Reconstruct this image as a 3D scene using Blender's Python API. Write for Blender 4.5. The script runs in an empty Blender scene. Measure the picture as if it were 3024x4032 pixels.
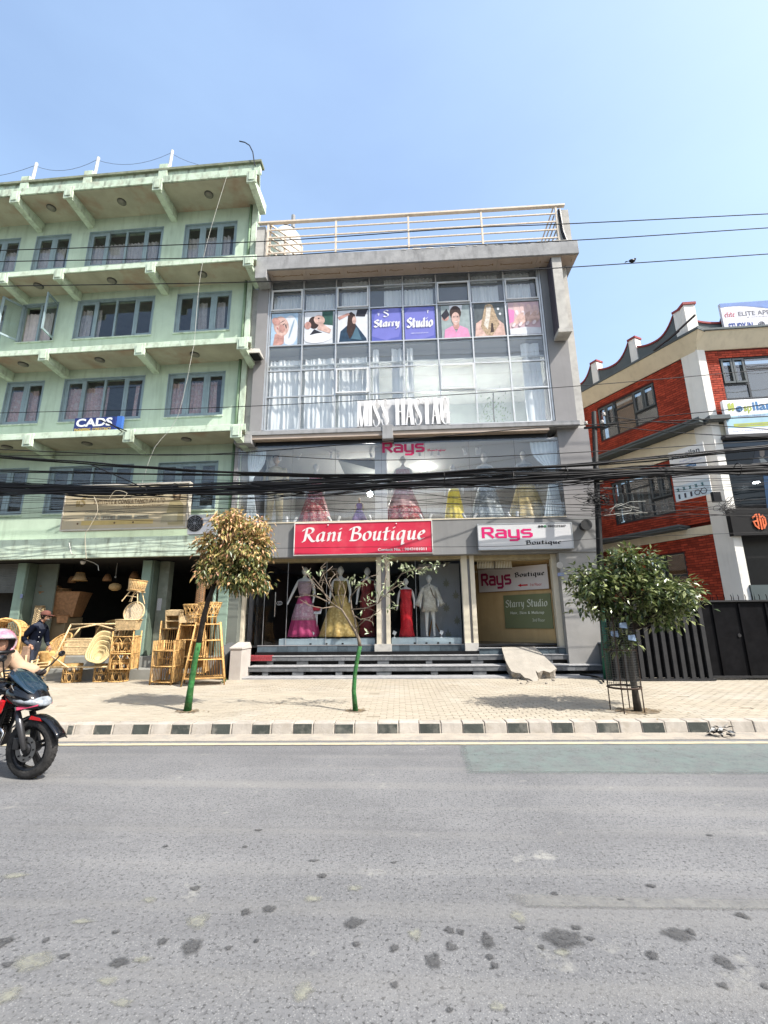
import bpy, math, random
from mathutils import Vector, Matrix, noise
PI = math.pi
rnd = random.Random(11)
SC = bpy.context.scene
COL = SC.collection
# ------------------------------------------------------------------ camera
FPX = 1780.0
PITCH, YAW, ROLL = math.radians(13.47), math.radians(3.24), math.radians(-.605)
CAM = Vector((0, 0, 1.6))
_cy, _sy, _cp, _sp = math.cos(YAW), math.sin(YAW), math.cos(PITCH), math.sin(PITCH)
_r = Vector((_cy, _sy, 0)); FW = Vector((-_sy*_cp, _cy*_cp, _sp)); _u = _r.cross(FW)
RT = _r*math.cos(ROLL) + _u*math.sin(ROLL)
UP = -_r*math.sin(ROLL) + _u*math.cos(ROLL)
cd = bpy.data.cameras.new('camera'); cam = bpy.data.objects.new('camera', cd); COL.objects.link(cam)
cd.sensor_fit = 'VERTICAL'; cd.sensor_height = 24; cd.lens = FPX/4032*24
cd.clip_start = .05; cd.clip_end = 3000
cam.matrix_world = Matrix(((RT.x, UP.x, -FW.x, CAM.x), (RT.y, UP.y, -FW.y, CAM.y), (RT.z, UP.z, -FW.z, CAM.z), (0, 0, 0, 1)))
SC.camera = cam
# ------------------------------------------------------------------ light
SUN = Vector((.74, -.44, 1.0)).normalized()          # towards the sun
w = bpy.data.worlds.new('World'); SC.world = w; w.use_nodes = True
nt = w.node_tree; nt.nodes.clear()
sky = nt.nodes.new('ShaderNodeTexSky'); sky.sky_type = 'NISHITA'; sky.sun_disc = False
sky.sun_elevation = math.asin(SUN.z); sky.sun_rotation = math.atan2(SUN.x, SUN.y)
sky.altitude = 300; sky.air_density = 1.3; sky.dust_density = 3.6; sky.ozone_density = 1.1
tcw = nt.nodes.new('ShaderNodeTexCoord'); mpw = nt.nodes.new('ShaderNodeMapping'); mpw.inputs['Scale'].default_value = (1.1, 1.1, 3.2); nt.links.new(tcw.outputs['Generated'], mpw.inputs[0])
nzw = nt.nodes.new('ShaderNodeTexNoise'); nzw.inputs['Scale'].default_value = 1.6; nzw.inputs['Detail'].default_value = 7; nzw.inputs['Roughness'].default_value = .55; nt.links.new(mpw.outputs[0], nzw.inputs[0])
rgw = nt.nodes.new('ShaderNodeMapRange'); rgw.inputs[1].default_value = .40; rgw.inputs[2].default_value = .75; rgw.inputs[3].default_value = .10; rgw.inputs[4].default_value = .20; nt.links.new(nzw.outputs[0], rgw.inputs[0])
mxw = nt.nodes.new('ShaderNodeMix'); mxw.data_type = 'RGBA'; nt.links.new(rgw.outputs[0], mxw.inputs[0]); mxw.inputs[7].default_value = (3.0, 4.2, 5.6, 1)
bg = nt.nodes.new('ShaderNodeBackground'); bg.inputs[1].default_value = .15
wo = nt.nodes.new('ShaderNodeOutputWorld')
nt.links.new(sky.outputs[0], mxw.inputs[6]); nt.links.new(mxw.outputs[2], bg.inputs[0]); nt.links.new(bg.outputs[0], wo.inputs[0])
ld = bpy.data.lights.new('sun', 'SUN'); ld.energy = 4.2; ld.angle = math.radians(.5); ld.color = (1, .955, .89)
lo = bpy.data.objects.new('sun', ld); COL.objects.link(lo)
lo.rotation_euler = SUN.to_track_quat('Z', 'Y').to_euler(); lo.location = (8, -6, 25)
SC.view_settings.view_transform = 'Standard'; SC.view_settings.look = 'None'
SC.view_settings.exposure = 1.1; SC.view_settings.gamma = 1; SC.view_settings.use_curve_mapping = False
SC.cycles.max_bounces = 6; SC.cycles.transparent_max_bounces = 12; SC.cycles.caustics_reflective = False; SC.cycles.caustics_refractive = False
# ------------------------------------------------------------------ frames: a vertical plane system (u along, v back, z up)
def pxray(px, py):
    return RT*((px-1512)/FPX) + UP*(-(py-2016)/FPX) + FW
class Frame:
    def __init__(s, ox=0, oy=0, a=0):
        s.a = math.radians(a); s.T = Matrix.Translation((ox, oy, 0)) @ Matrix.Rotation(s.a, 4, 'Z'); s.I = s.T.inverted()
        s.c = s.I @ CAM
    def hit(s, px, py, v):
        d = s.I.to_3x3() @ pxray(px, py); t = (v-s.c.y)/d.y; p = s.c + d*t
        return p.x, p.z
    def floor(s, px, py, z):
        d = s.I.to_3x3() @ pxray(px, py); t = (z-s.c.z)/d.z; p = s.c + d*t
        return p.x, p.y
    def u(s, px, py, v): return s.hit(px, py, v)[0]
    def z(s, px, py, v): return s.hit(px, py, v)[1]
W0 = Frame()
GF = Frame(-4.62, 13.2, -1.2)         # green building's wall plane
# ------------------------------------------------------------------ objects
ROOTM = {}
def props(o, label=None, cat=None, group=None, kind=None):
    if label: o['label'] = label
    if cat: o['category'] = cat
    if group: o['group'] = group
    if kind: o['kind'] = kind
    return o
def root(name, label, cat, loc=(0, 0, 0), rz=0, group=None, sc=1, rx=0, ry=0):
    o = bpy.data.objects.new(name, None); COL.objects.link(o); o.empty_display_size = .1
    o.location = loc; o.rotation_euler = (rx, ry, rz); o.scale = (sc, sc, sc)
    ROOTM[o] = Matrix.Translation(loc) @ o.rotation_euler.to_matrix().to_4x4() @ Matrix.Scale(sc, 4)
    return props(o, label, cat, group)
def move(o, loc, rz=0, rx=0, ry=0, sc=1):
    o.location = loc; o.rotation_euler = (rx, ry, rz); o.scale = (sc, sc, sc); return o
def kids(o): return [c for c in bpy.data.objects if c.parent == o]
KID = {}
def dup(o, loc=None, rz=0, label=None, group=None, parent=None, rx=0, ry=0, sc=None):
    c = o.copy(); COL.objects.link(c)
    if parent: c.parent = parent; KID.setdefault(parent, []).append(c)
    if loc is not None: c.location = loc; c.rotation_euler = (rx, ry, rz)
    if sc is not None: c.scale = (sc, sc, sc)
    if label: c['label'] = label
    if group: c['group'] = group
    for ch in list(KID.get(o, [])): dup(ch, parent=c)
    return c
class MB:
    def __init__(s, T=None): s.V = []; s.F = []; s.T = T
    def v(s, p):
        p = Vector(p)
        s.V.append(s.T @ p if s.T else p); return len(s.V)-1
    def face(s, pts): s.F.append([s.v(p) for p in pts]); return s
    def box(s, x0, x1, y0, y1, z0, z1):
        if x0 > x1: x0, x1 = x1, x0
        if y0 > y1: y0, y1 = y1, y0
        if z0 > z1: z0, z1 = z1, z0
        b = len(s.V)
        for x, y, z in ((x0,y0,z0),(x1,y0,z0),(x1,y1,z0),(x0,y1,z0),(x0,y0,z1),(x1,y0,z1),(x1,y1,z1),(x0,y1,z1)): s.v((x,y,z))
        for f in ((0,3,2,1),(4,5,6,7),(0,1,5,4),(1,2,6,5),(2,3,7,6),(3,0,4,7)): s.F.append([b+i for i in f])
        return s
    def hexa(s, P):           # eight corners, bottom ring then top ring
        b = len(s.V)
        for p in P: s.v(p)
        for f in ((0,3,2,1),(4,5,6,7),(0,1,5,4),(1,2,6,5),(2,3,7,6),(3,0,4,7)): s.F.append([b+i for i in f])
        return s
    def bar(s, p, q, w, h=None, up=(0, 0, 1)):
        p, q, up = Vector(p), Vector(q), Vector(up); h = h or w
        d = (q-p).normalized(); a = d.cross(up)
        if a.length < 1e-3: a = d.cross(Vector((1, 0, 0)))
        a.normalize(); c = a.cross(d)
        a *= w/2; c *= h/2
        return s.hexa([p-a-c, q-a-c, q+a-c, p+a-c, p-a+c, q-a+c, q+a+c, p+a+c])
    def prism(s, poly, y0, y1):   # poly of (x, z), extruded along y
        n = len(poly); b = len(s.V)
        for x, z in poly: s.v((x, y0, z))
        for x, z in poly: s.v((x, y1, z))
        s.F.append([b+i for i in range(n)]); s.F.append([b+n+i for i in reversed(range(n))])
        for i in range(n):
            j = (i+1) % n; s.F.append([b+j, b+i, b+n+i, b+n+j])
        return s
    def prismz(s, poly, z0, z1):
        n = len(poly); b = len(s.V)
        for x, y in poly: s.v((x, y, z0))
        for x, y in poly: s.v((x, y, z1))
        s.F.append([b+i for i in reversed(range(n))]); s.F.append([b+n+i for i in range(n)])
        for i in range(n):
            j = (i+1) % n; s.F.append([b+i, b+j, b+n+j, b+n+i])
        return s
    def tube(s, pts, r, n=6, closed=False, cap=True):
        pts = [Vector(p) for p in pts]; m = len(pts)
        rs = r if isinstance(r, (list, tuple)) else [r]*m
        b = len(s.V); prev = None
        for i, p in enumerate(pts):
            if closed: d = pts[(i+1) % m]-pts[i-1]
            else: d = pts[min(i+1, m-1)]-pts[max(i-1, 0)]
            if d.length < 1e-9: d = Vector((0, 0, 1))
            d.normalize()
            if prev is None:
                a = d.orthogonal().normalized()
            else:
                a = prev - d*prev.dot(d)
                a = a.normalized() if a.length > 1e-6 else d.orthogonal().normalized()
            prev = a; c = d.cross(a)
            for k in range(n):
                t = 2*PI*k/n; s.v(p + (a*math.cos(t)+c*math.sin(t))*rs[i])
        for i in range(m if closed else m-1):
            j = (i+1) % m
            for k in range(n):
                l = (k+1) % n
                s.F.append([b+i*n+k, b+i*n+l, b+j*n+l, b+j*n+k])
        if cap and not closed:
            s.F.append([b+k for k in reversed(range(n))]); s.F.append([b+(m-1)*n+k for k in range(n)])
        return s
    def lathe(s, prof, c=(0, 0, 0), n=16, sx=1, sy=1, axis='z', fold=None, caps=True):
        b = len(s.V); c = Vector(c)
        for r, z in prof:
            for k in range(n):
                t = 2*PI*k/n; f = 1 + (fold(t, z) if fold else 0)
                x, y = r*math.cos(t)*sx*f, r*math.sin(t)*sy*f
                p = {'z': (x, y, z), 'y': (x, z, -y), 'x': (z, x, y)}[axis]
                s.v(c+Vector(p))
        m = len(prof)
        for i in range(m-1):
            for k in range(n):
                l = (k+1) % n; s.F.append([b+i*n+k, b+i*n+l, b+(i+1)*n+l, b+(i+1)*n+k])
        if caps and prof[0][0] > 1e-6: s.F.append([b+k for k in reversed(range(n))])
        if caps and prof[-1][0] > 1e-6: s.F.append([b+(m-1)*n+k for k in range(n)])
        return s
    def ball(s, c, r, n=12, m=8, sx=1, sy=1, sz=1):
        return s.lathe([(max(r*math.sin(PI*i/m), 1e-7), -r*sz*math.cos(PI*i/m)) for i in range(m+1)], c, n, sx, sy)
    def ring(s, c, r, t, n=20, m=6, axis='z', sx=1, sy=1):
        P = []
        for k in range(n):
            a = 2*PI*k/n; x, y = r*sx*math.cos(a), r*sy*math.sin(a)
            P.append(Vector(c)+Vector({'z': (x, y, 0), 'y': (x, 0, y), 'x': (0, x, y)}[axis]))
        return s.tube(P, t, m, closed=True)
    def build(s, name, m, parent=None, smooth=False, kind=None, bevel=0, loc=None, **kw):
        me = bpy.data.meshes.new(name)
        inv = None; p = parent; top = parent
        while top is not None and top.parent is not None: top = top.parent
        if top is not None and top in ROOTM: inv = ROOTM[top].inverted()
        V = [inv @ v for v in s.V] if inv else s.V
        if loc is not None: L = Vector(loc); V = [v-L for v in V]
        me.from_pydata([tuple(v) for v in V], [], s.F)
        if smooth: me.shade_smooth()
        mats = m if isinstance(m, (list, tuple)) else [m]
        for mm in mats: me.materials.append(mm)
        me.update()
        o = bpy.data.objects.new(name, me); COL.objects.link(o)
        if loc is not None: o.location = loc
        if parent: o.parent = parent; KID.setdefault(parent, []).append(o)
        if bevel:
            b = o.modifiers.new('b', 'BEVEL'); b.width = bevel; b.segments = 2; b.limit_method = 'ANGLE'
        return props(o, kind=kind, **kw)
# ------------------------------------------------------------------ materials
MATS = {}
ALB = .76
def _n(nt, t, **kw):
    n = nt.nodes.new(t)
    for k, v in kw.items(): setattr(n, k, v)
    return n
def mat(name, col, rough=.8, var=.12, vs=2.5, bump=0., bs=40, metal=0, streak=0, sc=(.1, .09, .07), blotch=0, bc=(.2, .15, .1), bls=1.2, isl=0, spec=.22,
        em=0, alpha=None, coat=0, sub=0, speck=0, spc=(.05, .05, .05), sps=60, hue=0, stz=.35):
    if name in MATS: return MATS[name]
    m = bpy.data.materials.new(name); m.use_nodes = True; nt = m.node_tree; L = nt.links.new
    p = nt.nodes['Principled BSDF']; p.inputs['Roughness'].default_value = rough; p.inputs['Metallic'].default_value = metal
    p.inputs['Specular IOR Level'].default_value = spec
    tc = _n(nt, 'ShaderNodeTexCoord')
    cur = None
    def mixc(a, b, f):
        x = _n(nt, 'ShaderNodeMix', data_type='RGBA')
        for i, q in ((6, a), (7, b)):
            if isinstance(q, tuple): x.inputs[i].default_value = (*q, 1)
            else: L(q, x.inputs[i])
        if isinstance(f, float): x.inputs[0].default_value = f
        else: L(f, x.inputs[0])
        return x.outputs[2]
    def nz(scale, det=5, mp=None, off=0):
        n = _n(nt, 'ShaderNodeTexNoise'); n.inputs['Scale'].default_value = scale; n.inputs['Detail'].default_value = det
        n.inputs['Roughness'].default_value = .6
        mm = _n(nt, 'ShaderNodeMapping'); mm.inputs['Location'].default_value = (off, off*.7, off*1.3)
        if mp: mm.inputs['Scale'].default_value = mp
        L(tc.outputs['Object'], mm.inputs[0]); L(mm.outputs[0], n.inputs['Vector']); return n.outputs[0]
    def rng(s, a, b, c=0, d=1):
        r = _n(nt, 'ShaderNodeMapRange'); L(s, r.inputs[0])
        for i, q in zip((1, 2, 3, 4), (a, b, c, d)): r.inputs[i].default_value = q
        return r.outputs[0]
    if not em:
        col = tuple(x*ALB for x in col); sc = tuple(x*ALB for x in sc); bc = tuple(x*ALB for x in bc)
    c = Vector(col)
    if var: cur = mixc(tuple(c*(1-var)), tuple(min(x, 1) for x in c*(1+var)), rng(nz(vs), .3, .7))
    else: cur = mixc(col, col, 0.)
    if blotch: cur = mixc(cur, bc, rng(nz(bls, 8, off=13), .5, .66, 0, blotch))
    if streak: cur = mixc(cur, sc, rng(nz(3.2, 7, (1.6, 1.6, stz*.5), 5), .5, .75, 0, streak))
    if speck: cur = mixc(cur, spc, rng(nz(sps, 2, off=3), .6, .68, 0, speck))
    if isl or hue:
        oi = _n(nt, 'ShaderNodeObjectInfo'); ge = _n(nt, 'ShaderNodeNewGeometry')
        ad = _n(nt, 'ShaderNodeMath', operation='ADD'); L(oi.outputs['Random'], ad.inputs[0]); L(ge.outputs['Random Per Island'], ad.inputs[1])
        fr = _n(nt, 'ShaderNodeMath', operation='FRACT'); L(ad.outputs[0], fr.inputs[0])
        hs = _n(nt, 'ShaderNodeHueSaturation'); L(rng(fr.outputs[0], 0, 1, 1-isl, 1+isl), hs.inputs['Value']); L(cur, hs.inputs['Color'])
        if hue:
            m7 = _n(nt, 'ShaderNodeMath', operation='MULTIPLY'); L(fr.outputs[0], m7.inputs[0]); m7.inputs[1].default_value = 7.3
            f7 = _n(nt, 'ShaderNodeMath', operation='FRACT'); L(m7.outputs[0], f7.inputs[0])
            L(rng(f7.outputs[0], 0, 1, .5-hue, .5+hue), hs.inputs['Hue'])
        cur = hs.outputs[0]
    L(cur, p.inputs['Base Color'])
    if bump:
        b = _n(nt, 'ShaderNodeBump'); b.inputs['Strength'].default_value = min(bump, 1); b.inputs['Distance'].default_value = .01*max(1, bump)
        L(nz(bs, 6), b.inputs['Height']); L(b.outputs[0], p.inputs['Normal'])
    if em: p.inputs['Emission Color'].default_value = (*col, 1); p.inputs['Emission Strength'].default_value = em
    if coat: p.inputs['Coat Weight'].default_value = coat; p.inputs['Coat Roughness'].default_value = .05
    if sub: p.inputs['Transmission Weight'].default_value = 0
    MATS[name] = m; return m
def glass(name, tint=(.85, .9, .9), refl=.1, rough=.01, body=0., bodyc=(.3, .33, .33)):
    m = bpy.data.materials.new(name); m.use_nodes = True; nt = m.node_tree; L = nt.links.new; nt.nodes.clear()
    t = _n(nt, 'ShaderNodeBsdfTransparent'); t.inputs[0].default_value = (*tint, 1)
    g = _n(nt, 'ShaderNodeBsdfGlossy'); g.inputs['Roughness'].default_value = rough
    g.inputs[0].default_value = (.95, .97, 1, 1)
    f = _n(nt, 'ShaderNodeLayerWeight'); pw = _n(nt, 'ShaderNodeMath', operation='POWER'); L(f.outputs['Facing'], pw.inputs[0]); pw.inputs[1].default_value = 5
    a = _n(nt, 'ShaderNodeMath', operation='ADD'); L(pw.outputs[0], a.inputs[0]); a.inputs[1].default_value = refl; a.use_clamp = True
    tc = _n(nt, 'ShaderNodeTexCoord'); no = _n(nt, 'ShaderNodeTexNoise'); no.inputs['Scale'].default_value = .9; L(tc.outputs['Object'], no.inputs[0])
    b = _n(nt, 'ShaderNodeBump'); b.inputs['Strength'].default_value = .12; b.inputs['Distance'].default_value = .05; L(no.outputs[0], b.inputs['Height']); L(b.outputs[0], g.inputs['Normal'])
    ge = _n(nt, 'ShaderNodeNewGeometry'); iv = _n(nt, 'ShaderNodeMath', operation='SUBTRACT'); iv.inputs[0].default_value = 1; L(ge.outputs['Backfacing'], iv.inputs[1])
    mu = _n(nt, 'ShaderNodeMath', operation='MULTIPLY'); L(a.outputs[0], mu.inputs[0]); L(iv.outputs[0], mu.inputs[1])
    tm = _n(nt, 'ShaderNodeMix', data_type='RGBA'); L(ge.outputs['Backfacing'], tm.inputs[0]); tm.inputs[6].default_value = (*tint, 1); tm.inputs[7].default_value = (1, 1, 1, 1); L(tm.outputs[2], t.inputs[0])
    x = _n(nt, 'ShaderNodeMixShader'); L(mu.outputs[0], x.inputs[0]); L(t.outputs[0], x.inputs[1]); L(g.outputs[0], x.inputs[2])
    out = x.outputs[0]
    if body:
        d = _n(nt, 'ShaderNodeBsdfDiffuse'); d.inputs[0].default_value = (*bodyc, 1)
        y = _n(nt, 'ShaderNodeMixShader'); y.inputs[0].default_value = body; L(out, y.inputs[1]); L(d.outputs[0], y.inputs[2]); out = y.outputs[0]
    o = _n(nt, 'ShaderNodeOutputMaterial'); L(out, o.inputs[0])
    MATS[name] = m; return m
def leafmat(name, cols, rough=.35):
    m = bpy.data.materials.new(name); m.use_nodes = True; nt = m.node_tree; L = nt.links.new
    p = nt.nodes['Principled BSDF']; p.inputs['Roughness'].default_value = rough
    oi = _n(nt, 'ShaderNodeObjectInfo'); ge = _n(nt, 'ShaderNodeNewGeometry')
    ad = _n(nt, 'ShaderNodeMath', operation='ADD'); L(oi.outputs['Random'], ad.inputs[0]); L(ge.outputs['Random Per Island'], ad.inputs[1])
    fr = _n(nt, 'ShaderNodeMath', operation='FRACT'); L(ad.outputs[0], fr.inputs[0])
    cr = _n(nt, 'ShaderNodeValToRGB'); L(fr.outputs[0], cr.inputs[0])
    while len(cr.color_ramp.elements) < len(cols): cr.color_ramp.elements.new(.5)
    for i, c in enumerate(cols):
        e = cr.color_ramp.elements[i]; e.position = i/(len(cols)-1); e.color = (*c, 1)
    L(cr.outputs[0], p.inputs['Base Color'])
    tr = _n(nt, 'ShaderNodeBsdfTranslucent'); L(cr.outputs[0], tr.inputs[0])
    x = _n(nt, 'ShaderNodeMixShader'); x.inputs[0].default_value = .25; L(p.outputs[0], x.inputs[1]); L(tr.outputs[0], x.inputs[2])
    L(x.outputs[0], nt.nodes['Material Output'].inputs[0])
    MATS[name] = m; return m
green_wall = mat('green_plaster', (.56, .68, .53), .85, .09, 1.5, .25, 60, streak=.45, sc=(.28, .34, .24), blotch=.12, bc=(.5, .62, .45), bls=.8)
green_trim = mat('green_trim', (.60, .71, .56), .85, .1, 3, .3, 50, streak=.75, sc=(.17, .18, .12), stz=1.0, blotch=.3, bc=(.3, .3, .2), bls=2.5)
green_top = mat('green_weathered', (.56, .68, .53), .9, .1, 3, .5, 30, streak=.95, sc=(.09, .09, .07), stz=.6, blotch=.7, bc=(.40, .39, .30), bls=3)
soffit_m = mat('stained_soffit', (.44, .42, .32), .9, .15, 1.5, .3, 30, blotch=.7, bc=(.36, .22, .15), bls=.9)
blue_frame = mat('blue_grey_frame', (.31, .40, .43), .6, .1, 4, streak=.2)
grey_wall = mat('grey_plaster', (.27, .262, .26), .9, .07, 1.2, .35, 45, streak=.25, sc=(.18, .18, .18), blotch=.2, bc=(.36, .36, .36), bls=.9)
grey_conc = mat('grey_concrete', (.33, .33, .33), .9, .14, 2.5, .6, 25, streak=.5, sc=(.1, .1, .1), stz=.8, blotch=.4, bc=(.46, .46, .45), bls=3)
side_conc = mat('pale_weathered_concrete', (.5, .48, .44), .9, .14, 3, .7, 25, blotch=.5, bc=(.3, .29, .27), bls=3)
soffit_br = mat('brown_soffit', (.50, .41, .34), .85, .07, 2, .15, 30, blotch=.15, bc=(.3, .2, .1), bls=3)
cream = mat('cream_paint', (.70, .63, .49), .7, .08, 3, streak=.3, sc=(.4, .32, .2))
rail_m = mat('beige_rail_paint', (.72, .62, .5), .55, .08, 6, blotch=.2, bc=(.4, .25, .15), bls=8)
alu = mat('aluminium_frame', (.55, .56, .56), .4, .08, 4, metal=.5)
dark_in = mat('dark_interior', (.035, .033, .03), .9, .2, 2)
black_m = mat('black_paint', (.012, .012, .013), .35, .2, 5)
white_m = mat('white_plastic', (.8, .8, .8), .5, .03, 4)
wall_in = mat('interior_wall', (.42, .43, .42), .8, .05, 2)
curtain_m = mat('white_curtain', (.96, .97, .97), .9, .05, 5)
curtain_pink = mat('patterned_curtain', (.78, .52, .50), .9, .2, 14, blotch=.6, bc=(.9, .85, .8), bls=9)
curtain_grey = mat('grey_curtain', (.70, .64, .62), .9, .1, 8)
gl_up = glass('window_glass', (.92, .94, .94), .075, body=.10, bodyc=(.42, .46, .48))  # body mixes in a grey-blue haze that lightens panes like reflections
gl_dark = glass('tinted_glass', (.75, .77, .77), .07, body=.02)
gl_shop = glass('shop_glass', (.86, .88, .88), .03)
gl_first = glass('first_floor_glass', (.94, .95, .95), .07, body=.03, bodyc=(.34, .36, .36))
rattan = mat('rattan', (.60, .37, .14), .55, .3, 14, blotch=.6, bc=(.26, .11, .035), bls=9, isl=.35)
rattan_pale = mat('pale_rattan', (.66, .49, .27), .6, .3, 18, bump=.5, bs=60)
rattan_dark = mat('dark_rattan', (.34, .18, .085), .5, .3, 14, bump=.5, bs=60)
asph_c = (.205, .207, .21)
# ------------------------------------------------------------------ lettering: every mark becomes flat geometry on its board
def catmull(P, n=6):
    if len(P) < 3: return [Vector((*p, 0)) for p in P]
    Q = [P[0]]+list(P)+[P[-1]]; out = []
    for i in range(1, len(Q)-2):
        a, b, c, d = [Vector((*q, 0)) for q in Q[i-1:i+3]]
        for k in range(n):
            t = k/n; out.append(.5*((2*b)+(c-a)*t+(2*a-5*b+4*c-d)*t*t+(3*b-a-3*c+d)*t**3))
    out.append(Vector((*P[-1], 0))); return out
NIB = {
 'R': (1.02, [[(.18,1.45),(.14,.1),(-.02,0)], [(-.15,1.2),(.05,1.48),(.45,1.55),(.72,1.35),(.66,1.0),(.4,.8),(.2,.78)], [(.32,.8),(.6,.32),(.85,0),(1.1,.02)]]),
 'B': (.95, [[(.18,1.45),(.14,.05)], [(-.15,1.2),(.05,1.48),(.5,1.55),(.7,1.3),(.56,.95),(.22,.85)], [(.3,.85),(.72,.75),(.84,.4),(.66,.06),(.3,0),(0,.04)]]),
 'S': (.8, [[(.72,1.3),(.45,1.52),(.15,1.35),(.14,1.05),(.45,.8),(.7,.5),(.65,.15),(.3,-.02),(.0,.2)]]),
 'C': (.9, [[(.75,1.3),(.5,1.5),(.15,1.3),(.02,.7),(.2,.1),(.5,0),(.8,.2)]]),
 'F': (.8, [[(.15,1.45),(.12,.0)], [(.0,1.48),(.7,1.5)], [(.15,.8),(.5,.8)]]),
 'H': (.95, [[(.12,1.45),(.12,.0)], [(.75,1.45),(.75,0)], [(.12,.75),(.75,.75)]]),
 'M': (1.1, [[(.1,0),(.15,1.45)], [(.15,1.45),(.5,.1)], [(.5,.1),(.85,1.45)], [(.85,1.45),(.92,0)]]),
 'n': (.72, [[(0,.85),(.1,1),(.12,.85),(.1,0)], [(.1,.6),(.33,.93),(.5,.95),(.56,.75),(.53,.12),(.62,0),(.72,.1)]]),
 'a': (.72, [[(.5,.95),(.3,1),(.07,.7),(.03,.25),(.15,0),(.35,.12),(.5,.5)], [(.53,1),(.5,.12),(.6,0),(.7,.1)]]),
 'i': (.36, [[(0,.85),(.12,1),(.13,.85),(.12,.14),(.22,0),(.32,.1)], [(.12,1.42),(.17,1.36)]]),
 'o': (.64, [[(.3,1),(.08,.8),(.02,.4),(.1,.08),(.3,0),(.5,.2),(.56,.6),(.48,.9),(.3,1)]]),
 'u': (.74, [[(0,.85),(.1,1),(.12,.85),(.1,.25),(.2,0),(.4,.12),(.52,.5)], [(.54,1),(.52,.12),(.62,0),(.72,.1)]]),
 't': (.46, [[(.18,1.45),(.14,.15),(.24,0),(.4,.08)], [(-.12,.9),(.2,.94),(.48,1.02)]]),
 'q': (.7, [[(.5,.95),(.3,1),(.07,.7),(.03,.25),(.15,0),(.35,.12),(.5,.5)], [(.54,1),(.5,-.5),(.62,-.4)]]),
 'e': (.54, [[(.06,.48),(.35,.6),(.44,.82),(.3,1),(.08,.75),(.02,.3),(.15,.02),(.3,0),(.5,.18)]]),
 'r': (.48, [[(0,.85),(.1,1),(.12,.85),(.1,0)], [(.1,.6),(.25,.9),(.44,.95)]]),
 'y': (.66, [[(0,.85),(.1,1),(.13,.5),(.2,.1),(.35,.1),(.5,.5)], [(.56,1),(.48,.2),(.35,-.4),(.1,-.5)]]),
 'd': (.72, [[(.5,.95),(.3,1),(.07,.7),(.03,.25),(.15,0),(.35,.12),(.5,.5)], [(.53,1.5),(.5,.12),(.6,0),(.7,.1)]]),
 'l': (.34, [[(.12,1.5),(.11,.14),(.2,0),(.3,.1)]]), 'k': (.6, [[(.1,1.5),(.1,0)], [(.48,1),(.15,.55),(.5,0)]]), 'p': (.7, [[(.1,1),(.1,-.5)], [(.1,.8),(.35,1),(.58,.6),(.35,0),(.1,.15)]]),
 's': (.5, [[(.44,.85),(.25,1),(.06,.82),(.22,.55),(.42,.3),(.3,.02),(.02,.12)]]),
 'x': (.5, [[(0,1),(.45,0)], [(.45,1),(0,0)]]), '&': (.8, [[(.7,.5),(.4,0),(.1,.2),(.3,.8),(.5,1.2),(.3,1.4),(.2,1.1),(.7,0)]]), ',': (.2, [[(.1,.1),(.03,-.2)]]), '3': (.6, [[(.05,1.3),(.3,1.4),(.45,1.1),(.25,.8),(.5,.4),(.25,0),(0,.15)]]), ' ': (.4, [])}
TECH = {
 'R': (1.02, [[(0,0),(0,1.35),(.68,1.35),(.85,1.2),(.85,.82),(.68,.66),(.1,.66)], [(.42,.62),(.9,0)]]),
 'a': (.96, [[(.08,1),(.64,1),(.8,.85),(.8,0),(.15,0),(0,.13),(0,.42),(.15,.56),(.75,.56)]]),
 'y': (.96, [[(0,1),(0,.15),(.15,0),(.8,0)], [(.8,1),(.8,-.3),(.64,-.45),(.05,-.45)]]),
 's': (.9, [[(.75,1),(.15,1),(0,.88),(0,.65),(.15,.52),(.65,.52),(.8,.4),(.8,.12),(.65,0),(.05,0)]])}
def glyphs(txt, font, thick, nib=True, sp=.14, shear=0):
    """quads [(x, y) * 4] of a line of lettering, baseline 0, x-height 1"""
    Q = []; x = 0; nv = Vector((math.cos(math.radians(38)), math.sin(math.radians(38)), 0))*thick/2
    for ch in txt:
        if ch not in font: x += .5; continue
        w, S = font[ch]
        for st in S:
            P = catmull(st, 5) if nib else [Vector((*p, 0)) for p in st]
            for i in range(len(P)-1):
                a, b = P[i], P[i+1]
                if nib:
                    d = (b-a); n_ = Vector((-d.y, d.x, 0)).normalized()*thick*.13
                    A = nv if nv.dot(n_) >= 0 else nv
                    k = nv + (n_ if n_.dot(nv) > 0 else -n_)
                    q = [a-k, b-k, b+k, a+k]
                else:
                    d = (b-a).normalized(); n_ = Vector((-d.y, d.x, 0))*thick/2; e = d*thick*.32
                    q = [a-n_-e, b-n_+e, b+n_+e, a+n_-e]
                Q.append([(x+p.x+shear*p.y, p.y) for p in q])
        x += w+sp
    return Q, x-sp
def lay(Q, fr, u0, u1, z0, z1, v, m, name, parent, hlo=None, hhi=None, ext=0):
    """fit quads into the box u0..u1, z0..z1 on plane v of frame fr"""
    X = [p[0] for q in Q for p in q]; Y = [p[1] for q in Q for p in q]
    x0, x1 = min(X), max(X); y0 = min(Y) if hlo is None else hlo; y1 = max(Y) if hhi is None else hhi
    f = lambda p: (u0+(p[0]-x0)/(x1-x0)*(u1-u0), z0+(p[1]-y0)/(y1-y0)*(z1-z0))
    b = MB(fr.T)
    for i, q in enumerate(Q):
        q = [f(p) for p in q]
        A = sum(q[k][0]*q[(k+1) % len(q)][1]-q[(k+1) % len(q)][0]*q[k][1] for k in range(len(q)))
        if A < 0: q = q[::-1]
        if abs(A) < 1e-9: continue
        e = v-(i % 7)*.0004
        if ext: b.prism(q, e, v+ext)
        else: b.face([(p[0], e, p[1]) for p in q])
    return b.build(name, m, parent)
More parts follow.
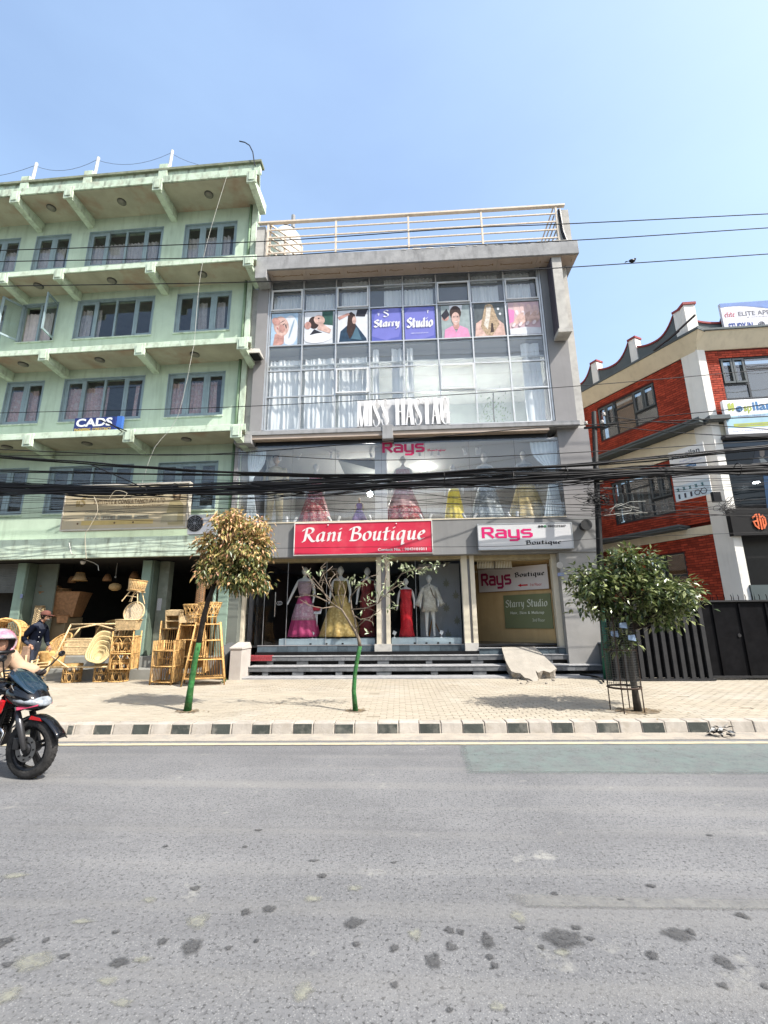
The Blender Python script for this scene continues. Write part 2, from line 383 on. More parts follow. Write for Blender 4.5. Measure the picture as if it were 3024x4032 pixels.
def nibtext(txt, fr, u0, u1, z0, z1, v, m, parent, thick=.24, name='lettering', font=NIB, nib=True, sp=.14, shear=0, ext=0, **k):
    Q, w = glyphs(txt, font, thick, nib, sp, shear); return lay(Q, fr, u0, u1, z0, z1, v, m, name, parent, ext=ext, **k)
def plain(txt, fr, u0, u1, z0, z1, v, m, parent, bold=.0, shear=0, name='lettering', ext=0):
    cu_ = bpy.data.curves.new('t', 'FONT'); cu_.body = txt; cu_.offset = bold; cu_.shear = shear; cu_.resolution_u = 3
    o = bpy.data.objects.new('t', cu_); me = bpy.data.meshes.new_from_object(o)
    Q = [[(me.vertices[i].co.x, me.vertices[i].co.y) for i in p.vertices] for p in me.polygons]
    bpy.data.objects.remove(o); bpy.data.curves.remove(cu_)
    if not Q: return None
    r = lay(Q, fr, u0, u1, z0, z1, v, m, name, parent, ext=ext); bpy.data.meshes.remove(me); return r
def didone(txt, fr, u0, u1, z0, z1, v, m, parent, ext=.05):
    G = {}
    T, t = .145, .055
    def seg(a, b, w): return [(a[0]-w/2, a[1]), (b[0]-w/2, b[1]), (b[0]+w/2, b[1]), (a[0]+w/2, a[1])]
    def serif(x, y, w=.14): return [(x-w/2, y), (x+w/2, y), (x+w/2, y+.025), (x-w/2, y+.025)]
    G['M'] = (.46, [seg((.06, 0), (.06, 1), t), seg((.07, 1), (.2, 0), .1), seg((.22, 0), (.36, 1), t), seg((.38, 0), (.38, 1), T), serif(.06, 0, .12), serif(.38, 0, .17), serif(.06, .975, .12), serif(.38, .975, .17)])
    G['I'] = (.2, [seg((.09, 0), (.09, 1), T), serif(.09, 0, .18), serif(.09, .975, .18)])
    G['H'] = (.42, [seg((.09, 0), (.09, 1), T), seg((.33, 0), (.33, 1), T), [(.09, .5), (.33, .5), (.33, .53), (.09, .53)], serif(.09, 0, .18), serif(.09, .975, .18), serif(.33, 0, .18), serif(.33, .975, .18)])
    G['A'] = (.36, [seg((.03, 0), (.16, 1), t), seg((.28, 0), (.17, 1), T), [(.07, .3), (.25, .3), (.25, .33), (.07, .33)], serif(.03, 0, .1), serif(.28, 0, .17)])
    G['T'] = (.34, [seg((.16, 0), (.16, 1), T), [(0, .97), (.32, .97), (.32, 1), (0, 1)], [(0, .97), (.03, .8), (.04, .97), (.0, .98)], [(.32, .97), (.29, .8), (.28, .97), (.32, .98)], serif(.16, 0, .18)])
    def curve(P, W):
        C = catmull(P, 5); n = len(C); o = []
        for i in range(n-1):
            wa = W[min(int(i/5), len(W)-1)]; wb = W[min(int(i/5)+1, len(W)-1)]; k = (i % 5)/5; k2 = k+.2
            w1, w2 = wa+(wb-wa)*k, wa+(wb-wa)*min(k2, 1)
            def nn(j):
                d = (C[min(j+1, n-1)]-C[max(j-1, 0)]).normalized(); return Vector((-d.y, d.x, 0))
            a, b = nn(i)*w1/2, nn(i+1)*w2/2
            o.append([tuple((C[i]-a)[:2]), tuple((C[i+1]-b)[:2]), tuple((C[i+1]+b)[:2]), tuple((C[i]+a)[:2])])
        return o
    G['S'] = (.34, curve([(.27, .8), (.23, .95), (.13, .99), (.05, .84), (.08, .66), (.2, .4), (.26, .2), (.2, .03), (.1, .0), (.04, .1), (.02, .24)], [.03, .03, .03, .08, .11, .12, .08, .03, .03, .03, .03]))
    G['G'] = (.38, curve([(.3, .78), (.25, .96), (.16, .99), (.06, .8), (.05, .5), (.06, .2), (.15, .01), (.25, .04), (.3, .2)], [.03, .03, .04, .1, .12, .1, .04, .03, .03])+[seg((.3, 0), (.3, .42), .1), serif(.3, .41, .17)])
    Q = []; x = 0
    for ch in txt:
        if ch == ' ': x += .22; continue
        w, S = G[ch]
        for q in S: Q.append([(p[0]+x, p[1]) for p in q])
        x += w
    return lay(Q, fr, u0, u1, z0, z1, v, m, 'raised_lettering', parent, ext=ext)
# ------------------------------------------------------------------ asphalt, kerb, pavement
def asphalt(name='asphalt', dark=1., over=None, oa=.6, fade=False, fsc=9):
    m = bpy.data.materials.new(name); m.use_nodes = True; nt = m.node_tree; L = nt.links.new
    p = nt.nodes['Principled BSDF']; p.inputs['Roughness'].default_value = .85
    tc = _n(nt, 'ShaderNodeTexCoord')
    def nz(s, d=4, off=0):
        mp = _n(nt, 'ShaderNodeMapping'); mp.inputs['Location'].default_value = (off, off, 0); L(tc.outputs['Object'], mp.inputs[0])
        n = _n(nt, 'ShaderNodeTexNoise'); n.inputs['Scale'].default_value = s; n.inputs['Detail'].default_value = d; n.inputs['Roughness'].default_value = .65
        L(mp.outputs[0], n.inputs[0]); return n.outputs[0]
    def nz2(scl, off=0):
        mp = _n(nt, 'ShaderNodeMapping'); mp.inputs['Location'].default_value = (off, off, 0); mp.inputs['Scale'].default_value = scl; L(tc.outputs['Object'], mp.inputs[0])
        n = _n(nt, 'ShaderNodeTexNoise'); n.inputs['Scale'].default_value = 1.2; n.inputs['Detail'].default_value = 5; L(mp.outputs[0], n.inputs[0]); return n.outputs[0]
    def rng(s, a, b, c, d):
        r = _n(nt, 'ShaderNodeMapRange'); L(s, r.inputs[0])
        for i, q in zip((1, 2, 3, 4), (a, b, c, d)): r.inputs[i].default_value = q
        return r.outputs[0]
    def mx(a, b, f):
        x = _n(nt, 'ShaderNodeMix', data_type='RGBA')
        for i, q in ((6, a), (7, b)):
            if isinstance(q, tuple): x.inputs[i].default_value = (*q, 1)
            else: L(q, x.inputs[i])
        L(f, x.inputs[0]); return x.outputs[2]
    c = mx((.112, .113, .115), (.158, .158, .158), rng(nz(.7, 6), .35, .65, 0, 1))
    v = _n(nt, 'ShaderNodeTexVoronoi'); v.inputs['Scale'].default_value = 75; L(tc.outputs['Object'], v.inputs[0])
    c = mx(c, (.27, .27, .26), rng(v.outputs['Distance'], .0, .35, .9, 0))
    c = mx(c, (.03, .03, .03), rng(nz(46, 3, 4), .54, .66, 0, .9))
    c = mx(c, (.075, .075, .077), rng(nz(17, 5, 14), .54, .68, 0, .6))
    c = mx(c, (.30, .295, .26), rng(nz(2.3, 9, 31), .62, .70, 0, .55))
    c = mx(c, (.29, .29, .24), rng(nz(11, 6, 51), .68, .76, 0, .6))
    c = mx(c, (.20, .195, .18), rng(nz2((.12, 2.6, 1)), .5, .72, 0, .5))
    c = mx(c, (.075, .075, .078), rng(nz2((.05, 1.5, 1), 8), .5, .75, 0, .45))
    if over: c = mx(c, over, rng(nz(fsc, 8, 77), .40, .62, oa*.35, oa))
    if dark != 1.:
        hs = _n(nt, 'ShaderNodeHueSaturation'); hs.inputs['Value'].default_value = dark; L(c, hs.inputs['Color']); c = hs.outputs[0]
    L(c, p.inputs['Base Color'])
    if fade:
        at_ = _n(nt, 'ShaderNodeAttribute'); at_.attribute_name = 'fade'; ad = _n(nt, 'ShaderNodeMath', operation='ADD'); L(at_.outputs['Fac'], ad.inputs[0]); L(nz(fsc*2, 6, 91), ad.inputs[1])
        tr = _n(nt, 'ShaderNodeBsdfTransparent'); xs_ = _n(nt, 'ShaderNodeMixShader'); L(rng(ad.outputs[0], .50, 1.45 if over is None else 1.5, 0, .92 if over is None else .75), xs_.inputs[0]); L(tr.outputs[0], xs_.inputs[1]); L(p.outputs[0], xs_.inputs[2]); L(xs_.outputs[0], nt.nodes['Material Output'].inputs[0])
    b = _n(nt, 'ShaderNodeBump'); b.inputs['Strength'].default_value = .8; b.inputs['Distance'].default_value = .006; L(nz(90, 5), b.inputs['Height']); L(b.outputs[0], p.inputs['Normal'])
    return m
asph = asphalt()
KA = math.radians(1.6)                       # the kerb runs at a small angle to the grey building
KF = Frame(0, 7.12, 1.6)
def sheet(name, poly, z, m, T=None, **kw):
    b = MB(T); b.face([(x, y, z) for x, y in poly]); return b.build(name, m, **kw)
sheet('ground', [(-400, -400), (400, -400), (400, 600), (-400, 600)], -.03, mat('earth', (.2, .19, .17), .95), kind='structure')
sheet('road', [(-120, -9), (120, -9), (120, .02), (-120, .02)], 0, asph, KF.T, kind='structure')
road = bpy.data.objects['road']
gut = mat('dusty_gutter', (.40, .355, .29), .95, .12, 3, .5, 40, blotch=.5, bc=(.25, .24, .22), bls=6, speck=.4, sps=70)
sheet('gutter_dust', [(-60, -.42), (60, -.36), (60, 0), (-60, 0)], .004, gut, KF.T, kind='structure')
yl = mat('worn_yellow_line', (.50, .44, .30), .8, .1, 5, blotch=.95, bc=(.36, .34, .30), bls=9)
sheet('yellow_line', [(-60, -.66), (60, -.58), (60, -.47), (-60, -.55)], .008, yl, KF.T, kind='structure')
def decal(P, Pin, z, m, name, par, T=None):
    """flat patch whose rim wears away: outer ring fade 0, inner ring and centre fade 1"""
    n = len(P); b = MB(T)
    for x, y in P: b.v((x, y, z))
    for x, y in Pin: b.v((x, y, z))
    for i in range(n): k = (i+1) % n; b.F.append([i, k, n+k, n+i])
    b.F.append([n+i for i in range(n)])
    o = b.build(name, m, par); a = o.data.attributes.new('fade', 'FLOAT', 'POINT')
    for i in range(2*n): a.data[i].value = 0. if i < n else 1.
    return o
x0, y0 = KF.floor(1800, 2932, 0); x1, y1 = KF.floor(1835, 3050, 0)
decal([(x1, y1), (9, y1-.1), (30, y1-.2), (30, y0+.15), (x0, y0)][::1], [(x1+.1, y1+.12), (9, y1+.02), (29, y1), (29, y0+.1), (x0+.12, y0-.05)], .004, asphalt('faded_teal_paint', 1, (.15, .195, .178), .8, True, 5), 'lane_marking', None, KF.T)['kind'] = 'structure'
a = KF.floor(1975, 3515, 0); b2 = KF.floor(3024, 3550, 0); c2 = KF.floor(3024, 3592, 0); d2 = KF.floor(2040, 3577, 0)
mid = KF.floor(2500, 3530, 0); mid2 = KF.floor(2500, 3585, 0); e_ = .03
decal([d2, mid2, (c2[0]+2, c2[1]), (b2[0]+2, b2[1]), mid, a], [(d2[0]+.1, d2[1]+e_), (mid2[0], mid2[1]+e_), (c2[0]+1.9, c2[1]+e_), (b2[0]+1.9, b2[1]-e_), (mid[0], mid[1]-e_), (a[0]+.15, a[1]-e_)], .004, asphalt('faded_white_paint', 1, (.215, .213, .195), .8, True, 8), 'faded_road_stripe', None, KF.T)['kind'] = 'structure'
# dark pits and pale scuffs worn into the asphalt
pit = asphalt('asphalt_pit', .46, None, 0, True, 22)
scf = asphalt('pale_scuff', 1.0, (.26, .26, .20), .8, True, 24)
def disc(px, py, wpx, hpx, m, name, z=.0045, n=12):
    cx, cyy = W0.floor(px, py, 0); ex = abs(W0.floor(px+wpx/2, py, 0)[0]-cx); ey = abs(W0.floor(px, py+hpx/2, 0)[1]-cyy)
    s0 = rnd.random()*9; P = []; Q = []
    for k in range(n*2):
        t = PI*k/n; f = .95+.5*noise.noise(Vector((math.cos(t)*1.3+s0, math.sin(t)*1.3, s0)))
        P.append((cx+ex*f*1.25*math.cos(t), cyy+ey*f*1.25*math.sin(t))); Q.append((cx+ex*f*.5*math.cos(t), cyy+ey*f*.5*math.sin(t)))
    decal(P, Q, z, m, name, road)
for px, py, wp, hp in ((1635, 3682, 56, 42), (1190, 3905, 80, 70), (135, 3785, 130, 80), (780, 3630, 90, 54), (420, 3865, 80, 30), (325, 3630, 80, 22), (1230, 3540, 70, 26), (2040, 3612, 56, 40), (60, 3450, 80, 26),
        (560, 3780, 80, 26), (20, 3930, 90, 80), (590, 3545, 60, 22), (2215, 3755, 60, 30), (1960, 3965, 80, 36), (480, 3950, 100, 32), (1400, 3500, 60, 24)):
    disc(px, py, wp, hp, scf, 'pale_scuff', .0038)
for px, py, wp, hp in ((2222, 3697, 135, 70), (2672, 3680, 95, 45), (2722, 3672, 30, 25), (1395, 3637, 58, 40), (1920, 3702, 50, 55), (1712, 3788, 58, 52), (752, 3731, 72, 48), (467, 3796, 66, 40),
        (1060, 3580, 48, 26), (965, 3594, 32, 25), (1272, 3452, 36, 16), (770, 3500, 40, 16), (1553, 3880, 32, 24), (1950, 3805, 36, 24), (2850, 3793, 60, 42), (2570, 3765, 40, 34), (2922, 3607, 45, 20),
        (10, 3715, 60, 50), (250, 3768, 42, 18), (180, 3705, 26, 20), (640, 3710, 32, 30), (1555, 3735, 32, 28), (1780, 3732, 50, 30), (1770, 3664, 42, 24), (1815, 3672, 30, 22), (1402, 3720, 30, 18),
        (2565, 3490, 36, 12), (1235, 3391, 34, 8), (1016, 3270, 30, 8), (2048, 3655, 44, 14), (2270, 3655, 44, 18), (2845, 3882, 44, 24), (900, 3735, 24, 16), (1010, 3708, 26, 14), (2185, 3522, 28, 14), (2445, 3545, 26, 8),
        (455, 3672, 26, 14), (30, 3800, 44, 20), (1930, 3770, 30, 22), (2130, 3730, 30, 18), (2325, 3700, 28, 18), (1772, 3980, 26, 20), (3010, 3885, 30, 22), (965, 3336, 22, 7), (650, 3335, 20, 7), (2795, 3290, 26, 7), (1550, 3398, 22, 6)):
    disc(px, py, wp*1.1, hp*1.1, pit, 'asphalt_pit')
# kerb stones, alternately white and black
kw_m = mat('kerb_white', (.45, .41, .355), .9, .12, 4, .6, 30, blotch=.7, bc=(.34, .30, .24), bls=5, isl=.08, streak=.3)
kb_m = mat('kerb_black', (.055, .062, .055), .9, .2, 5, .6, 30, blotch=.6, bc=(.22, .21, .18), bls=5, isl=.1)
ST = lambda n, m, b, **k: b.build(n, m, kind='structure', **k)
kb = MB(KF.T); kb.box(-60, 60, .03, .20, -.02, .09); kerb = ST('kerb', kw_m, kb)
edges = [262, 290, 366, 441, 518, 590, 672, 750, 831, 910, 991, 1067, 1153, 1232, 1316, 1395, 1486, 1570, 1650, 1737, 1822, 1910, 1998, 2084, 2176, 2262, 2353, 2443, 2530, 2623, 2712, 2800]
us = [KF.u(e, 2872, 0) for e in edges]
pitch = (us[-1]-us[1])/(len(us)-2)
us = [us[1]+pitch*(i-1) for i in range(-12, 0)] + us + [us[-1]+pitch*(i+1) for i in range(8)]
for i in range(len(us)-1):
    px_l = us[i]; white = (i % 2 == 1)
    if 8.2 < us[i] < 6.0: continue
    b = MB(KF.T); dz = rnd.uniform(-.004, .004); dy = rnd.uniform(-.006, .006)
    b.hexa([(us[i]+.004, dy, -.01), (us[i+1]-.004, dy, -.01), (us[i+1]-.004, .23, -.01), (us[i]+.004, .23, -.01),
            (us[i]+.004, .03+dy, .145+dz), (us[i+1]-.004, .03+dy, .145+dz), (us[i+1]-.004, .23, .147+dz), (us[i]+.004, .23, .147+dz)])
    gap = abs(us[i]-KF.u(2800, 2872, 0)) < .01
    o = b.build('kerb_stone', kw_m, kerb, bevel=.012)
    if not white and i <= 43:
        b = MB(KF.T); zt_ = .128+rnd.uniform(-.008, .006); b.hexa([(us[i]+.02, dy-.004, .006), (us[i+1]-.02, dy-.004, .006), (us[i+1]-.02, dy+.012, .006), (us[i]+.02, dy+.012, .006), (us[i]+.015, dy+.022, zt_), (us[i+1]-.02, dy+.022, zt_), (us[i+1]-.02, dy+.06, zt_), (us[i]+.015, dy+.06, zt_)]); b.build('black_paint', kb_m, o)
# pavement: base sheet + paving stones
pv_m = mat('paving_stone', (.42, .372, .29), .95, .1, 1.2, .5, 30, blotch=.6, bc=(.47, .435, .365), bls=1.0, isl=.05, speck=.25, spc=(.3, .26, .2), sps=30)
base_m = mat('paving_joint_sand', (.30, .255, .19), .95, .15, 2.0, .5, 30, blotch=.5, bc=(.30, .26, .2), bls=1.5)
b = MB(); xs = [-60, -12, -4.6, 5, 12, 60]
b.face([(-60, 7.12-60*math.tan(KA)+.2, .138), (60, 7.12+60*math.tan(KA)+.2, .138), (60, 30, .138), (-60, 30, .138)])
pav = ST('pavement', base_m, b)
proto = None
stones = []
for r in range(0, 47):
    v = .24+r*.105
    for c in range(-62, 62):
        u = c*.205+(.1025 if r % 2 else 0)
        w = KF.T @ Vector((u, v, 0))
        if w.y > 12.25 or w.x < -9.9 or w.x > 10.5: continue
        stones.append((w, u, v, r, c))
def dustcover(w):      # dust fills the joints in places so that only patches of stones stay readable
    return noise.noise(Vector((w.x*.35+3, w.y*.6, 1.7)))
sm = MB(KF.T); sm.box(-.0995, .0995, -.0495, .0495, -.02, .0)
pm = None
stuffb = MB(KF.T); near = sorted(stones, key=lambda s: (s[0]-Vector((-.5, 7.3, 0))).length if abs(s[0].x+.5) < 3.2 else 99)
ind = set(id(s) for s in near[:290])
for s in stones:
    w, u, v, r, c = s
    if rnd.random() < .004: continue
    h = .147+rnd.uniform(-.002, .0015)
    g = .0035 if dustcover(w) < -.05 else .0015
    if r >= 28 and -3.4 < w.x < .9 and r % 1 == 0: g = .011
    if id(s) in ind:
        if pm is None:
            q = MB(); q.hexa([(-.1, -.05, -.03), (.1, -.05, -.03), (.1, .05, -.03), (-.1, .05, -.03), (-.097, -.047, 0), (.097, -.047, 0), (.097, .047, 0), (-.097, .047, 0)])
            pm = q.build('paving_stone', pv_m, pav); pm.location = (w.x, w.y, h); pm.rotation_euler = (0, 0, KA)
        else:
            o = pm.copy(); COL.objects.link(o); o.location = (w.x, w.y, h); o.rotation_euler = (rnd.uniform(-.01, .01), rnd.uniform(-.01, .01), KA+rnd.uniform(-.008, .008))
    else:
        x, y = .1025-g, .0525-g
        stuffb.hexa([(u-x, v-y, .12), (u+x, v-y, .12), (u+x, v+y, .12), (u-x, v+y, .12), (u-x+.003, v-y+.003, h), (u+x-.003, v-y+.003, h), (u+x-.003, v+y-.003, h), (u-x+.003, v+y-.003, h)])
stuffb.build('paving_stones', pv_m, pav, kind='stuff')
# ------------------------------------------------------------------ the grey building
H = W0.hit
GB = root('grey_building', 'grey four storey commercial building with glazed front and rooftop railing, between green and red buildings', 'building', (0, 13, 0))
YG, Y1, YU, YM = 13.3, 12.9, 13.05, 13.15    # ground glass, first floor glass, upper wall, upper glazing
def part(b, n, m, par=GB, **k): return b.build(n, m, par, **k)
uL, uR = -4.98, 5.28
gx0, gx1 = H(1066, 1250, YM)[0], H(2130, 1250, YM)[0]
zt, zb = H(1500, 1083, YM)[1], H(1500, 1682, YM)[1]
z_slab = H(1500, 1712, 12.62)[1]; z_slabt = H(1500, 1680, 12.62)[1]
zr0 = H(1500, 1038, 12.5)[1]; zr1 = H(1500, 985, 12.5)[1]
z1b, z1t = H(1600, 2050, Y1)[1], z_slab
zf0 = H(1500, 2188, Y1)[1]
FLZ = H(1200, 2540, YG)[1]                   # shop floor
# upper walls beside the glazing
b = MB(); b.box(uL, gx0-.09, YU, 13.6, z_slabt, zr0); b.box(gx1+.09, uR-.1, YU, 13.6, z_slabt, zr0)
b.box(uL, uL+.25, 13.6, 22, 0, zr0); b.box(uR-.35, uR-.1, 13.6, 22, 0, zr0); b.box(uL, uR-.1, 21.8, 22, 0, zr0)
part(b, 'wall', grey_wall)
b = MB(); b.box(-5.40, uL-.002, 13.25, 13.7, .1, zr0-.1); part(b, 'weathered_edge', side_conc)
# weathered flank and the long vertical fin at the right
b = MB(); b.box(uR-.1, uR+.12, YU+.002, 22, z_slab, zr0+.5)
part(b, 'side_wall', side_conc)
fx0, fz0 = H(2205, 1310, 12.6); fx1 = H(2244, 1310, 12.6)[0]
b = MB(); b.box(fx0, fx1, 12.6, 13.04, fz0+.12, zr0); part(b, 'fin', side_conc)
b = MB(); b.box(fx0-.05, fx1+.06, 12.55, 13.03, fz0, fz0+.12); part(b, 'fin_base', side_conc)
b = MB(); b.box(fx0-.03, fx0-.003, 12.62, 13.03, fz0+.13, zr0-.01); part(b, 'fin_shaded_face', mat('fin_shade_dark', (.1, .09, .11), .8))  # thin dark sheet paints the shade on the fin's left face
# roof slab
rx0, rx1 = H(1003, 1040, 12.5)[0], H(2275, 950, 12.5)[0]
b = MB(); b.box(rx0, rx1, 12.5, 12.62, zr0, zr1)
b.box(rx0, rx1, 12.62, 22, zr0+.03, zr1); part(b, 'roof_slab', grey_conc, bevel=.015)
rr = MB()
for k in range(70):   # broken, crumbling top edge of the slab
    x = rx0+.2+rnd.random()*(rx1-rx0-.6); s = rnd.uniform(.03, .12)
    if x < 0: continue
    rr.hexa([(x-s, 12.49, zr1-.03), (x+s, 12.49, zr1-.05), (x+s, 12.6, zr1-.05), (x-s, 12.6, zr1-.02), (x-s*.8, 12.51, zr1+.02*rnd.random()), (x+s*.7, 12.5, zr1+.03*rnd.random()), (x+s*.7, 12.6, zr1+.04*rnd.random()), (x-s*.8, 12.6, zr1+.03)])
part(rr, 'broken_slab_edge', side_conc, kind='stuff')
bx0, bx1 = H(1003, 1100, 12.5)[0], H(1048, 1100, 12.5)[0]
b = MB(); b.box(bx0, bx1, 12.49, 13.04, H(1020, 1095, 12.5)[1], zr0+.01); part(b, 'slab_end_block', grey_conc, bevel=.01)
# soffit boards with water stains
sx0, sx1 = bx1+.004, rx1-.02
n = 8
for i in range(n):
    a, c = sx0+(sx1-sx0)*i/n, sx0+(sx1-sx0)*(i+1)/n
    b = MB(); b.box(a+.004, c-.004, 12.56, 13.04 if i < n-1 else 13.0, zr0-.018, zr0-.002); o = part(b, 'soffit_panel', soffit_br)
    st = MB(); m_ = 22     # wavy stain line
    up_, lo_ = [], []
    for k in range(m_+1):
        x = a+.12+(c-a-.24)*k/m_; y = 12.8+.05*noise.noise(Vector((x*6, i, 0)))+.02*noise.noise(Vector((x*20, i, 3))); t = .012+.02*abs(noise.noise(Vector((x*9, 7, i))))
        up_.append((x, y+t, zr0-.021)); lo_.append((x, y-t, zr0-.021))
    if i % 4 != 3: st.face(list(reversed(up_))+lo_)
    else: st.face(list(reversed(up_[3:14]))+lo_[3:14])
    for xx in (a+.13, c-.14):
        st.face([(xx, 12.72, zr0-.021), (xx+.02, 12.83, zr0-.021), (xx-.005, 12.83, zr0-.021), (xx-.02, 12.73, zr0-.021)])
    st.build('water_stain', mat('water_stain', (.27, .17, .09), .95, .3, 20), o)
# ---- slab band between first and second floor
b = MB(); b.box(-4.95, H(2283, 1650, 12.62)[0], 12.62, 13.6, z_slab+.12, z_slabt); part(b, 'floor_band', grey_conc, bevel=.012)
b = MB(); b.box(-4.75, H(2165, 1690, 12.62)[0], 12.66, 13.5, z_slab, z_slab+.118); part(b, 'band_soffit', soffit_br)
b = MB(); b.box(-4.7, H(2165, 1690, 12.62)[0], 12.9, 13.0, z_slab-.14, z_slab-.003); part(b, 'shutter_head', black_m)
for pa, pb in ((922, 990), (1505, 1548)):
    x0, x1 = H(pa, 1725, 12.6)[0], H(pb, 1725, 12.6)[0]
    b = MB(); b.box(x0, x1, 12.59, 13.4, z_slab-.14, z_slab+.3 if pa > 1000 else z_slab+.117); part(b, 'bracket', grey_conc, bevel=.01)
# ---- curtain wall grid
rows = [zt, H(1500, 1127, YM)[1], H(1500, 1213, YM)[1], H(1500, 1347, YM)[1], H(1500, 1447, YM)[1], H(1500, 1550, YM)[1], zb]
colsx = [gx0+(gx1-gx0)*i/8 for i in range(9)]
fr = MB()
for x in colsx: fr.box(x-.022, x+.022, YM-.05, YM+.03, zb, zt)
fr.box(gx0-.085, gx0-.035, YM-.07, YM+.03, zb, zt); fr.box(gx1+.035, gx1+.085, YM-.07, YM+.03, zb, zt)
part(fr, 'window_mullions', alu)
fr = MB()
for z in rows: fr.box(gx0-.03, gx1+.03, YM-.045, YM+.025, z-.02, z+.02)
part(fr, 'window_transoms', alu)
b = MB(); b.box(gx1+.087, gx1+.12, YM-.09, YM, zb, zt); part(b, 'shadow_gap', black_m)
CW = {}
for r in range(6):
    for c in range(8):
        x0, x1, z0, z1 = colsx[c]+.023, colsx[c+1]-.023, rows[r+1]+.021, rows[r]-.021
        b = MB(); b.box(x0, x1, YM-.012, YM-.004, z0, z1)
        CW[r, c] = part(b, 'window_pane', gl_up)
for r, c in ((1, 0), (1, 2), (1, 5), (1, 7), (4, 2), (4, 5)):     # opening sashes stand proud
    x0, x1, z0, z1 = colsx[c]+.03, colsx[c+1]-.03, rows[r+1]+.03, rows[r]-.03
    f = MB()
    f.box(x0, x1, YM-.09, YM-.052, z0, z0+.045); f.box(x0, x1, YM-.09, YM-.052, z1-.045, z1)
    f.box(x0, x0+.045, YM-.09, YM-.052, z0+.046, z1-.046); f.box(x1-.045, x1, YM-.09, YM-.052, z0+.046, z1-.046)
    f.build('sash', mat('white_sash', (.7, .71, .71), .4), CW[r, c])
# interior of the upper floors
zmid = rows[3]+.05
b = MB(); b.box(uL+.26, uR-.36, YM+.45, 21.7, zmid-.3, zmid-.05); b.box(uL+.26, uR-.36, 13.6, 21.7, z_slab, z_slab+.1); part(b, 'floor_slab', wall_in)
b = MB(); b.box(uL+.26, uR-.36, YM+.04, YM+.44, zmid-.16, zmid-.08); part(b, 'slab_edge', wall_in)
b = MB(); b.box(uL+.26, uR-.36, 16.4, 16.5, z_slabt, zr0); part(b, 'inner_wall', mat('inner_wall', (.50, .55, .54), .8))
b = MB(); b.box(uL+.26, uR-.36, YM+.1, 16.4, zmid-.75, zmid-.70) ; part(b, 'false_ceiling', mat('ceiling', (.62, .64, .62), .8))
b = MB(); b.box(uL+.26, uR-.36, YM+.06, 16.4, zr0-.40, zr0-.35) ; part(b, 'false_ceiling', mat('dark_ceiling', (.10, .10, .10), .8))
def curtain(x0, x1, z0, z1, y, m, folds=.12, amp=.024, name='curtain', par=GB, gather=None, jit=0):
    b = MB(); n = max(6, int((x1-x0)/folds*6)); R = 5; s0 = rnd.random()*50; P = []
    for j in range(R+1):
        t = j/R; row = []
        for i in range(n+1):
            s = i/n; x = x0+(x1-x0)*s
            if gather: x = gather(x, t)
            ph = s*(x1-x0)/folds*2*PI + 1.5*noise.noise(Vector((s*6+s0, t*.7, 0)))*3
            yy = y+amp*math.sin(ph)*(1+.4*math.sin(ph*.37+s0))+jit*noise.noise(Vector((s*7, t*4, s0)))
            row.append(b.v((x, yy, z1+(z0-z1)*t)))
        P.append(row)
    for j in range(R):
        for i in range(n): b.F.append([P[j][i], P[j+1][i], P[j+1][i+1], P[j][i+1]])
    return b.build(name, m, par, smooth=True)
cu = lambda c0, c1, r0, r1, **k: curtain(gx0+(gx1-gx0)*c0/8+.04, gx0+(gx1-gx0)*c1/8-.04, r1, r0, YM+.14+rnd.random()*.05, curtain_m, **k)
ztop = rows[1]-.1; zp = rows[2]-.08
for c0, c1, top in ((0, .97, 1), (1, 1.95, 1), (2.1, 2.97, 0), (3.4, 4, 0), (4, 4.95, 0), (6.05, 6.9, 0), (7.02, 7.85, 0)):
    cu(c0, c1, (rows[1]-.08) if top else (rows[0]-.1), rows[3]+.2)
zc = rows[3]-.42
for c0, c1 in ((0, 1), (1.05, 2), (2.05, 2.95), (3.05, 3.3), (3.6, 4), (4.05, 4.3), (7.35, 7.95)):
    cu(c0, c1, zc if c0 < 3 else zc+.25, rows[6]+.06, folds=.16, amp=.028, jit=.09)
# things seen inside
b = MB(); x = colsx[6]+.7; b.tube([(x, YM+.9, zb), (x-.02, YM+.9, zb+.9), (x+.02, YM+.9, zb+1.5)], .02, 6)
ptr = root('indoor_plant', 'leafy potted plant behind the sixth and seventh panes of the second floor glazing', 'plant', (x, YM+.9, zb))
b.build('stem', mat('stem_brown', (.1, .07, .05)), ptr)
leaf_g = leafmat('leaf_green', [(.03, .06, .015), (.06, .11, .03), (.1, .17, .05), (.16, .24, .09)])
b = MB()
for k in range(170):
    p = Vector((x+rnd.gauss(0, .28), YM+.9+rnd.gauss(0, .15), zb+.75+rnd.gauss(0, .35))); d = Vector((rnd.gauss(0, 1), rnd.gauss(0, 1), rnd.gauss(0, 1))).normalized()*.06; e = d.orthogonal().normalized()*.025
    b.face([p-d, p+e, p+d, p-e])
b.build('foliage', leaf_g, ptr, kind='stuff')
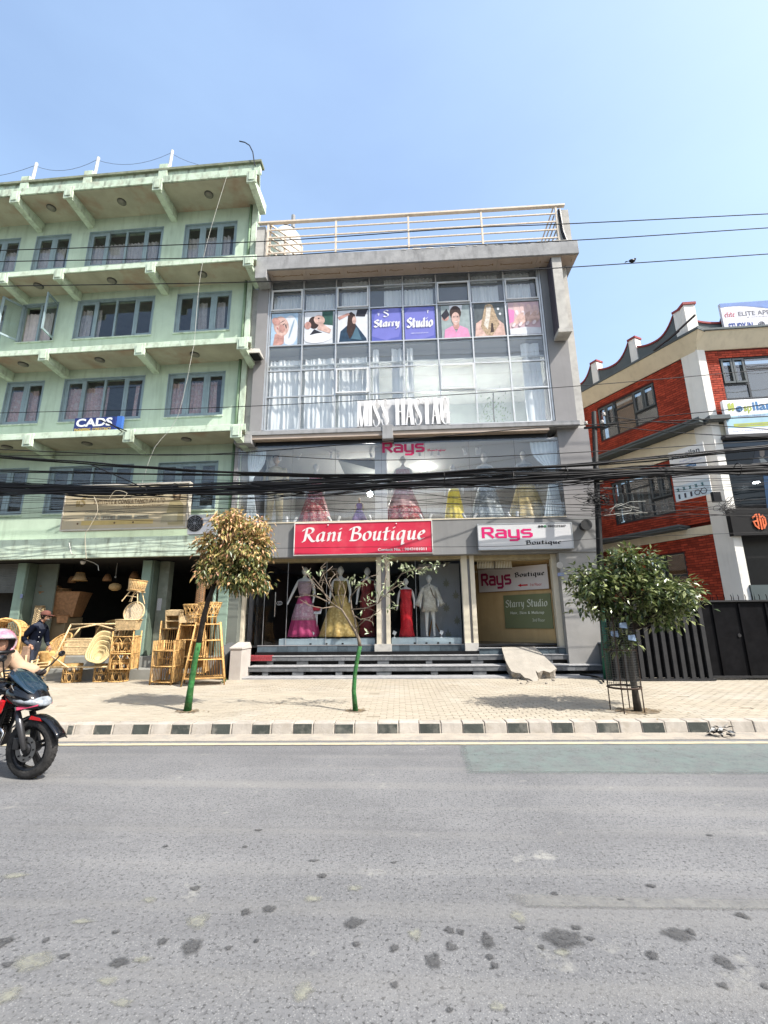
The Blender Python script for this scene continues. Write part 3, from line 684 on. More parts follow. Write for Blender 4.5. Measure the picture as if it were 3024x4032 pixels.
# ---- first floor boutique (glazed box)
X1 = [H(p, 1900, Y1)[0] for p in (930, 1149, 1320, 1503, 1676, 1853, 2036, 2215)]
b = MB(); b.box(-4.88, uR+.12, Y1-.02, 13.62, zf0, z1b-.004); part(b, 'fascia', mat('fascia_grey', (.25, .25, .245), .85, .08, 1.5, .3, 40, streak=.3, sc=(.16, .16, .16)))
b = MB(); b.box(-4.86, X1[7], Y1-.035, Y1+.05, z1b-.002, z1b+.03); part(b, 'sill', cream)
for i in range(7):
    b = MB(); b.box(X1[i]+.004, X1[i+1]-.004, Y1, Y1+.012, z1b+.031, z_slab-.142); part(b, 'glass_pane', gl_first)
    b = MB(); b.box(X1[i+1]-.003, X1[i+1]+.003, Y1-.002, Y1+.016, z1b+.031, z_slab-.142); part(b, 'pane_joint', mat('silicone', (.12, .12, .12)))
b = MB(); b.box(X1[7]+.004, uR+.12, Y1-.01, 13.62, z1b, z_slab+.118); part(b, 'pier', grey_wall)
b = MB(); b.box(X1[0]-.10, X1[0]-.004, Y1, 13.62, z1b, z_slab+.0); part(b, 'pier', grey_wall)
b = MB(); b.box(X1[0]-.1, uR-.1, 17.2, 17.3, z1b-.2, z_slab); part(b, 'back_wall', mat('shop_back_wall', (.34, .34, .34), .8))
b = MB(); b.box(X1[0]-.1, uR-.1, 13.0, 17.2, z_slab-.16, z_slab-.145); part(b, 'ceiling', mat('shop_ceiling', (.50, .51, .49), .8, .03, 1))
b = MB(); b.box(X1[0]-.1, uR-.1, 13.0, 17.2, z1b-.1, z1b-.01); part(b, 'shop_floor', mat('shop_floor', (.3, .29, .28), .3))
b = MB(); b.box(-4.56, -4.50, 13.62, 17.2, z1b, z_slab); b.box(uR-.36, uR-.3, 13.0, 17.2, z1b, z_slab); part(b, 'side_wall', wall_in)
xm0, xm1 = H(1478, 1950, 13.4)[0], H(1525, 1950, 13.4)[0]
b = MB(); b.box(xm0, xm1, 13.25, 13.6, z1b-.01, z_slab-.16); part(b, 'column', mat('white_column', (.62, .62, .62), .7))
# sloping stair soffit seen through the left panes
za, zb2 = H(1150, 1760, 14.2)[1], H(1470, 1860, 14.6)[1]
b = MB(); b.hexa([(-4.6, 14.0, za+.1), (-1.0, 14.4, zb2+.0), (-1.0, 17, zb2), (-4.6, 17, za+.1), (-4.6, 14.0, za+.4), (-1.0, 14.4, zb2+.3), (-1.0, 17, zb2+.3), (-4.6, 17, za+.4)]); part(b, 'stair_soffit', mat('stair_soffit', (.17, .18, .17), .8))
# white drapes tied back at both ends
zt1, zb1 = z_slab-.2, z1b+.02
def drape(xc, sgn, y=13.1, w=.55):
    def g(x, t):
        k = 1-.82*math.exp(-((t-.42)/.16)**2) if True else 1
        tie = xc-sgn*.18
        return tie+(x-tie)*(k if t < .42 else .18+.5*(t-.42)/.58)
    b = MB(); n = 40; R = 16; P = []
    for j in range(R+1):
        t = j/R; row = []
        for i in range(n+1):
            x = xc+sgn*w*(i/n-.5)*1.6; row.append(b.v((g(x, t), y+.03*math.sin(i*1.1)*(.4+abs(t-.42)), zt1+(zb1-zt1)*t)))
        P.append(row)
    for j in range(R):
        for i in range(n): b.F.append([P[j][i], P[j+1][i], P[j+1][i+1], P[j][i+1]])
    return b.build('drape', mat('sheer_drape', (.72, .80, .84), .8), GB, smooth=True)
drape(H(1012, 1800, 13.1)[0], 1, w=.36); drape(H(2150, 1800, 13.1)[0], -1)
# lit ceiling lamps and globes
lamp_m = mat('lamp_glow', (1, .97, .9), em=260, var=0)
def clight(px, py, y, r, zz=None, label='x', flat=True):
    x, z = H(px, py, y)
    if zz is not None: z = zz
    t = root('ceiling_lamp', label, 'lamp', (x, y, z), group='lit lamps inside the first floor boutique')
    b = MB(); b.lathe([(r*1.12, 0), (r*1.12, .03)], (x, y, z), 16) if flat else b.lathe([(r*.3, r*.9), (r*.3, r*1.1)], (x, y, z), 8)
    b.build('lamp_rim', white_m, t)
    b = MB(); b.ball((x, y, z-.004), r, 12, 8, sz=.25 if flat else 1); b.build('lamp_shade', lamp_m, t, smooth=True)
clight(1209, 1799, 14.3, .11, label='round lit ceiling lamp above the red gown mannequin')
clight(1710, 1748, 14.6, .12, label='round lit lamp beside the pink window lettering', flat=False)
clight(1670, 1841, 15.2, .11, label='lower round lit lamp right of the silver and red gown', flat=False)
clight(1995, 1735, 14.4, .09, label='bright lit lamp near the top of the sixth pane', flat=False)
clight(1457, 1945, 15.0, .09, label='lit square lamp low beside the white column above the child mannequin', flat=False)
# small track spots at the ceiling and floor uplights
def spot(x, y, z, tilt, label, grp, cat='spotlight', up=False):
    t = root('spotlight', label, cat, (x, y, z), ry=tilt, group=grp)
    s = 1 if up else -1
    b = MB(); b.lathe([(.035, 0), (.035, s*.03)], (0, 0, 0), 10); b.tube([(0, 0, s*.02), (0, 0, s*.07)], .01, 5); b.T = None
    b2 = MB(); b2.lathe([(.038, s*.06), (.042, s*.22)] if s > 0 else [(.042, s*.22), (.038, s*.06)], (0, 0, 0), 12)
    for q, nme in ((b, 'spot_base'), (b2, 'spot_head')):
        q.V = [ROOTM[t] @ v for v in q.V]; q.build(nme, white_m, t)
SPL = ('beside the left drape', 'above the male mannequin, lower of two', 'left of the male mannequin near the drape', 'left of a close pair above the third pane', 'right of a close pair above the third pane', 'just left of the white column', 'right of the pink lettering', 'left of the bright lamp in the sixth pane', 'right of the bright lamp in the sixth pane', 'above the y of the pink lettering', 'above the s of the pink lettering', 'above the yellow gown', 'above the dark silver gown', 'above the right drape')
UPL = ['small white uplight on the window sill '+q for q in ('beside the male mannequin feet, upright one', 'beside the male mannequin feet, leaning right', 'right of the red lehenga, leaning left', 'right of the red lehenga, leaning right', 'left of the white column', 'between the pale red and yellow gowns, leaning left', 'between the pale red and yellow gowns, leaning right', 'between the yellow and silver gowns, leaning left', 'between the yellow and silver gowns, leaning right', 'between the silver and pale gold gowns, leaning left', 'between the silver and pale gold gowns, upright')]
for k, (px, py, ti) in enumerate(((1005+10, 1790, -.2), (1186, 1775, .5), (1104, 1775, 0), (1305, 1770, 0), (1333, 1770, .1), (1455, 1765, -.3), (1730, 1750, .2), (1822, 1745, -.4), (1890, 1742, .3), (1650, 1722, 0), (1697, 1722, 0), (1827, 1717, 0), (1873, 1714, 0), (2185, 1700, 0))):
    x, z = H(px, py, 13.5); spot(x, 13.5, z_slab-.17, ti, 'small white ceiling spotlight '+SPL[k], 'ceiling track spotlights')
for k, (px, ti) in enumerate(((1127, -.1), (1152, .45), (1305, -.6), (1325, .4), (1462, -.35), (1668, -.5), (1690, .35), (1838, -.45), (1865, .55), (2018, -.5), (2042, .05))):
    x = H(px, 2050, 13.0)[0]; spot(x, 13.0+.12, z1b+.03, ti, UPL[k], 'uplights along the window sill', up=True)
# ---- ground floor
xg = {k: H(p, 2400, YG)[0] for k, p in dict(l0=948, l1=968, m0=1484, m1=1502, m2=1521, m3=1537, r0=1822, r1=1846, r2=1856, r3=1874, e0=2182, e1=2204).items()}
zh = zf0
b = MB(); b.box(xg['m1'], xg['m2'], YG-.08, 13.7, FLZ-.12, zh); part(b, 'column', grey_wall)
b = MB(); b.box(xg['r1'], xg['r2']+.02, YG-.08, 13.7, FLZ-.12, zh); part(b, 'column', grey_wall)
for a, c in (('l0', 'l1'), ('m0', 'm1'), ('m2', 'm3'), ('r0', 'r1'), ('r2', 'r3'), ('e0', 'e1')):
    b = MB(); b.box(xg[a], xg[c]-.002, YG-.14, YG+.05, FLZ+(.0 if a != 'e0' else -.12), zh-.004); part(b, 'shutter_rail', cream, bevel=.006)
b = MB(); b.box(xg['l0']-.02, xg['r3'], YG-.12, YG+.3, zh-.09, zh-.005); b.box(xg['r3'], xg['e1'], YG-.10, YG+.3, zh-.14, zh-.005); part(b, 'shutter_box', mat('brass_shutter', (.38, .31, .18), .5, .2, 8))
b = MB(); b.box(xg['e1']+.0, uR-.02, 12.92, 13.6, .1, zf0-.003); part(b, 'pier', mat('grey_plaster_pale', (.36, .35, .33), .9, .12, 1.5, .4, 40, blotch=.3, bc=(.22, .22, .22), bls=1.3))
b = MB(); b.box(xg['m0']-.06, xg['m3']+.03, YG-.16, YG, FLZ-.2, FLZ+.02); b.box(xg['r0'], xg['r3'], YG-.16, YG+.2, FLZ-.2, FLZ+.03); b.box(xg['l0']-.12, xg['l0']-.02, YG-.1, 13.7, FLZ, zh); part(b, 'column_base', side_conc)
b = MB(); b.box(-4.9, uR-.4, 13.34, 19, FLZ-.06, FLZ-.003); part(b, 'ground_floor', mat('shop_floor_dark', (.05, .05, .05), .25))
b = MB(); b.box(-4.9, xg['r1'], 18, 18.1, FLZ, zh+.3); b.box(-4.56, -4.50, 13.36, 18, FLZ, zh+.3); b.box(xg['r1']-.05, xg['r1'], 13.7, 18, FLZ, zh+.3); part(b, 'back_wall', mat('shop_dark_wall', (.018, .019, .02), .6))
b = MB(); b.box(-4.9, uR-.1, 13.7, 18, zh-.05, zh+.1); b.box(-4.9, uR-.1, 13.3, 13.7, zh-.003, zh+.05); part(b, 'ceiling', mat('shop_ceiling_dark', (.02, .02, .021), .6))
# ground glass panes
xd = [xg['l1'], H(1130, 2400, YG)[0], H(1285, 2400, YG)[0], xg['m0']]
for a, c in ((xd[0], H(1040, 2400, YG)[0]), (H(1040, 2400, YG)[0], xd[1]), (xd[1], xd[2]), (xd[2], xd[3]), (xg['m3'], H(1640, 2400, YG)[0]), (H(1640, 2400, YG)[0], xg['r0'])):
    b = MB(); b.box(a+.006, c-.006, YG-.006, YG+.006, FLZ+.003, zh-.093); o = part(b, 'shop_glass_pane', gl_shop)
    b = MB(); b.box(c-.008, c-.001, YG-.01, YG+.012, FLZ+.003, zh-.093); b.build('pane_edge', alu, o)
hx, hz = H(1083, 2380, YG-.06)
dh = MB(); dh.tube([(hx, YG-.05, hz-.35), (hx, YG-.05, hz+.35)], .012, 8); dh.tube([(hx, YG-.05, hz+.3), (hx, YG, hz+.3)], .008, 6); dh.tube([(hx, YG-.05, hz-.3), (hx, YG, hz-.3)], .008, 6)
dh.build('door_handle', mat('steel', (.7, .7, .7), .2, metal=1), GB)
lx, lz = H(1100, 2375, YG-.01); b = MB(); b.ring((lx, YG-.01, lz), .06, .006, 20, 5, 'y', sx=1.35, sy=.9); b.ring((lx, YG-.01, lz), .03, .005, 14, 5, 'y'); b.build('door_emblem', mat('sticker_grey', (.5, .5, .5)), GB)
# platforms
bl = mat('pale_blue_platform', (.44, .53, .58), .5, .05, 3, streak=.3, sc=(.25, .28, .3))
def platform(pa, pb, label):
    x0, x1 = H(pa, 2520, YG)[0], H(pb, 2520, YG)[0]
    t = root('display_platform', label, 'platform', (x0, YG, FLZ))
    b = MB(); b.box(x0, x1, YG+.03, 14.2, FLZ+.002, FLZ+.17); b.build('platform_body', bl, t, bevel=.006)
    for k in range(2, 6):
        xx = x0+(x1-x0)*k/6; b = MB(); b.box(xx-.03, xx+.03, YG+.022, YG+.029, FLZ+.01, FLZ+.05); b.build('cable_slot', black_m, t)
    return FLZ+.17
ZP = platform(1097, 1476, 'long pale blue display platform under the mannequins in the left shop window')
platform(1541, 1818, 'pale blue display platform in the right shop window')
# ground floor ceiling lamps
for (px, py), lb in zip(((1160, 2224), (1265, 2219), (1330, 2201), (1355, 2213), (1450, 2195), (1580, 2200)), ('nearest the glass door', 'above the magenta skirt mannequin', 'left of the gold lehenga mannequin head', 'above the gold lehenga mannequin', 'above the maroon gown mannequin', 'above the red satin gown')):
    x, z = H(px, py, 14.6)
    t = root('ceiling_lamp', 'small flat lit ceiling lamp '+lb, 'lamp', (x, 14.6, z), group='lamps on the ground floor ceiling')
    b = MB(); b.box(x-.1, x+.1, 14.4, 14.8, z, z+.04); b.build('lamp_housing', white_m, t); b = MB(); b.box(x-.09, x+.09, 14.42, 14.78, z-.006, z-.001); b.build('diffuser', lamp_m, t)
# wallpaper panel in the right window
x0, x1 = H(1655, 2400, 13.75)[0], H(1822, 2400, 13.75)[0]
b = MB(); b.box(x0, x1, 14.25, 14.3, FLZ, zh-.1); o = part(b, 'wallpaper_panel', mat('grey_wallpaper', (.45, .45, .45), .7, .05, 4))
mo = MB()
for (px, py) in ((1760, 2215), (1757, 2298), (1795, 2345), (1758, 2395), (1800, 2445), (1765, 2500)):
    x, z = H(px, py, 14.245)
    for a in range(8):
        t = 2*PI*a/8; dx, dz = math.sin(t), math.cos(t); L_ = .17 if a == 0 else .12
        mo.face([(x, 14.246, z), (x+dx*L_*.5-dz*.025, 14.246, z+dz*L_*.5+dx*.025), (x+dx*L_, 14.246, z+dz*L_*1.1), (x+dx*L_*.5+dz*.025, 14.246, z+dz*L_*.5-dx*.025)])
mo.build('damask_motif', mat('damask_gold', (.33, .31, .24), .7), o)
# entrance passage on the right: angled timber wall, floor, dark inside
FE = FLZ-.1
A = Vector((xg['r3']+.05, 15.3, 0)); B = Vector((xg['e0']+.02, 13.45, 0))
EF = Frame(A.x, A.y, math.degrees(math.atan2(B.y-A.y, B.x-A.x))); EL = (B-A).length
b = MB(EF.T); b.box(0, EL, 0, .08, FE, zh+.1); part(b, 'entrance_wall', mat('ochre_board', (.52, .36, .17), .6, .1, 2, streak=.3, sc=(.3, .18, .08)))
b = MB(); b.prismz([(xg['r3']+.0, 13.12), (uR-.2, 13.12), (uR-.2, 13.5), (A.x+.1, 16.5), (xg['r3'], 16.5)], FE-.1, FE); part(b, 'entrance_floor', grey_conc)
b = MB(); b.box(xg['r3']-.02, xg['r3']+.03, 13.36, 16.5, FE, zh); part(b, 'entrance_side', mat('entrance_side', (.3, .26, .2), .8))
b = MB(EF.T); b.bar((0.02, -.02, FE+2.28), (EL, -.02, FE+2.28), .04, .05); b.build('batten', mat('pale_batten', (.6, .5, .35)), GB)
# slatted transom grille, top left of the entrance
x0, z0 = H(1877, 2240, 13.6); x1, z1 = H(2010, 2192, 13.6)
z0, z1 = min(z0, z1), max(z0, z1)
t = MB(); t.box(x0, x1, 13.5, 13.53, z0-.03, z0); t.box(x0, x1, 13.5, 13.53, z1-.02, z1+.01); t.box((x0+x1)/2-.02, (x0+x1)/2+.02, 13.49, 13.54, z0, z1-.02); g = part(t, 'transom_grille', mat('dark_grille', (.1, .08, .06)))
for k in range(22):
    x = x0+(x1-x0)*(k+.5)/22
    b = MB(); b.box(x-.013, x+.013, 13.51, 13.525, z0+.002, z1-.022); b.build('slat', mat('grille_cream', (.66, .6, .45)), g)
# meter seal, number plate on the pier
x, z = H(2204, 2225, 12.915); b = MB(); b.lathe([(.09, 0), (.09, .02), (.05, .035)], (x, 12.915, z), 20, axis='y'); b.build('vent_cap', side_conc, GB)
x, z = H(2208, 2262, 12.915); b = MB(); b.box(x-.09, x+.09, 12.905, 12.917, z-.045, z+.045); b.build('street_plate', mat('plate_blue', (.22, .26, .42), .5), GB)
x, z = H(2302, 2070, 12.8); b = MB(); b.lathe([(.13, -.1), (.13, .12), (.09, .12), (.09, -.05)], (x, 12.85, z), 18, axis='y'); b.lathe([(.155, -.1), (.155, -.06)], (x, 12.75, z), 18, axis='y'); b.build('duct_pipe', mat('dark_duct', (.06, .06, .06), .5, metal=.5), GB)
# ---- flood light box at the left edge
x, z = H(1000, 1385, 12.6)
t = root('flood_light', 'grey flood light box fixed to the left edge of the grey facade', 'light', (x, 12.8, z))
b = MB(); b.hexa([(x-.2, 12.5, z-.09), (x+.2, 12.55, z-.07), (x+.2, 13.0, z-.05), (x-.2, 13.0, z-.08), (x-.17, 12.55, z+.1), (x+.17, 12.6, z+.11), (x+.16, 13.0, z+.1), (x-.16, 13.0, z+.1)]); b.build('housing', side_conc, t, bevel=.01)
b = MB(); b.tube([(x+.1, 12.6, z-.05), (x+.16, 12.55, z-.12)], .01, 5); b.box(x-.15, x+.15, 12.56, 12.95, z-.1, z-.088); b.build('lens', black_m, t)
# ---- rooftop railing, side rails, tank
zr = zr1
rt = root('roof_railing', 'beige metal railing with five rails along the roof edge of the grey building', 'railing', (0, 12.7, zr))
px_posts = (1053, 1322, 1610, 1902, 2204)
xp = [H(p, 960, 12.72)[0] for p in px_posts]; zt_r = H(1610, 845, 12.72)[1]
hz_ = zt_r-zr
for x in xp:
    b = MB(); b.box(x-.03, x+.03, 12.69, 12.75, zr-.002, zr+hz_-.04); b.build('post', rail_m, rt)
b = MB(); b.box(xp[0]-.35, xp[-1]+.3, 12.66, 12.78, zr+hz_-.04, zr+hz_+.02); b.build('top_rail', rail_m, rt)
for k in range(1, 5):
    b = MB(); z = zr+hz_*(1-k/5); b.box(xp[0]+.031, xp[-1]-.031, 12.70, 12.74, z-.02, z+.02); b.build('rail', rail_m, rt)
for k in range(0, 6):
    z = zr+hz_*(1-k/6)-.01; b = MB(); b.bar((xp[0]+.04, 12.80, z), (-3.72, 13.75, z-.02*k), .05, .045); b.build('stair_rail', rail_m, rt)
for q_ in (0, .45, 1):
    b = MB(); X_ = xp[0]+.04+(-3.72-xp[0]-.04)*q_; Y_ = 12.8+.95*q_; b.box(X_-.03, X_+.03, Y_+.03, Y_+.09, zr, zr+hz_); b.build('post', rail_m, rt)
for k in range(9):
    b = MB(); z = zr+.02+.03*k; b.bar((xp[0]+.1, 13.2+.1*k, z), (-3.5, 13.9+.05*k, z+.12), .03, .03); b.build('stacked_slat', rail_m, rt)
for xs in (xp[-1]-.05,):
    for k in range(0, 5):
        b = MB(); z = zr+hz_*(1-k/5)-.01; b.box(xs-.02, xs+.02, 12.79, 19 if xs > 0 else 15.5, z-.02, z+.02); b.build('side_rail', rail_m, rt)
    for y in (15.4, 18) if xs > 0 else (14.2, 15.4):
        b = MB(); b.box(xs-.03, xs+.03, y, y+.06, zr, zr+hz_-.032); b.build('post', rail_m, rt)
b = MB(); b.box(xp[-1]+.12, xp[-1]+.42, 12.75, 13.2, zr+.0, zr+hz_-.15); part(b, 'parapet_pier', side_conc)
b = MB(); b.box(xp[0]-.42, xp[0]-.12, 12.75, 13.2, zr+.0, zr+hz_-.1); part(b, 'parapet_pier', side_conc)
b = MB(); b.tube([(xp[-1]+.1, 12.7, zr+hz_-.2), (xp[-1]+.12, 12.68, zr+.5), (xp[-1]+.2, 12.66, zr+.03)], .06, 8); b.build('torn_membrane', black_m, GB)
tk = root('water_tank', 'round pale water tank behind the left end of the rooftop railing', 'water tank', (-4.8, 15, zr))
b = MB(); b.lathe([(.75, 0), (.78, .2), (.74, .45), (.78, .7), (.74, .95), (.78, 1.2), (.72, 1.45), (.5, 1.7), (.2, 1.85)], (-4.75, 15.2, zr+1.95), 24, .8, .8); b.build('tank_body', mat('tank_white', (.55, .56, .56), .5), tk, smooth=True)
b = MB(); b.lathe([(.2, 1.85), (.2, 1.96)], (-4.75, 15.2, zr+1.95), 16); b.build('lid', black_m, tk)
b = MB(); b.tube([(-4.45, 15.0, zr+3.7), (-4.45, 15, zr+4.3)], .09, 6); b.build('pipe', mat('pipe_grey', (.3, .3, .3)), tk)
for sx in (-1, 1):
    for sy in (-1, 1):
        b = MB(); b.box(-4.75+sx*.45-.04, -4.75+sx*.45+.04, 15.2+sy*.45-.04, 15.2+sy*.45+.04, zr, zr+1.95); b.build('stand_leg', rail_m, tk)
b = MB(); b.box(-5.35, -4.15, 14.6, 15.8, zr+1.951, zr+2.04); b.build('stand_top', grey_conc, tk)
# ------------------------------------------------------------------ entrance steps of the grey building
SX0, SX1 = H(952, 2640, 12.15)[0], 5.45
stp = root('entrance_steps', 'wide dark stone entrance steps with open slots in front of the boutique', 'steps', (0, 12.15, .14))
zt0, zt1_, zt2_ = .185, .425, .665
st_grey = mat('step_stone', (.15, .155, .16), .6, .2, 6, .4, 40, blotch=.4, bc=(.27, .27, .27), bls=8, isl=.22)
st_lip = mat('step_tread', (.36, .36, .36), .6, .15, 5, .3, 40, blotch=.4, bc=(.2, .2, .2), bls=5)
st_blue = mat('step_tile_blue', (.095, .125, .145), .45, .2, 6, .3, 40, isl=.3)
RX0, RX1 = H(1990, 2600, 12.6)[0], H(2175, 2600, 12.6)[0]
b = MB(); b.box(SX0, SX1, 12.15, 13.3, .1, zt0); b.build('bottom_step', st_lip, stp, bevel=.008)
b = MB(); b.box(SX0, SX1, 13.12, 13.3, .19, FLZ-.18); b.box(SX0, SX1, 12.98, 13.11, .186, .30); b.build('step_core', black_m, stp)
tl = None
def tiles(y, z0, z1, wd, m, name, x0=SX0, x1=SX1):
    x = x0
    while x < x1-.05:
        w_ = min(wd*rnd.uniform(.96, 1.04), x1-x)
        b = MB(); d = rnd.uniform(-.003, .003); b.box(x+.003, x+w_-.003, y+d, y+.03, z0+rnd.uniform(0, .004), z1-.002); b.build(name, m, stp); x += w_
for yf, zt_, xe in ((12.6, zt1_, 4.9), (13.0, zt2_, 4.75)):
    b = MB(); b.box(SX0, xe, yf-.015, yf+.55 if yf < 13 else 13.28, zt_-.028, zt_); b.build('tread', st_lip, stp, bevel=.006)
    b = MB(); b.box(SX0, xe, yf+.031, yf+.5 if yf < 12.9 else 13.2, zt_-.14, zt_-.03); b.build('tread_slab', grey_conc, stp)
    tiles(yf, zt_-.14, zt_-.03, .33, st_grey, 'riser_tile', SX0, xe)
    # supports between dark slots
    zz = zt_-.24
    for px0, px1 in (((1034, 1056), (1152, 1195), (1322, 1347), (1483, 1541), (1697, 1724), (1864, 1915), (2150, 2175)) if yf < 12.9 else ((1050, 1074), (1168, 1212), (1333, 1355), (1487, 1532), (1678, 1703), (1857, 1905), (2160, 2180))):
        a, c = H(px0, 2650, yf+.05)[0], H(px1, 2650, yf+.05)[0]
        b = MB(); b.box(a, c, yf+.02, yf+.35, zz+.001, zt_-.142); b.build('support', st_grey, stp)
    b = MB(); b.box(SX0, xe, yf+.36, yf+.40, zz+.001, zt_-.142); b.build('slot_back', black_m, stp)
tiles(YG-.03, zt2_+.002, FLZ-.02, .29, st_blue, 'floor_tile', SX0, xg['r3'])
tiles(13.10, zt2_+.002, FE-.012, .27, st_blue, 'floor_tile', xg['r3'], 4.7)
b = MB(); b.box(SX0, xg['r3'], YG-.04, YG+.04, FLZ-.02, FLZ); b.build('sill_lip', st_lip, stp)
b = MB(); b.box(xg['r3'], 4.75, 13.07, 13.12, FE-.012, FE+.004); b.build('sill_lip', st_lip, stp)
# red mat
x0, x1 = H(975, 2578, 12.98)[0], H(1072, 2578, 12.98)[0]
b = MB(); b.box(x0, x1, 12.975, 13.22, zt2_+.002, zt2_+.012); b.box(x0, x1, 12.968, 12.976, zt2_-.13, zt2_+.012)
props(b.build('door_mat', mat('red_mat', (.33, .05, .06), .95, .2, 30, .6, 80, blotch=.4, bc=(.5, .2, .2), bls=30)), 'red door mat draped over the top step edge below the glass door', 'mat')
# broken concrete ramp
rp = root('broken_ramp', 'broken pale concrete ramp slab lying over the right part of the steps', 'ramp', (3, 12.2, .15))
ram = mat('ramp_concrete', (.36, .33, .28), .95, .1, 3, .8, 30, blotch=.4, bc=(.50, .45, .38), bls=2, speck=.4)
brk = mat('broken_concrete', (.32, .29, .25), 1, .4, 12, 2.5, 20)
P0 = H(1975, 2548, 13.05); P1 = H(2105, 2548, 13.05)
c_ = []
for px, py, z in ((1975, 2548, FE+.01), (2105, 2545, FE+.01), (2190, 2625, .34), (2190, 2655, .26), (2120, 2672, .24), (2098, 2640, .28), (2118, 2688, .20), (2105, 2700, .16), (2062, 2690, .18), (2025, 2665, .23), (2010, 2650, .28)):
    x, y = W0.floor(px, py, z); c_.append((x, y, z))
ys = [p[1] for p in c_]
# one sloping plane, outline from the points
yA, zA = 13.05, FE+.015; yB, zB = 11.75, .19
def zpl(y): return zA+(zB-zA)*(yA-y)/(yA-yB)
out = []
for px, py in ((1975, 2548), (2105, 2546), (2140, 2580), (2193, 2632), (2180, 2640), (2165, 2648), (2140, 2640), (2118, 2648), (2108, 2640), (2120, 2672), (2112, 2690), (2085, 2672), (2066, 2668), (2048, 2650), (2028, 2648), (2012, 2642), (1990, 2600)):
    d = pxray(px, py); k = (zA-zB)/(yA-yB); t = (zB-k*yB-CAM.z+k*0)/(d.z-k*d.y); p = CAM+d*t; out.append(p)
top = MB(); bot = MB()
N_ = len(out)
top.face([p for p in out]); o = top.build('ramp_top', ram, rp)
sd = MB()
for i in range(N_):
    a, c = out[i], out[(i+1) % N_]; n_ = max(1, int((a-c).length/.06))
    for j in range(n_):
        p, q = a.lerp(c, j/n_), a.lerp(c, (j+1)/n_)
        th = .26 if min(p.y, q.y) < 12.4 else .12
        def dn(p, s): return Vector((p.x+.05*noise.noise(p*9+Vector((s, 0, 0)))+.03*s, p.y+.10*noise.noise(p*11+Vector((s*3, 5, 0)))+.12*s, max(.13, p.z-th*s)))
        for s0_, s1_ in ((0, .35), (.35, .7), (.7, 1)):
            A0 = p if s0_ == 0 else dn(p, s0_); B0 = q if s0_ == 0 else dn(q, s0_)
            sd.face([A0, B0, dn(q, s1_), dn(p, s1_)])
sd.build('broken_edge', brk, rp)
for k in range(26):
    x, y = W0.floor(rnd.uniform(2010, 2200), rnd.uniform(2650, 2700), .15); s = rnd.uniform(.01, .04)
    b = MB(); b.ball((x, y, .15+s*.4), s, 6, 4, sz=.7)
    if k < 12: b.build('rubble', brk, rp)
# low dark wall and flank to the right of the steps
fl = mat('dark_grey_plaster', (.10, .105, .105), .9, .15, 1.5, .4, 40, blotch=.3, bc=(.16, .165, .165), bls=1.2)
lw = root('flank_wall', 'dark grey plaster wall with low ledge right of the entrance steps', 'wall', (5.6, 12.5, .14))
xw0 = 4.98; xw1 = H(2395, 2600, 12.1)[0]
b = MB(); b.prismz([(4.95, 13.0), (5.1, 12.65), (xw1, 12.05), (xw1+.15, 12.05), (xw1+.15, 13.0)], .1, .93); b.build('ledge', fl, lw)
b = MB(); b.prismz([(4.93, 13.03), (5.08, 12.63), (xw1+.01, 12.02), (xw1+.17, 12.02), (xw1+.17, 13.03)], .931, .975); b.build('coping', grey_conc, lw)
b = MB(); b.box(uR-.05, xw1+.18, 12.98, 13.2, .976, H(2300, 2215, 13)[1]); b.build('wall', fl, lw)
# leaning concrete blocks left of the steps
cb = mat('pale_block', (.50, .46, .42), .9, .08, 3, .4, 40, blotch=.3, bc=(.38, .34, .3), bls=3)
x0, x1 = H(903, 2620, 12.05)[0], H(949, 2620, 12.05)[0]; zt_ = H(925, 2548, 12.05)[1]
t = root('concrete_bollard_block', 'pale square concrete pier with capped top at the left end of the steps', 'pier', ((x0+x1)/2, 12.2, .14))
b = MB(); b.box(x0, x1, 12.05, 12.75, .1, zt_-.06); b.build('pier_shaft', cb, t, bevel=.01)
b = MB(); b.hexa([(x0-.02, 12.03, zt_-.06), (x1+.02, 12.03, zt_-.06), (x1+.02, 12.77, zt_-.06), (x0-.02, 12.77, zt_-.06), (x0-.02, 12.03, zt_-.01), (x1+.02, 12.03, zt_-.01), (x1-.02, 12.7, zt_+.1), (x0-.05, 12.7, zt_+.1)]); b.build('cap', cb, t, bevel=.01)
x2 = H(874, 2600, 12.2)[0]
t = root('leaning_slab', 'thin grey slab leaning against the pale concrete pier', 'slab', (x2, 12.3, .14))
b = MB(); b.hexa([(x2, 12.15, .1), (x2+.1, 12.15, .1), (x2+.1, 12.75, .1), (x2, 12.75, .1), (x2-.04, 12.15, zt_-.0), (x2+.15, 12.2, zt_-.25), (x2+.15, 12.75, zt_+.06), (x2-.04, 12.75, zt_+.1)]); b.build('slab_body', fl, t, bevel=.008)
# black pipe on the ground
x, y = W0.floor(2300, 2668, .2)
b = MB(); b.tube([Vector((*W0.floor(p, q, .2), .2)) for p, q in ((2285, 2656), (2320, 2660), (2355, 2666), (2372, 2676), (2376, 2684))], .025, 8)
props(b.build('hose', black_m), 'short black hose lying on the pavement at the foot of the dark flank wall', 'hose')
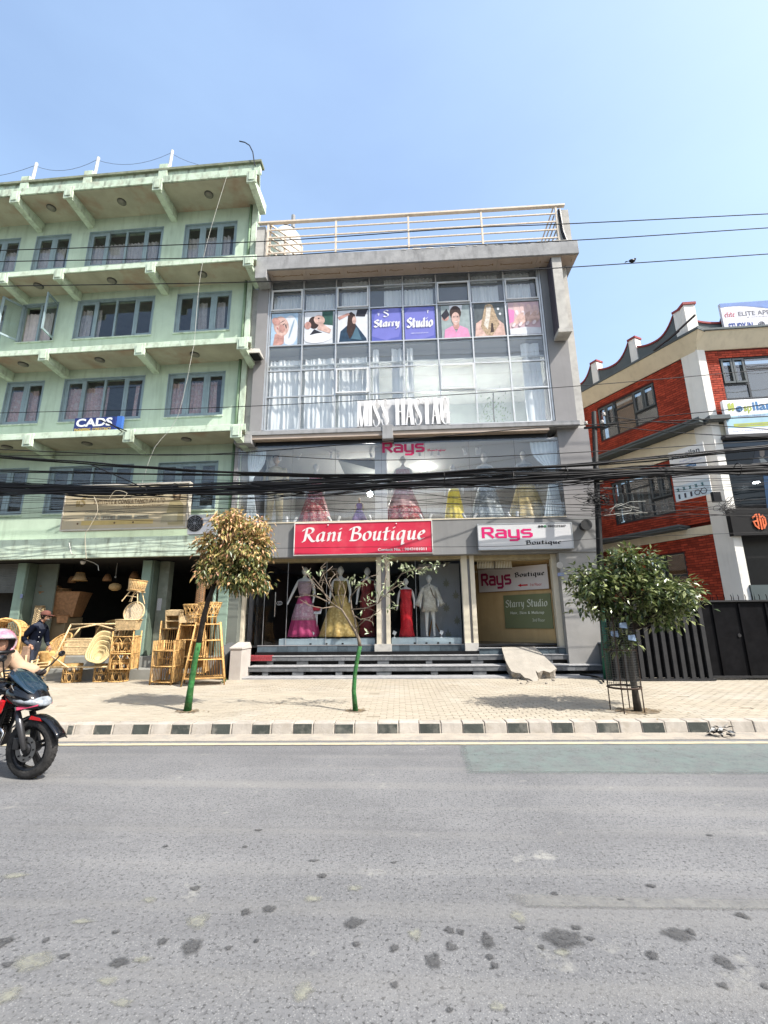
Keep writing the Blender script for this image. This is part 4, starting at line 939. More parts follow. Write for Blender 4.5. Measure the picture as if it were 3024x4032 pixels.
# ------------------------------------------------------------------ the green building
GR = root('green_building', 'pale green office building with projecting ledges and blue grey windows', 'building', tuple(GF.T @ Vector((0, 0, 0))))
def gpart(b, n, m, par=GR, **k): return b.build(n, m, par, **k)
U0 = -17.0; UE = -.16; UW = -.64
wz = [(14.3, 15.83), (11.3, 12.86), (8.15, 9.74), (5.0, 6.58)]
wu = [(-11.9, -9.78, 3), (-9.15, -7.76, 2), (-7.04, -4.15, 4), (-3.34, -1.36, 3)]
wu2 = [(-15.8, -13.4, 3)]+wu
ledge = [(16.42, 17.15), (13.17, 13.38), (10.1, 10.31), (7.15, 7.36), (3.42, 4.0)]
# wall with real openings: rows and piers
def wallcells():
    zs = [4.0]+[z for w_ in reversed(wz) for z in w_]+[16.7]
    for i in range(0, len(zs)-1, 2):       # solid rows
        b = MB(GF.T); b.box(U0, UW, 0, .3, zs[i], zs[i+1]); gpart(b, 'wall', green_wall)
    for (z0, z1) in wz:
        x = U0
        for u0, u1, n_ in wu2+[(UW, UW, 0)]:
            b = MB(GF.T); b.box(x, u0, 0, .3, z0+.0005, z1-.0005); gpart(b, 'pier', green_wall); x = u1
wallcells()
b = MB(GF.T); b.prismz([(UW-.25, .301), (UW, .301), (UW-4.3, 9), (UW-4.6, 9)], 0, 16.7); b.box(U0, UE-4.9, 8.8, 9, 0, 16.7); gpart(b, 'side_wall', green_wall)
b = MB(GF.T); b.box(UW-.14, UW+.03, -.10, -.002, 4.0, 16.4); gpart(b, 'corner_pilaster', green_trim)
for z in (4.1, 7.3, 10.25, 13.3, 16.6):
    b = MB(GF.T); b.prismz([(U0, .31), (UW-.27, .31), (UW-4.5, 8.7), (U0, 8.7)], z-.2, z-.02); gpart(b, 'floor_slab', mat('inner_slab', (.3, .3, .28), .8))
b = MB(GF.T); b.box(U0, UE-2.0, 3.2, 3.3, 4.0, 16.6); gpart(b, 'inner_wall', mat('inner_wall_dark', (.10, .095, .09), .8))
# down pipes beside the corner
dp = mat('green_pipe', (.26, .38, .24), .7, .15, 4, streak=.4)
for k, (z0, z1) in enumerate(((4.0, 7.15), (7.37, 10.1), (10.32, 13.17), (13.4, 16.4))):
    b = MB(GF.T); b.tube([(-.86, -.06, z0), (-.86, -.06, z1)], .05, 8); gpart(b, 'down_pipe', dp, smooth=True)
# ledges, fascias with end brackets, beams, soffit lamps
beams = (-15.6, -12.4, -9.05, -7.03, -3.78, -.43)
for i, (z0, z1) in enumerate(ledge):
    top, bot = i == 0, i == 4
    d = -1.15 if top else -.95
    if bot:
        b = MB(GF.T); b.box(U0, UE, d, 0, z0+.3, z1); b.box(U0, UE, d, d+.12, z0, z0+.299); gpart(b, 'shop_fascia', green_trim, bevel=.01)
        b = MB(GF.T); b.box(U0, -8.1, d-.08, d-.002, z1-.12, z1+.12); gpart(b, 'sign_ledge', green_trim)
        continue
    if top:
        b = MB(GF.T); b.prismz([(U0, d), (UE, d), (UW, .2), (U0, .2)], z0, z0+.34); gpart(b, 'roof_edge', green_top, bevel=.015)
        b = MB(GF.T); b.box(U0, UE-.06, d+.12, d+.3, z0+.341, z1-.09); gpart(b, 'parapet', green_top)
        b = MB(GF.T); b.box(U0, UE-.0, d+.04, d+.38, z1-.09, z1); gpart(b, 'parapet_coping', mat('dark_coping', (.22, .24, .17), .95, .3, 6, .6, 30))
        b = MB(GF.T); b.prismz([(UE-.4, d+.301), (UE-.12, d+.301), (UW-.05, .2), (UW-3, 6), (UW-3.3, 6)], z0+.341, z1-.1); gpart(b, 'side_parapet', green_top)
        b = MB(GF.T); b.box(U0, UE-.06, d-.035, d-.002, z0+.0, z0+.07); gpart(b, 'drip_edge', green_top)
    else:
        b = MB(GF.T); b.prismz([(U0, d), (UE, d), (UW+.12, -.002), (U0, -.002)], z0, z1); gpart(b, 'ledge', green_trim, bevel=.012)
        b = MB(GF.T); b.box(U0, UE-.08, d-.03, d-.002, z0+.0, z0+.09); gpart(b, 'ledge_lip', green_trim)
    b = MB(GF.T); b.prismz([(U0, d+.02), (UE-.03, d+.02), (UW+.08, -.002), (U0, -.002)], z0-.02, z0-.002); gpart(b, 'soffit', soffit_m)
    for u in beams:
        b = MB(GF.T); dp_ = .34 if top else .26; w2 = .11
        b.hexa([(u-w2, d+.02, z0-dp_*.9), (u+w2, d+.02, z0-dp_*.9), (u+w2, -.003, z0-dp_*1.25), (u-w2, -.003, z0-dp_*1.25), (u-w2, d+.02, z0-.021), (u+w2, d+.02, z0-.021), (u+w2, -.003, z0-.021), (u-w2, -.003, z0-.021)])
        gpart(b, 'beam', green_trim)
        b = MB(GF.T); b.box(u-.17, u+.17, d-.045, d+.018, z0-dp_*.95, z0+.17); gpart(b, 'beam_end', green_trim, bevel=.012)
        b = MB(GF.T); b.box(u-.10, u+.10, d-.07, d-.047, z0-dp_*.7, z0+.13); gpart(b, 'beam_end_block', green_trim, bevel=.008)
    for u in (-14, -10.6, -8.15, -5.45, -2.2):
        b = MB(GF.T); c_ = (u, d/2-.05, z0-.022); b.lathe([(.15, 0), (.15, -.03)], c_, 18); gpart(b, 'lamp_base', mat('lamp_ring', (.1, .1, .09), .5))
        b = MB(GF.T); b.ball((u, d/2-.05, z0-.05), .125, 16, 8, sz=.4); gpart(b, 'lamp_glass', mat('old_lamp_glass', (.22, .21, .17), .35, .1, 10), smooth=True)
# roof posts and wire
for u in (-12.6, -8.9, -6.5, -3.7):
    b = MB(GF.T); b.box(u-.16, u+.16, -1.10, -.80, 16.765, 17.35); gpart(b, 'roof_stub', green_top, bevel=.01)
    b = MB(GF.T); b.tube([(u+.13, -.95, 17.35), (u+.13+.03, -.95, 18.1)], .05, 8); gpart(b, 'roof_post', mat('pale_post', (.66, .66, .62), .6, .1, 8))
w_ = []
for (a, c) in ((-12.5, -8.8), (-8.8, -6.4), (-6.4, -3.6), (-3.6, -.8)):
    for k in range(9):
        t = k/8; zz = 18.0*(1-t)+(18.0 if c < -1 else 17.2)*t-.35*4*t*(1-t); w_.append((a+(c-a)*t, -.95, zz))
b = MB(GF.T); b.tube(w_, .006, 4); props(b.build('roof_wire', mat('wire_dark', (.06, .06, .06))), 'thin slack wire strung between the white posts on the green roof', 'wire')
b = MB(GF.T); b.tube([(-1.0, -1.1, 18.05), (-.8, -1.12, 17.95), (-.6, -1.15, 17.75), (-.45, -1.18, 17.4), (-.38, -1.19, 17.0), (-.32, -1.2, 16.75)], .02, 5); props(b.build('bent_pipe', black_m), 'black bent pipe rising over the right corner of the green roof edge', 'pipe')
# windows
def gwindow(u0, u1, n_, z0, z1, fl, col):
    f = MB(GF.T); y0, y1 = .06, .14; t = .06
    f.box(u0, u1, y0, y1, z0, z0+t); f.box(u0, u1, y0, y1, z1-t, z1); f.box(u0, u0+t, y0, y1, z0+t, z1-t); f.box(u1-t, u1, y0, y1, z0+t, z1-t)
    mull = [u0+(u1-u0)*k/n_ for k in range(1, n_)]
    for x in mull: f.box(x-.035, x+.035, y0, y1, z0+t, z1-t)
    W_ = gpart(f, 'window', blue_frame)
    ss = MB(GF.T); ss.box(u0-.02, u1+.02, -.03, .058, z0-.05, z0-.001); ss.build('sill', green_trim, W_)
    rv = MB(GF.T); rv.box(u0+.0, u0+.02, -.012, .058, z0, z1); rv.box(u1-.02, u1, -.012, .058, z0, z1); rv.box(u0+.021, u1-.021, -.012, .058, z1-.02, z1); rv.build('reveal_trim', blue_frame, W_)
    ed = [u0+t]+[v_ for x in mull for v_ in (x-.035, x+.035)]+[u1-t]
    for k in range(n_):
        a, c = ed[2*k], ed[2*k+1]
        opened = fl == 1 and col == 2
        if n_ == 4 and k in (1, 2) and not opened:
            b = MB(GF.T); b.box(a+.003, c-.003, .095, .105, z0+t+.003, z1-t-.003); b.build('pane', gl_dark, W_)
        elif not opened:
            s = .075; fr_ = MB(GF.T)
            fr_.box(a+.002, c-.002, .07, .12, z0+t+.002, z0+t+s); fr_.box(a+.002, c-.002, .07, .12, z1-t-s, z1-t-.002); fr_.box(a+.002, a+s, .07, .12, z0+t+s, z1-t-s); fr_.box(c-s, c-.002, .07, .12, z0+t+s, z1-t-s)
            fr_.build('sash', blue_frame, W_)
            b = MB(GF.T); b.box(a+s, c-s, .09, .1, z0+t+s, z1-t-s); b.build('pane', gl_dark, W_)
        else:
            hx = u0 if k == 0 else u1; ang = math.radians(115 if k == 0 else -100)
            T = GF.T @ Matrix.Translation((hx+(.03 if k == 0 else -.03), .05, 0)) @ Matrix.Rotation(-ang if k == 0 else -ang, 4, 'Z'); sgn = 1 if k == 0 else -1; L_ = .66*sgn
            fr_ = MB(T); s = .07
            fr_.box(0, L_, -.02, .02, z0+t, z0+t+s); fr_.box(0, L_, -.02, .02, z1-t-s, z1-t); fr_.box(0, s*sgn, -.02, .02, z0+t+s, z1-t-s); fr_.box(L_-s*sgn, L_, -.02, .02, z0+t+s, z1-t-s)
            fr_.build('open_sash', blue_frame, W_)
            b = MB(T); b.box(s*sgn, L_-s*sgn, -.004, .004, z0+t+s, z1-t-s); b.build('pane', gl_dark, W_)
    return W_
for fl, (z0, z1) in enumerate(wz):
    for col, (u0, u1, n_) in enumerate(wu2):
        gwindow(u0, u1, n_, z0, z1, fl, col)
        if fl == 3:      # louvred blinds in the lowest row
            for k in range(14):
                b = MB(GF.T); z = z0+.1+(z1-z0-.2)*k/14; b.hexa([(u0+.1, .2, z), (u1-.1, .2, z), (u1-.1, .22, z), (u0+.1, .22, z), (u0+.1, .15, z+.075), (u1-.1, .15, z+.075), (u1-.1, .17, z+.085), (u0+.1, .17, z+.085)])
                gpart(b, 'louvre_slat', mat('louvre', (.2, .2, .19), .7, .3, 6, isl=.3))
        else:
            m_ = (curtain_grey, curtain_grey, curtain_pink)[fl]
            w0 = u1-u0
            segs = [(0, 1)] if fl == 0 else ([(.03, .25), (.28, .38)] if (fl == 1 and n_ == 4) else [(.35, .68), (.72, 1)] if (fl == 1 and n_ == 3) else [(.08, .62), (.92, 1)] if (fl == 2 and n_ == 4) else [(.03, .98)])
            for s0_, s1_ in segs:
                b = None; o = curtain(u0+w0*s0_+.05, u0+w0*s1_-.05, z0+.05, z1-(.42 if fl == 0 else .25), .24, m_, folds=.13, amp=.03)
                o.data.transform(GF.T @ Matrix.Translation((0, 0, 0))); o.parent = GR; o.data.transform(ROOTM[GR].inverted() @ ROOTM[GB]); 
# signs on the green building
blue_sg = mat('sign_blue', (.025, .04, .16), .4, .1, 3); wt = mat('sign_white', (.82, .82, .82), .5, .03, 3); yel = mat('sign_yellow', (.75, .55, .08), .5, .05, 3)
u0, z0 = GF.hit(283, 1706, -.35); u1, z1 = GF.hit(455, 1637, -.35)
t = root('consultancy_sign', 'dark blue sign with white CADS lettering tilted out from the green wall', 'sign', tuple(GF.T @ Vector((u0, -.35, z0))))
SF = Frame(*(GF.T @ Vector((u0, -.32, 0)))[:2], -1.2); wd = u1-u0; ht = .52
z0 = GF.z(370, 1700, -.35)
b = MB(SF.T); b.box(0, wd, 0, .12, z0, z0+ht); b.build('board', blue_sg, t, bevel=.01)
b = MB(SF.T); b.box(wd+.002, wd+.18, .05, .16, z0+.02, z0+ht+.03); b.build('side_board', mat('bright_blue', (.06, .16, .5), .5), t)
plain('CADS', SF, .07, wd-.1, z0+.2, z0+.49, -.004, wt, t, bold=.035)
plain('ENGINEERING  CONSULTANCY', SF, .04, wd-.12, z0+.05, z0+.15, -.004, yel, t, bold=.015)
pq = MB(GF.T)
for (a, c, d_, e) in ((395, 1655, 510, 1702), (430, 1665, 482, 1700)):
    p0 = GF.hit(a, c, -1.3); p1 = GF.hit(d_, e, -.98); pq.tube([(p0[0], -1.3, p0[1]), (p1[0], -.98, p1[1])], .018, 6)
props(pq.build('bracket_pipe', black_m), 'black twin bracket pipe sticking out in front of the blue CADS sign', 'bracket')
# beige billboard
u0, zb_ = GF.hit(240, 2085, -1.0); u1, zt_ = GF.hit(745, 1912, -1.0); zb_ = GF.z(480, 2080, -1.0); zt_ = GF.z(480, 1912, -1.0)
t = root('billboard', 'faded beige institute and consultancy billboard below the lowest green building windows', 'billboard', tuple(GF.T @ Vector((u0, -1, zb_))))
bg_m = mat('faded_beige_print', (.60, .51, .34), .6, .07, 1.2, streak=.35, sc=(.45, .42, .33), blotch=.2, bc=(.66, .6, .45), bls=2)
b = MB(GF.T); b.box(u0, u1, -1.0, -.85, zb_, zt_); b.build('board', bg_m, t)
f = MB(GF.T); f.box(u0-.03, u1+.03, -1.02, -.84, zt_+.001, zt_+.05); f.box(u0-.03, u1+.03, -1.02, -.84, zb_-.04, zb_-.001); f.box(u0-.03, u0-.001, -1.02, -.84, zb_, zt_); f.box(u1+.001, u1+.03, -1.02, -.84, zb_, zt_); f.build('frame', mat('board_frame', (.62, .58, .5), .5), t)
ink = mat('faded_ink', (.17, .11, .06), .7, .1, 5); ink2 = mat('faded_grey_ink', (.33, .32, .25), .7)
ww, hh = u1-u0, zt_-zb_
def at(a, c): return u0+ww*a, zb_+hh*c
def ptx(s, a0, a1, c0, c1, m, bold=.01, shear=0): plain(s, GF, u0+ww*a0, u0+ww*a1, zb_+hh*c0, zb_+hh*c1, -1.004, m, t, bold=bold, shear=shear)
ptx('INSTITUTE & CONSULTANCY PVT LTD', .24, .82, .57, .67, ink, .01); ptx('MOE Approved', .66, .80, .72, .78, ink); ptx('"A Right Path For Abroad Education"', .48, .81, .47, .53, ink, 0, .2)
ptx('Consulting / Counselling / Documentation', .18, .74, .345, .42, ink2, 0, .2)
nibtext('uS', GF, u0+ww*.09, u0+ww*.17, zb_+hh*.52, zb_+hh*.76, -1.004, mat('faded_gold', (.42, .33, .16)), t, thick=.3)
for k, s in enumerate(('IELTS', 'PTE', 'KOREAN', 'JAPANESE')):
    a = .18+k*.135; b = MB(GF.T); b.box(u0+ww*a, u0+ww*(a+.115), -1.006, -1.002, zb_+hh*.21, zb_+hh*.30); b.build('label_box', ink2, t)
    plain(s, GF, u0+ww*(a+.02), u0+ww*(a+.1), zb_+hh*.23, zb_+hh*.28, -1.009, ink, t)
b = MB(GF.T); b.box(u0+ww*.16, u0+ww*.74, -1.005, -1.001, zb_+hh*.09, zb_+hh*.19); b.build('yellow_strip', mat('faded_yellow', (.66, .5, .2), .7, .1, 3), t)
for a in (.13, .43, .58): 
    b = MB(GF.T); b.lathe([(.03, 0), (.03, .004)], (u0+ww*a, -1.006, zb_+hh*.13), 10, axis='y'); b.build('icon', ink, t)
def outline(fr, pts, v, m, name, par, th=.003):
    b = MB(fr.T); A = sum(pts[k][0]*pts[(k+1) % len(pts)][1]-pts[(k+1) % len(pts)][0]*pts[k][1] for k in range(len(pts)))
    if A < 0: pts = pts[::-1]
    b.face([(p[0], v, p[1]) for p in pts]); return b.build(name, m, par)
pp = lambda L_: [at(a, c) for a, c in L_]
outline(GF, pp([(.86, .05), (.84, .35), (.86, .6), (.92, .66), (.97, .5), (.98, .05)]), -1.004, mat('print_olive', (.42, .36, .2)), 'printed_figure_body', t)
outline(GF, pp([(.89, .6), (.875, .75), (.89, .88), (.92, .9), (.945, .8), (.94, .62)]), -1.0055, mat('print_hair', (.2, .14, .08)), 'printed_figure_hair', t)
outline(GF, pp([(.9, .64), (.895, .76), (.91, .84), (.93, .78), (.925, .65)]), -1.007, mat('print_skin', (.55, .42, .28)), 'printed_figure_face', t)
outline(GF, pp([(.80, .1), (.81, .3), (.93, .34), (.93, .12)]), -1.007, mat('print_book', (.5, .45, .3)), 'printed_book', t)
# air conditioner
u0, z0 = GF.hit(735, 2105, -.95); u1, z1 = GF.hit(808, 2025, -.95)
t = root('air_conditioner', 'white outdoor air conditioner unit with round black fan beside the beige billboard', 'air conditioner', tuple(GF.T @ Vector((u0, -.95, z0))))
b = MB(GF.T); b.box(u0, u1+.25, -.95, -.65, z0, z1); b.build('casing', white_m, t, bevel=.015)
uc, zc_ = GF.hit(768, 2061, -.95); rr_ = (z1-z0)*.42
b = MB(GF.T); b.lathe([(rr_, 0), (rr_, .012)], (uc, -.953, zc_), 28, axis='y'); b.build('fan_recess', black_m, t)
g = MB(GF.T)
for k in range(1, 6): g.ring((uc, -.975, zc_), rr_*k/5.2, .006, 26, 4, 'y')
for k in range(8):
    a = PI*k/4; g.bar((uc, -.975, zc_), (uc+rr_*math.cos(a), -.97, zc_+rr_*math.sin(a)), .008)
g.build('fan_grille', mat('grille_grey', (.3, .3, .31), .4, metal=.4), t)
b = MB(GF.T); b.ball((uc, -.98, zc_), rr_*.15, 10, 6, sy=.4); b.build('hub', mat('grille_grey', ()), t)
# ---- ground floor shop of the green building
FG = .69; VS = -.5
plat = mat('shop_platform', (.30, .30, .27), .9, .12, 2, .4, 30, blotch=.3, bc=(.42, .41, .38), bls=2)
b = MB(GF.T); b.box(U0, -.35, VS, 5, .1, FG); gpart(b, 'shop_floor', plat, bevel=.008)
b = MB(GF.T); b.box(U0, -2.95, -1.2, VS-.002, .1, .42); gpart(b, 'front_step', plat, bevel=.008)
b = MB(GF.T); b.box(-2.94, -.95, -1.0, VS-.002, .1, .40); gpart(b, 'side_step', plat, bevel=.008)
gp = mat('green_pillar', (.26, .36, .29), .75, .12, 2, .2, 30, streak=.35, blotch=.3, bc=(.22, .3, .26), bls=1.3)  # shade under the fascia is put into this darker green
gp2 = mat('dark_green_pillar', (.13, .17, .13), .8, .15, 3)
for u in (-14.0, -10.6, -7.22, -3.27):
    b = MB(GF.T); b.box(u, u+.28, -.34, .1, .1, 3.4); gpart(b, 'shop_pillar', gp, bevel=.008)
    b = MB(GF.T); b.box(u+.281, u+.34, -.3, .1, FG, 3.4); gpart(b, 'shutter_channel', gp2)
b = MB(GF.T); b.box(-2.9, -2.60, -.05, .2, FG, 3.4); gpart(b, 'shop_pillar', mat('worn_green', (.2, .22, .17), .8, .2, 3, blotch=.4, bc=(.4, .4, .34), bls=3))
b = MB(GF.T); b.box(-.90, -.60, -.34, .1, .1, 3.4); gpart(b, 'shop_pillar', gp, bevel=.01)
b = MB(GF.T); b.box(-.595, -.30, -.30, .1, .1, 3.4); gpart(b, 'shop_pillar', mat('dull_green_grey', (.17, .185, .16), .8, .1, 2))
b = MB(GF.T); b.tube([(-.98, -.40, .4), (-.98, -.40, 3.4)], .045, 8); gpart(b, 'down_pipe', gp, smooth=True)
b = MB(GF.T); b.box(-6.85, -6.2, .0, .05, FG, 3.4); gpart(b, 'shop_wall', mat('shop_green_wall', (.15, .17, .135), .8, .12, 2, blotch=.4, bc=(.1, .11, .09), bls=1.5))  # wall colour darkened to carry the shade behind the pillars
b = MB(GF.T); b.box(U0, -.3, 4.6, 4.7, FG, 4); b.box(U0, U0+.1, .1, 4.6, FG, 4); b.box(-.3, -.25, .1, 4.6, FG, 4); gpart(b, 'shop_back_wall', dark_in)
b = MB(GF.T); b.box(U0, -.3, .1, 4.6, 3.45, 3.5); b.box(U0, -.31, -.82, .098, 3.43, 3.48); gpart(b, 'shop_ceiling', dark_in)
for k in range(16):     # rolled shutter, half down, at the far left
    b = MB(GF.T); z = 3.4-k*.055; b.box(-9.9, -7.24, -.2, -.16, z-.05, z); 
    gpart(b, 'shutter_slat', mat('steel_shutter', (.14, .14, .13), .5, .2, 3, metal=.4))
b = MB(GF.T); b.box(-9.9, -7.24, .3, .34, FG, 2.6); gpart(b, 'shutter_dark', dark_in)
b = MB(GF.T); b.box(-6.98, -6.9, -.346, -.342, 2.35, 2.47); gpart(b, 'blue_plate', mat('plate_blue', ()))
b = MB(GF.T); b.box(-2.87, -2.74, -.056, -.052, 1.95, 2.3); gpart(b, 'notice', mat('notice_grey', (.5, .5, .5), .6, .2, 30))
# ------------------------------------------------------------------ the red brick building at the right
CX, CYY = 10.03, 14.5
RS = Frame(CX, CYY, -61); RF = Frame(CX, CYY, -2)
RB = root('red_brick_building', 'red brick and cream building with curved grey parapet at the right edge', 'building', (CX, CYY, 0))
def rp_(b, n, m, par=RB, **k): return b.build(n, m, par, **k)
cream_w = mat('cream_plaster', (.88, .78, .58), .85, .06, 1.5, .2, 40, streak=.3, sc=(.45, .38, .26), blotch=.15, bc=(.6, .5, .35), bls=1)
cream_c = mat('pale_cream_plaster', (.92, .89, .82), .85, .06, 1.5, .2, 40, streak=.3, sc=(.5, .45, .36))
mortar = mat('red_mortar', (.15, .028, .02), .9, .15, 4)
brick_m = mat('red_brick', (.43, .062, .03), .8, .25, 6, .5, 40, isl=.3, streak=.15, sc=(.15, .03, .02), blotch=.15, bc=(.30, .035, .02), bls=2.5)
brick_d = brick_m
greyp = mat('slate_paint', (.13, .15, .155), .8, .1, 2, .2, 40, streak=.3)
redc = mat('red_coping', (.32, .06, .06), .7, .1, 3)
darkw = mat('dark_window_frame', (.045, .05, .055), .4, .1, 4)
GBX = -7.0
BR = []
def bricks(fr, u0, u1, z0, z1, holes=(), v=-.012):
    b = MB(fr.T); b.box(u0, u1, v+.004, .1, z0, z1) if not holes else None
    if holes:
        hu0, hu1, hz0, hz1 = holes[0]
        b.box(u0, hu0, v+.004, .1, z0, z1); b.box(hu1, u1, v+.004, .1, z0, z1); b.box(hu0, hu1, v+.004, .1, z0, hz0); b.box(hu0, hu1, v+.004, .1, hz1, z1)
    rp_(b, 'brick_backing', mortar)
    ch, bl_ = .083, .235; r = 0; z = z0
    while z+ch <= z1+.02:
        x = u0-(.118 if r % 2 else 0)
        while x < u1:
            a, c = max(x, u0)+.007, min(x+bl_, u1)-.007; x += bl_
            if c-a < .03: continue
            zt = min(z+ch-.017, z1-.003)
            if zt-z < .02: continue
            bad = False
            for hu0, hu1, hz0, hz1 in holes:
                if c > hu0 and a < hu1 and zt > hz0 and z < hz1:
                    if a < hu0-.03: c = hu0-.003
                    elif c > hu1+.03: a = hu1+.003
                    else: bad = True
            if bad: continue
            BR.append((fr, a, c, z+.001, zt, v-rnd.uniform(0, .006)))
        z += ch; r += 1
# side face panels, window openings
Wt = (-4.08, -1.6, 8.72, 10.18); Wm = (-3.9, -1.55, 5.15, 6.85); Wl = (-2.9, -1.5, 1.0, 3.75)
b = MB(RS.T); b.box(GBX, -.49, .101, .3, .1, 11.0); b2 = None
def holedwall(fr, u0, u1, z0, z1, hs, v0, v1, n, m):
    hs = sorted(hs, key=lambda h: h[2]); z = z0
    for hu0, hu1, hz0, hz1 in hs:
        b = MB(fr.T); b.box(u0, u1, v0, v1, z, hz0); rp_(b, n, m)
        b = MB(fr.T); b.box(u0, hu0, v0, v1, hz0, hz1); rp_(b, n, m); b = MB(fr.T); b.box(hu1, u1, v0, v1, hz0, hz1); rp_(b, n, m); z = hz1
    b = MB(fr.T); b.box(u0, u1, v0, v1, z, z1); rp_(b, n, m)
holedwall(RS, GBX, -.49, .1, 11.0, [Wt, Wm, Wl], .101, .3, 'wall', mortar)
bricks(RS, -5.7, -.49, 8.0, 10.5, [Wt]); bricks(RS, -5.7, -.42, 4.62, 7.05, [Wm]); bricks(RS, -4.4, -.42, .3, 4.2, [Wl])
for z0, z1 in ((10.5, 11.0), (7.05, 7.8), (4.2, 4.5)):
    b = MB(RS.T); b.box(GBX, -.49, -.05, .1, z0, z1); rp_(b, 'cream_band', cream_w)
b = MB(RS.T); b.hexa([(GBX, -.05, 10.5), (-.03, -.05, 10.5), (-.03, .1, 10.5), (GBX, .1, 10.5), (GBX, -.45, 11.0), (.4, -.45, 11.0), (.4, .1, 11.0), (GBX, .1, 11.0)]); rp_(b, 'cream_cove', cream_w)
# corner column (front and side faces) 
b = MB(); Sx = lambda u, v=0: tuple((RS.T @ Vector((u, v, 0)))[:2]); Fx = lambda u, v=0: tuple((RF.T @ Vector((u, v, 0)))[:2])
b.prismz([Sx(-.487, -.06), Fx(-.02, -.07), Fx(.23, -.06), Fx(.23, .3), Sx(-.487, .3)], .1, 11.0); rp_(b, 'corner_column', cream_c)
# eaves, parapet with scalloped tops and piers
def eave(fr, a, c, z, d=-.5):
    b = MB(fr.T); b.box(a, c, d, .3, z, z+.06); rp_(b, 'eave_slab', greyp, bevel=.01)
    b = MB(fr.T); b.box(a, c, d+.06, .3, z+.061, z+.12); rp_(b, 'eave_slab', greyp, bevel=.01)
eave(RS, GBX, .42, 11.0); eave(RF, -.1, 6, 11.02, -.45)
piers = [-5.35, -3.8, -2.03, -.25]
for i, u in enumerate(piers):
    b = MB(RS.T); b.box(u-.14, u+.14, -.24, .1, 11.12, 12.12+.02*i); rp_(b, 'parapet_pier', cream_c)
    b = MB(RS.T); b.box(u-.17, u+.17, -.27, .13, 12.121+.02*i, 12.2+.02*i); rp_(b, 'pier_cap', redc)
def scallop(fr, a, c, zlo, zhi, v):
    P = []; n = 14
    for k in range(n+1):
        t = k/n; P.append((a+(c-a)*t, zlo+(zhi-zlo)*(2*abs(t-.5))**2.2*(1 if t > .5 else .35)))
    b = MB(fr.T); b.prism([(a, 11.12)]+[(c, 11.12)]+P[::-1], v, v+.12); rp_(b, 'parapet_panel', greyp)
    b = MB(fr.T)
    for p, q in zip(P[:-1], P[1:]): b.hexa([(p[0], v-.04, p[1]+.002), (q[0], v-.04, q[1]+.002), (q[0], v+.16, q[1]+.002), (p[0], v+.16, p[1]+.002), (p[0], v-.04, p[1]+.07), (q[0], v-.04, q[1]+.07), (q[0], v+.16, q[1]+.07), (p[0], v+.16, p[1]+.07)])
    rp_(b, 'parapet_coping', redc)
for i in range(3): scallop(RS, piers[i]+.17, piers[i+1]-.17, 11.52, 12.1, -.2)
scallop(RS, -6.9, piers[0]-.17, 11.5, 12.0, -.2)
scallop(RF, 0.1, 1.9, 11.55, 12.05, .05)
b = MB(RF.T); b.prismz([(-.28, -.24), (.08, -.24), (.08, .1), (-.28, .1)], 11.15, 12.2); rp_(b, 'parapet_pier', cream_c); b = MB(RF.T); b.box(-.32, .12, -.28, .14, 12.2, 12.29); rp_(b, 'pier_cap', redc)
b = MB(RS.T); b.bar((-.6, -.5, 11.15), (.55, -.75, 11.35), .05); b.bar((-1.1, -.52, 11.05), (-.1, -.6, 11.2), .06, .03); rp_(b, 'loose_eave_strip', mat('rusty_strip', (.07, .06, .06), .7))
for z, zt in ((7.83, 8.0), (4.47, 4.62)):
    b = MB(RS.T); b.box(GBX, -.05 if z > 5 else -1.25, -.5, .1, z, zt-.08); rp_(b, 'sunshade_ledge', greyp, bevel=.01); b = MB(RS.T); b.box(GBX, -.02 if z > 5 else -1.22, -.54, .1, zt-.079, zt-.01); rp_(b, 'sunshade_ledge', greyp, bevel=.008)
b = MB(RF.T); b.box(-.2, .45, -.35, .1, 7.83, 7.98); rp_(b, 'sunshade_ledge', greyp, bevel=.01)
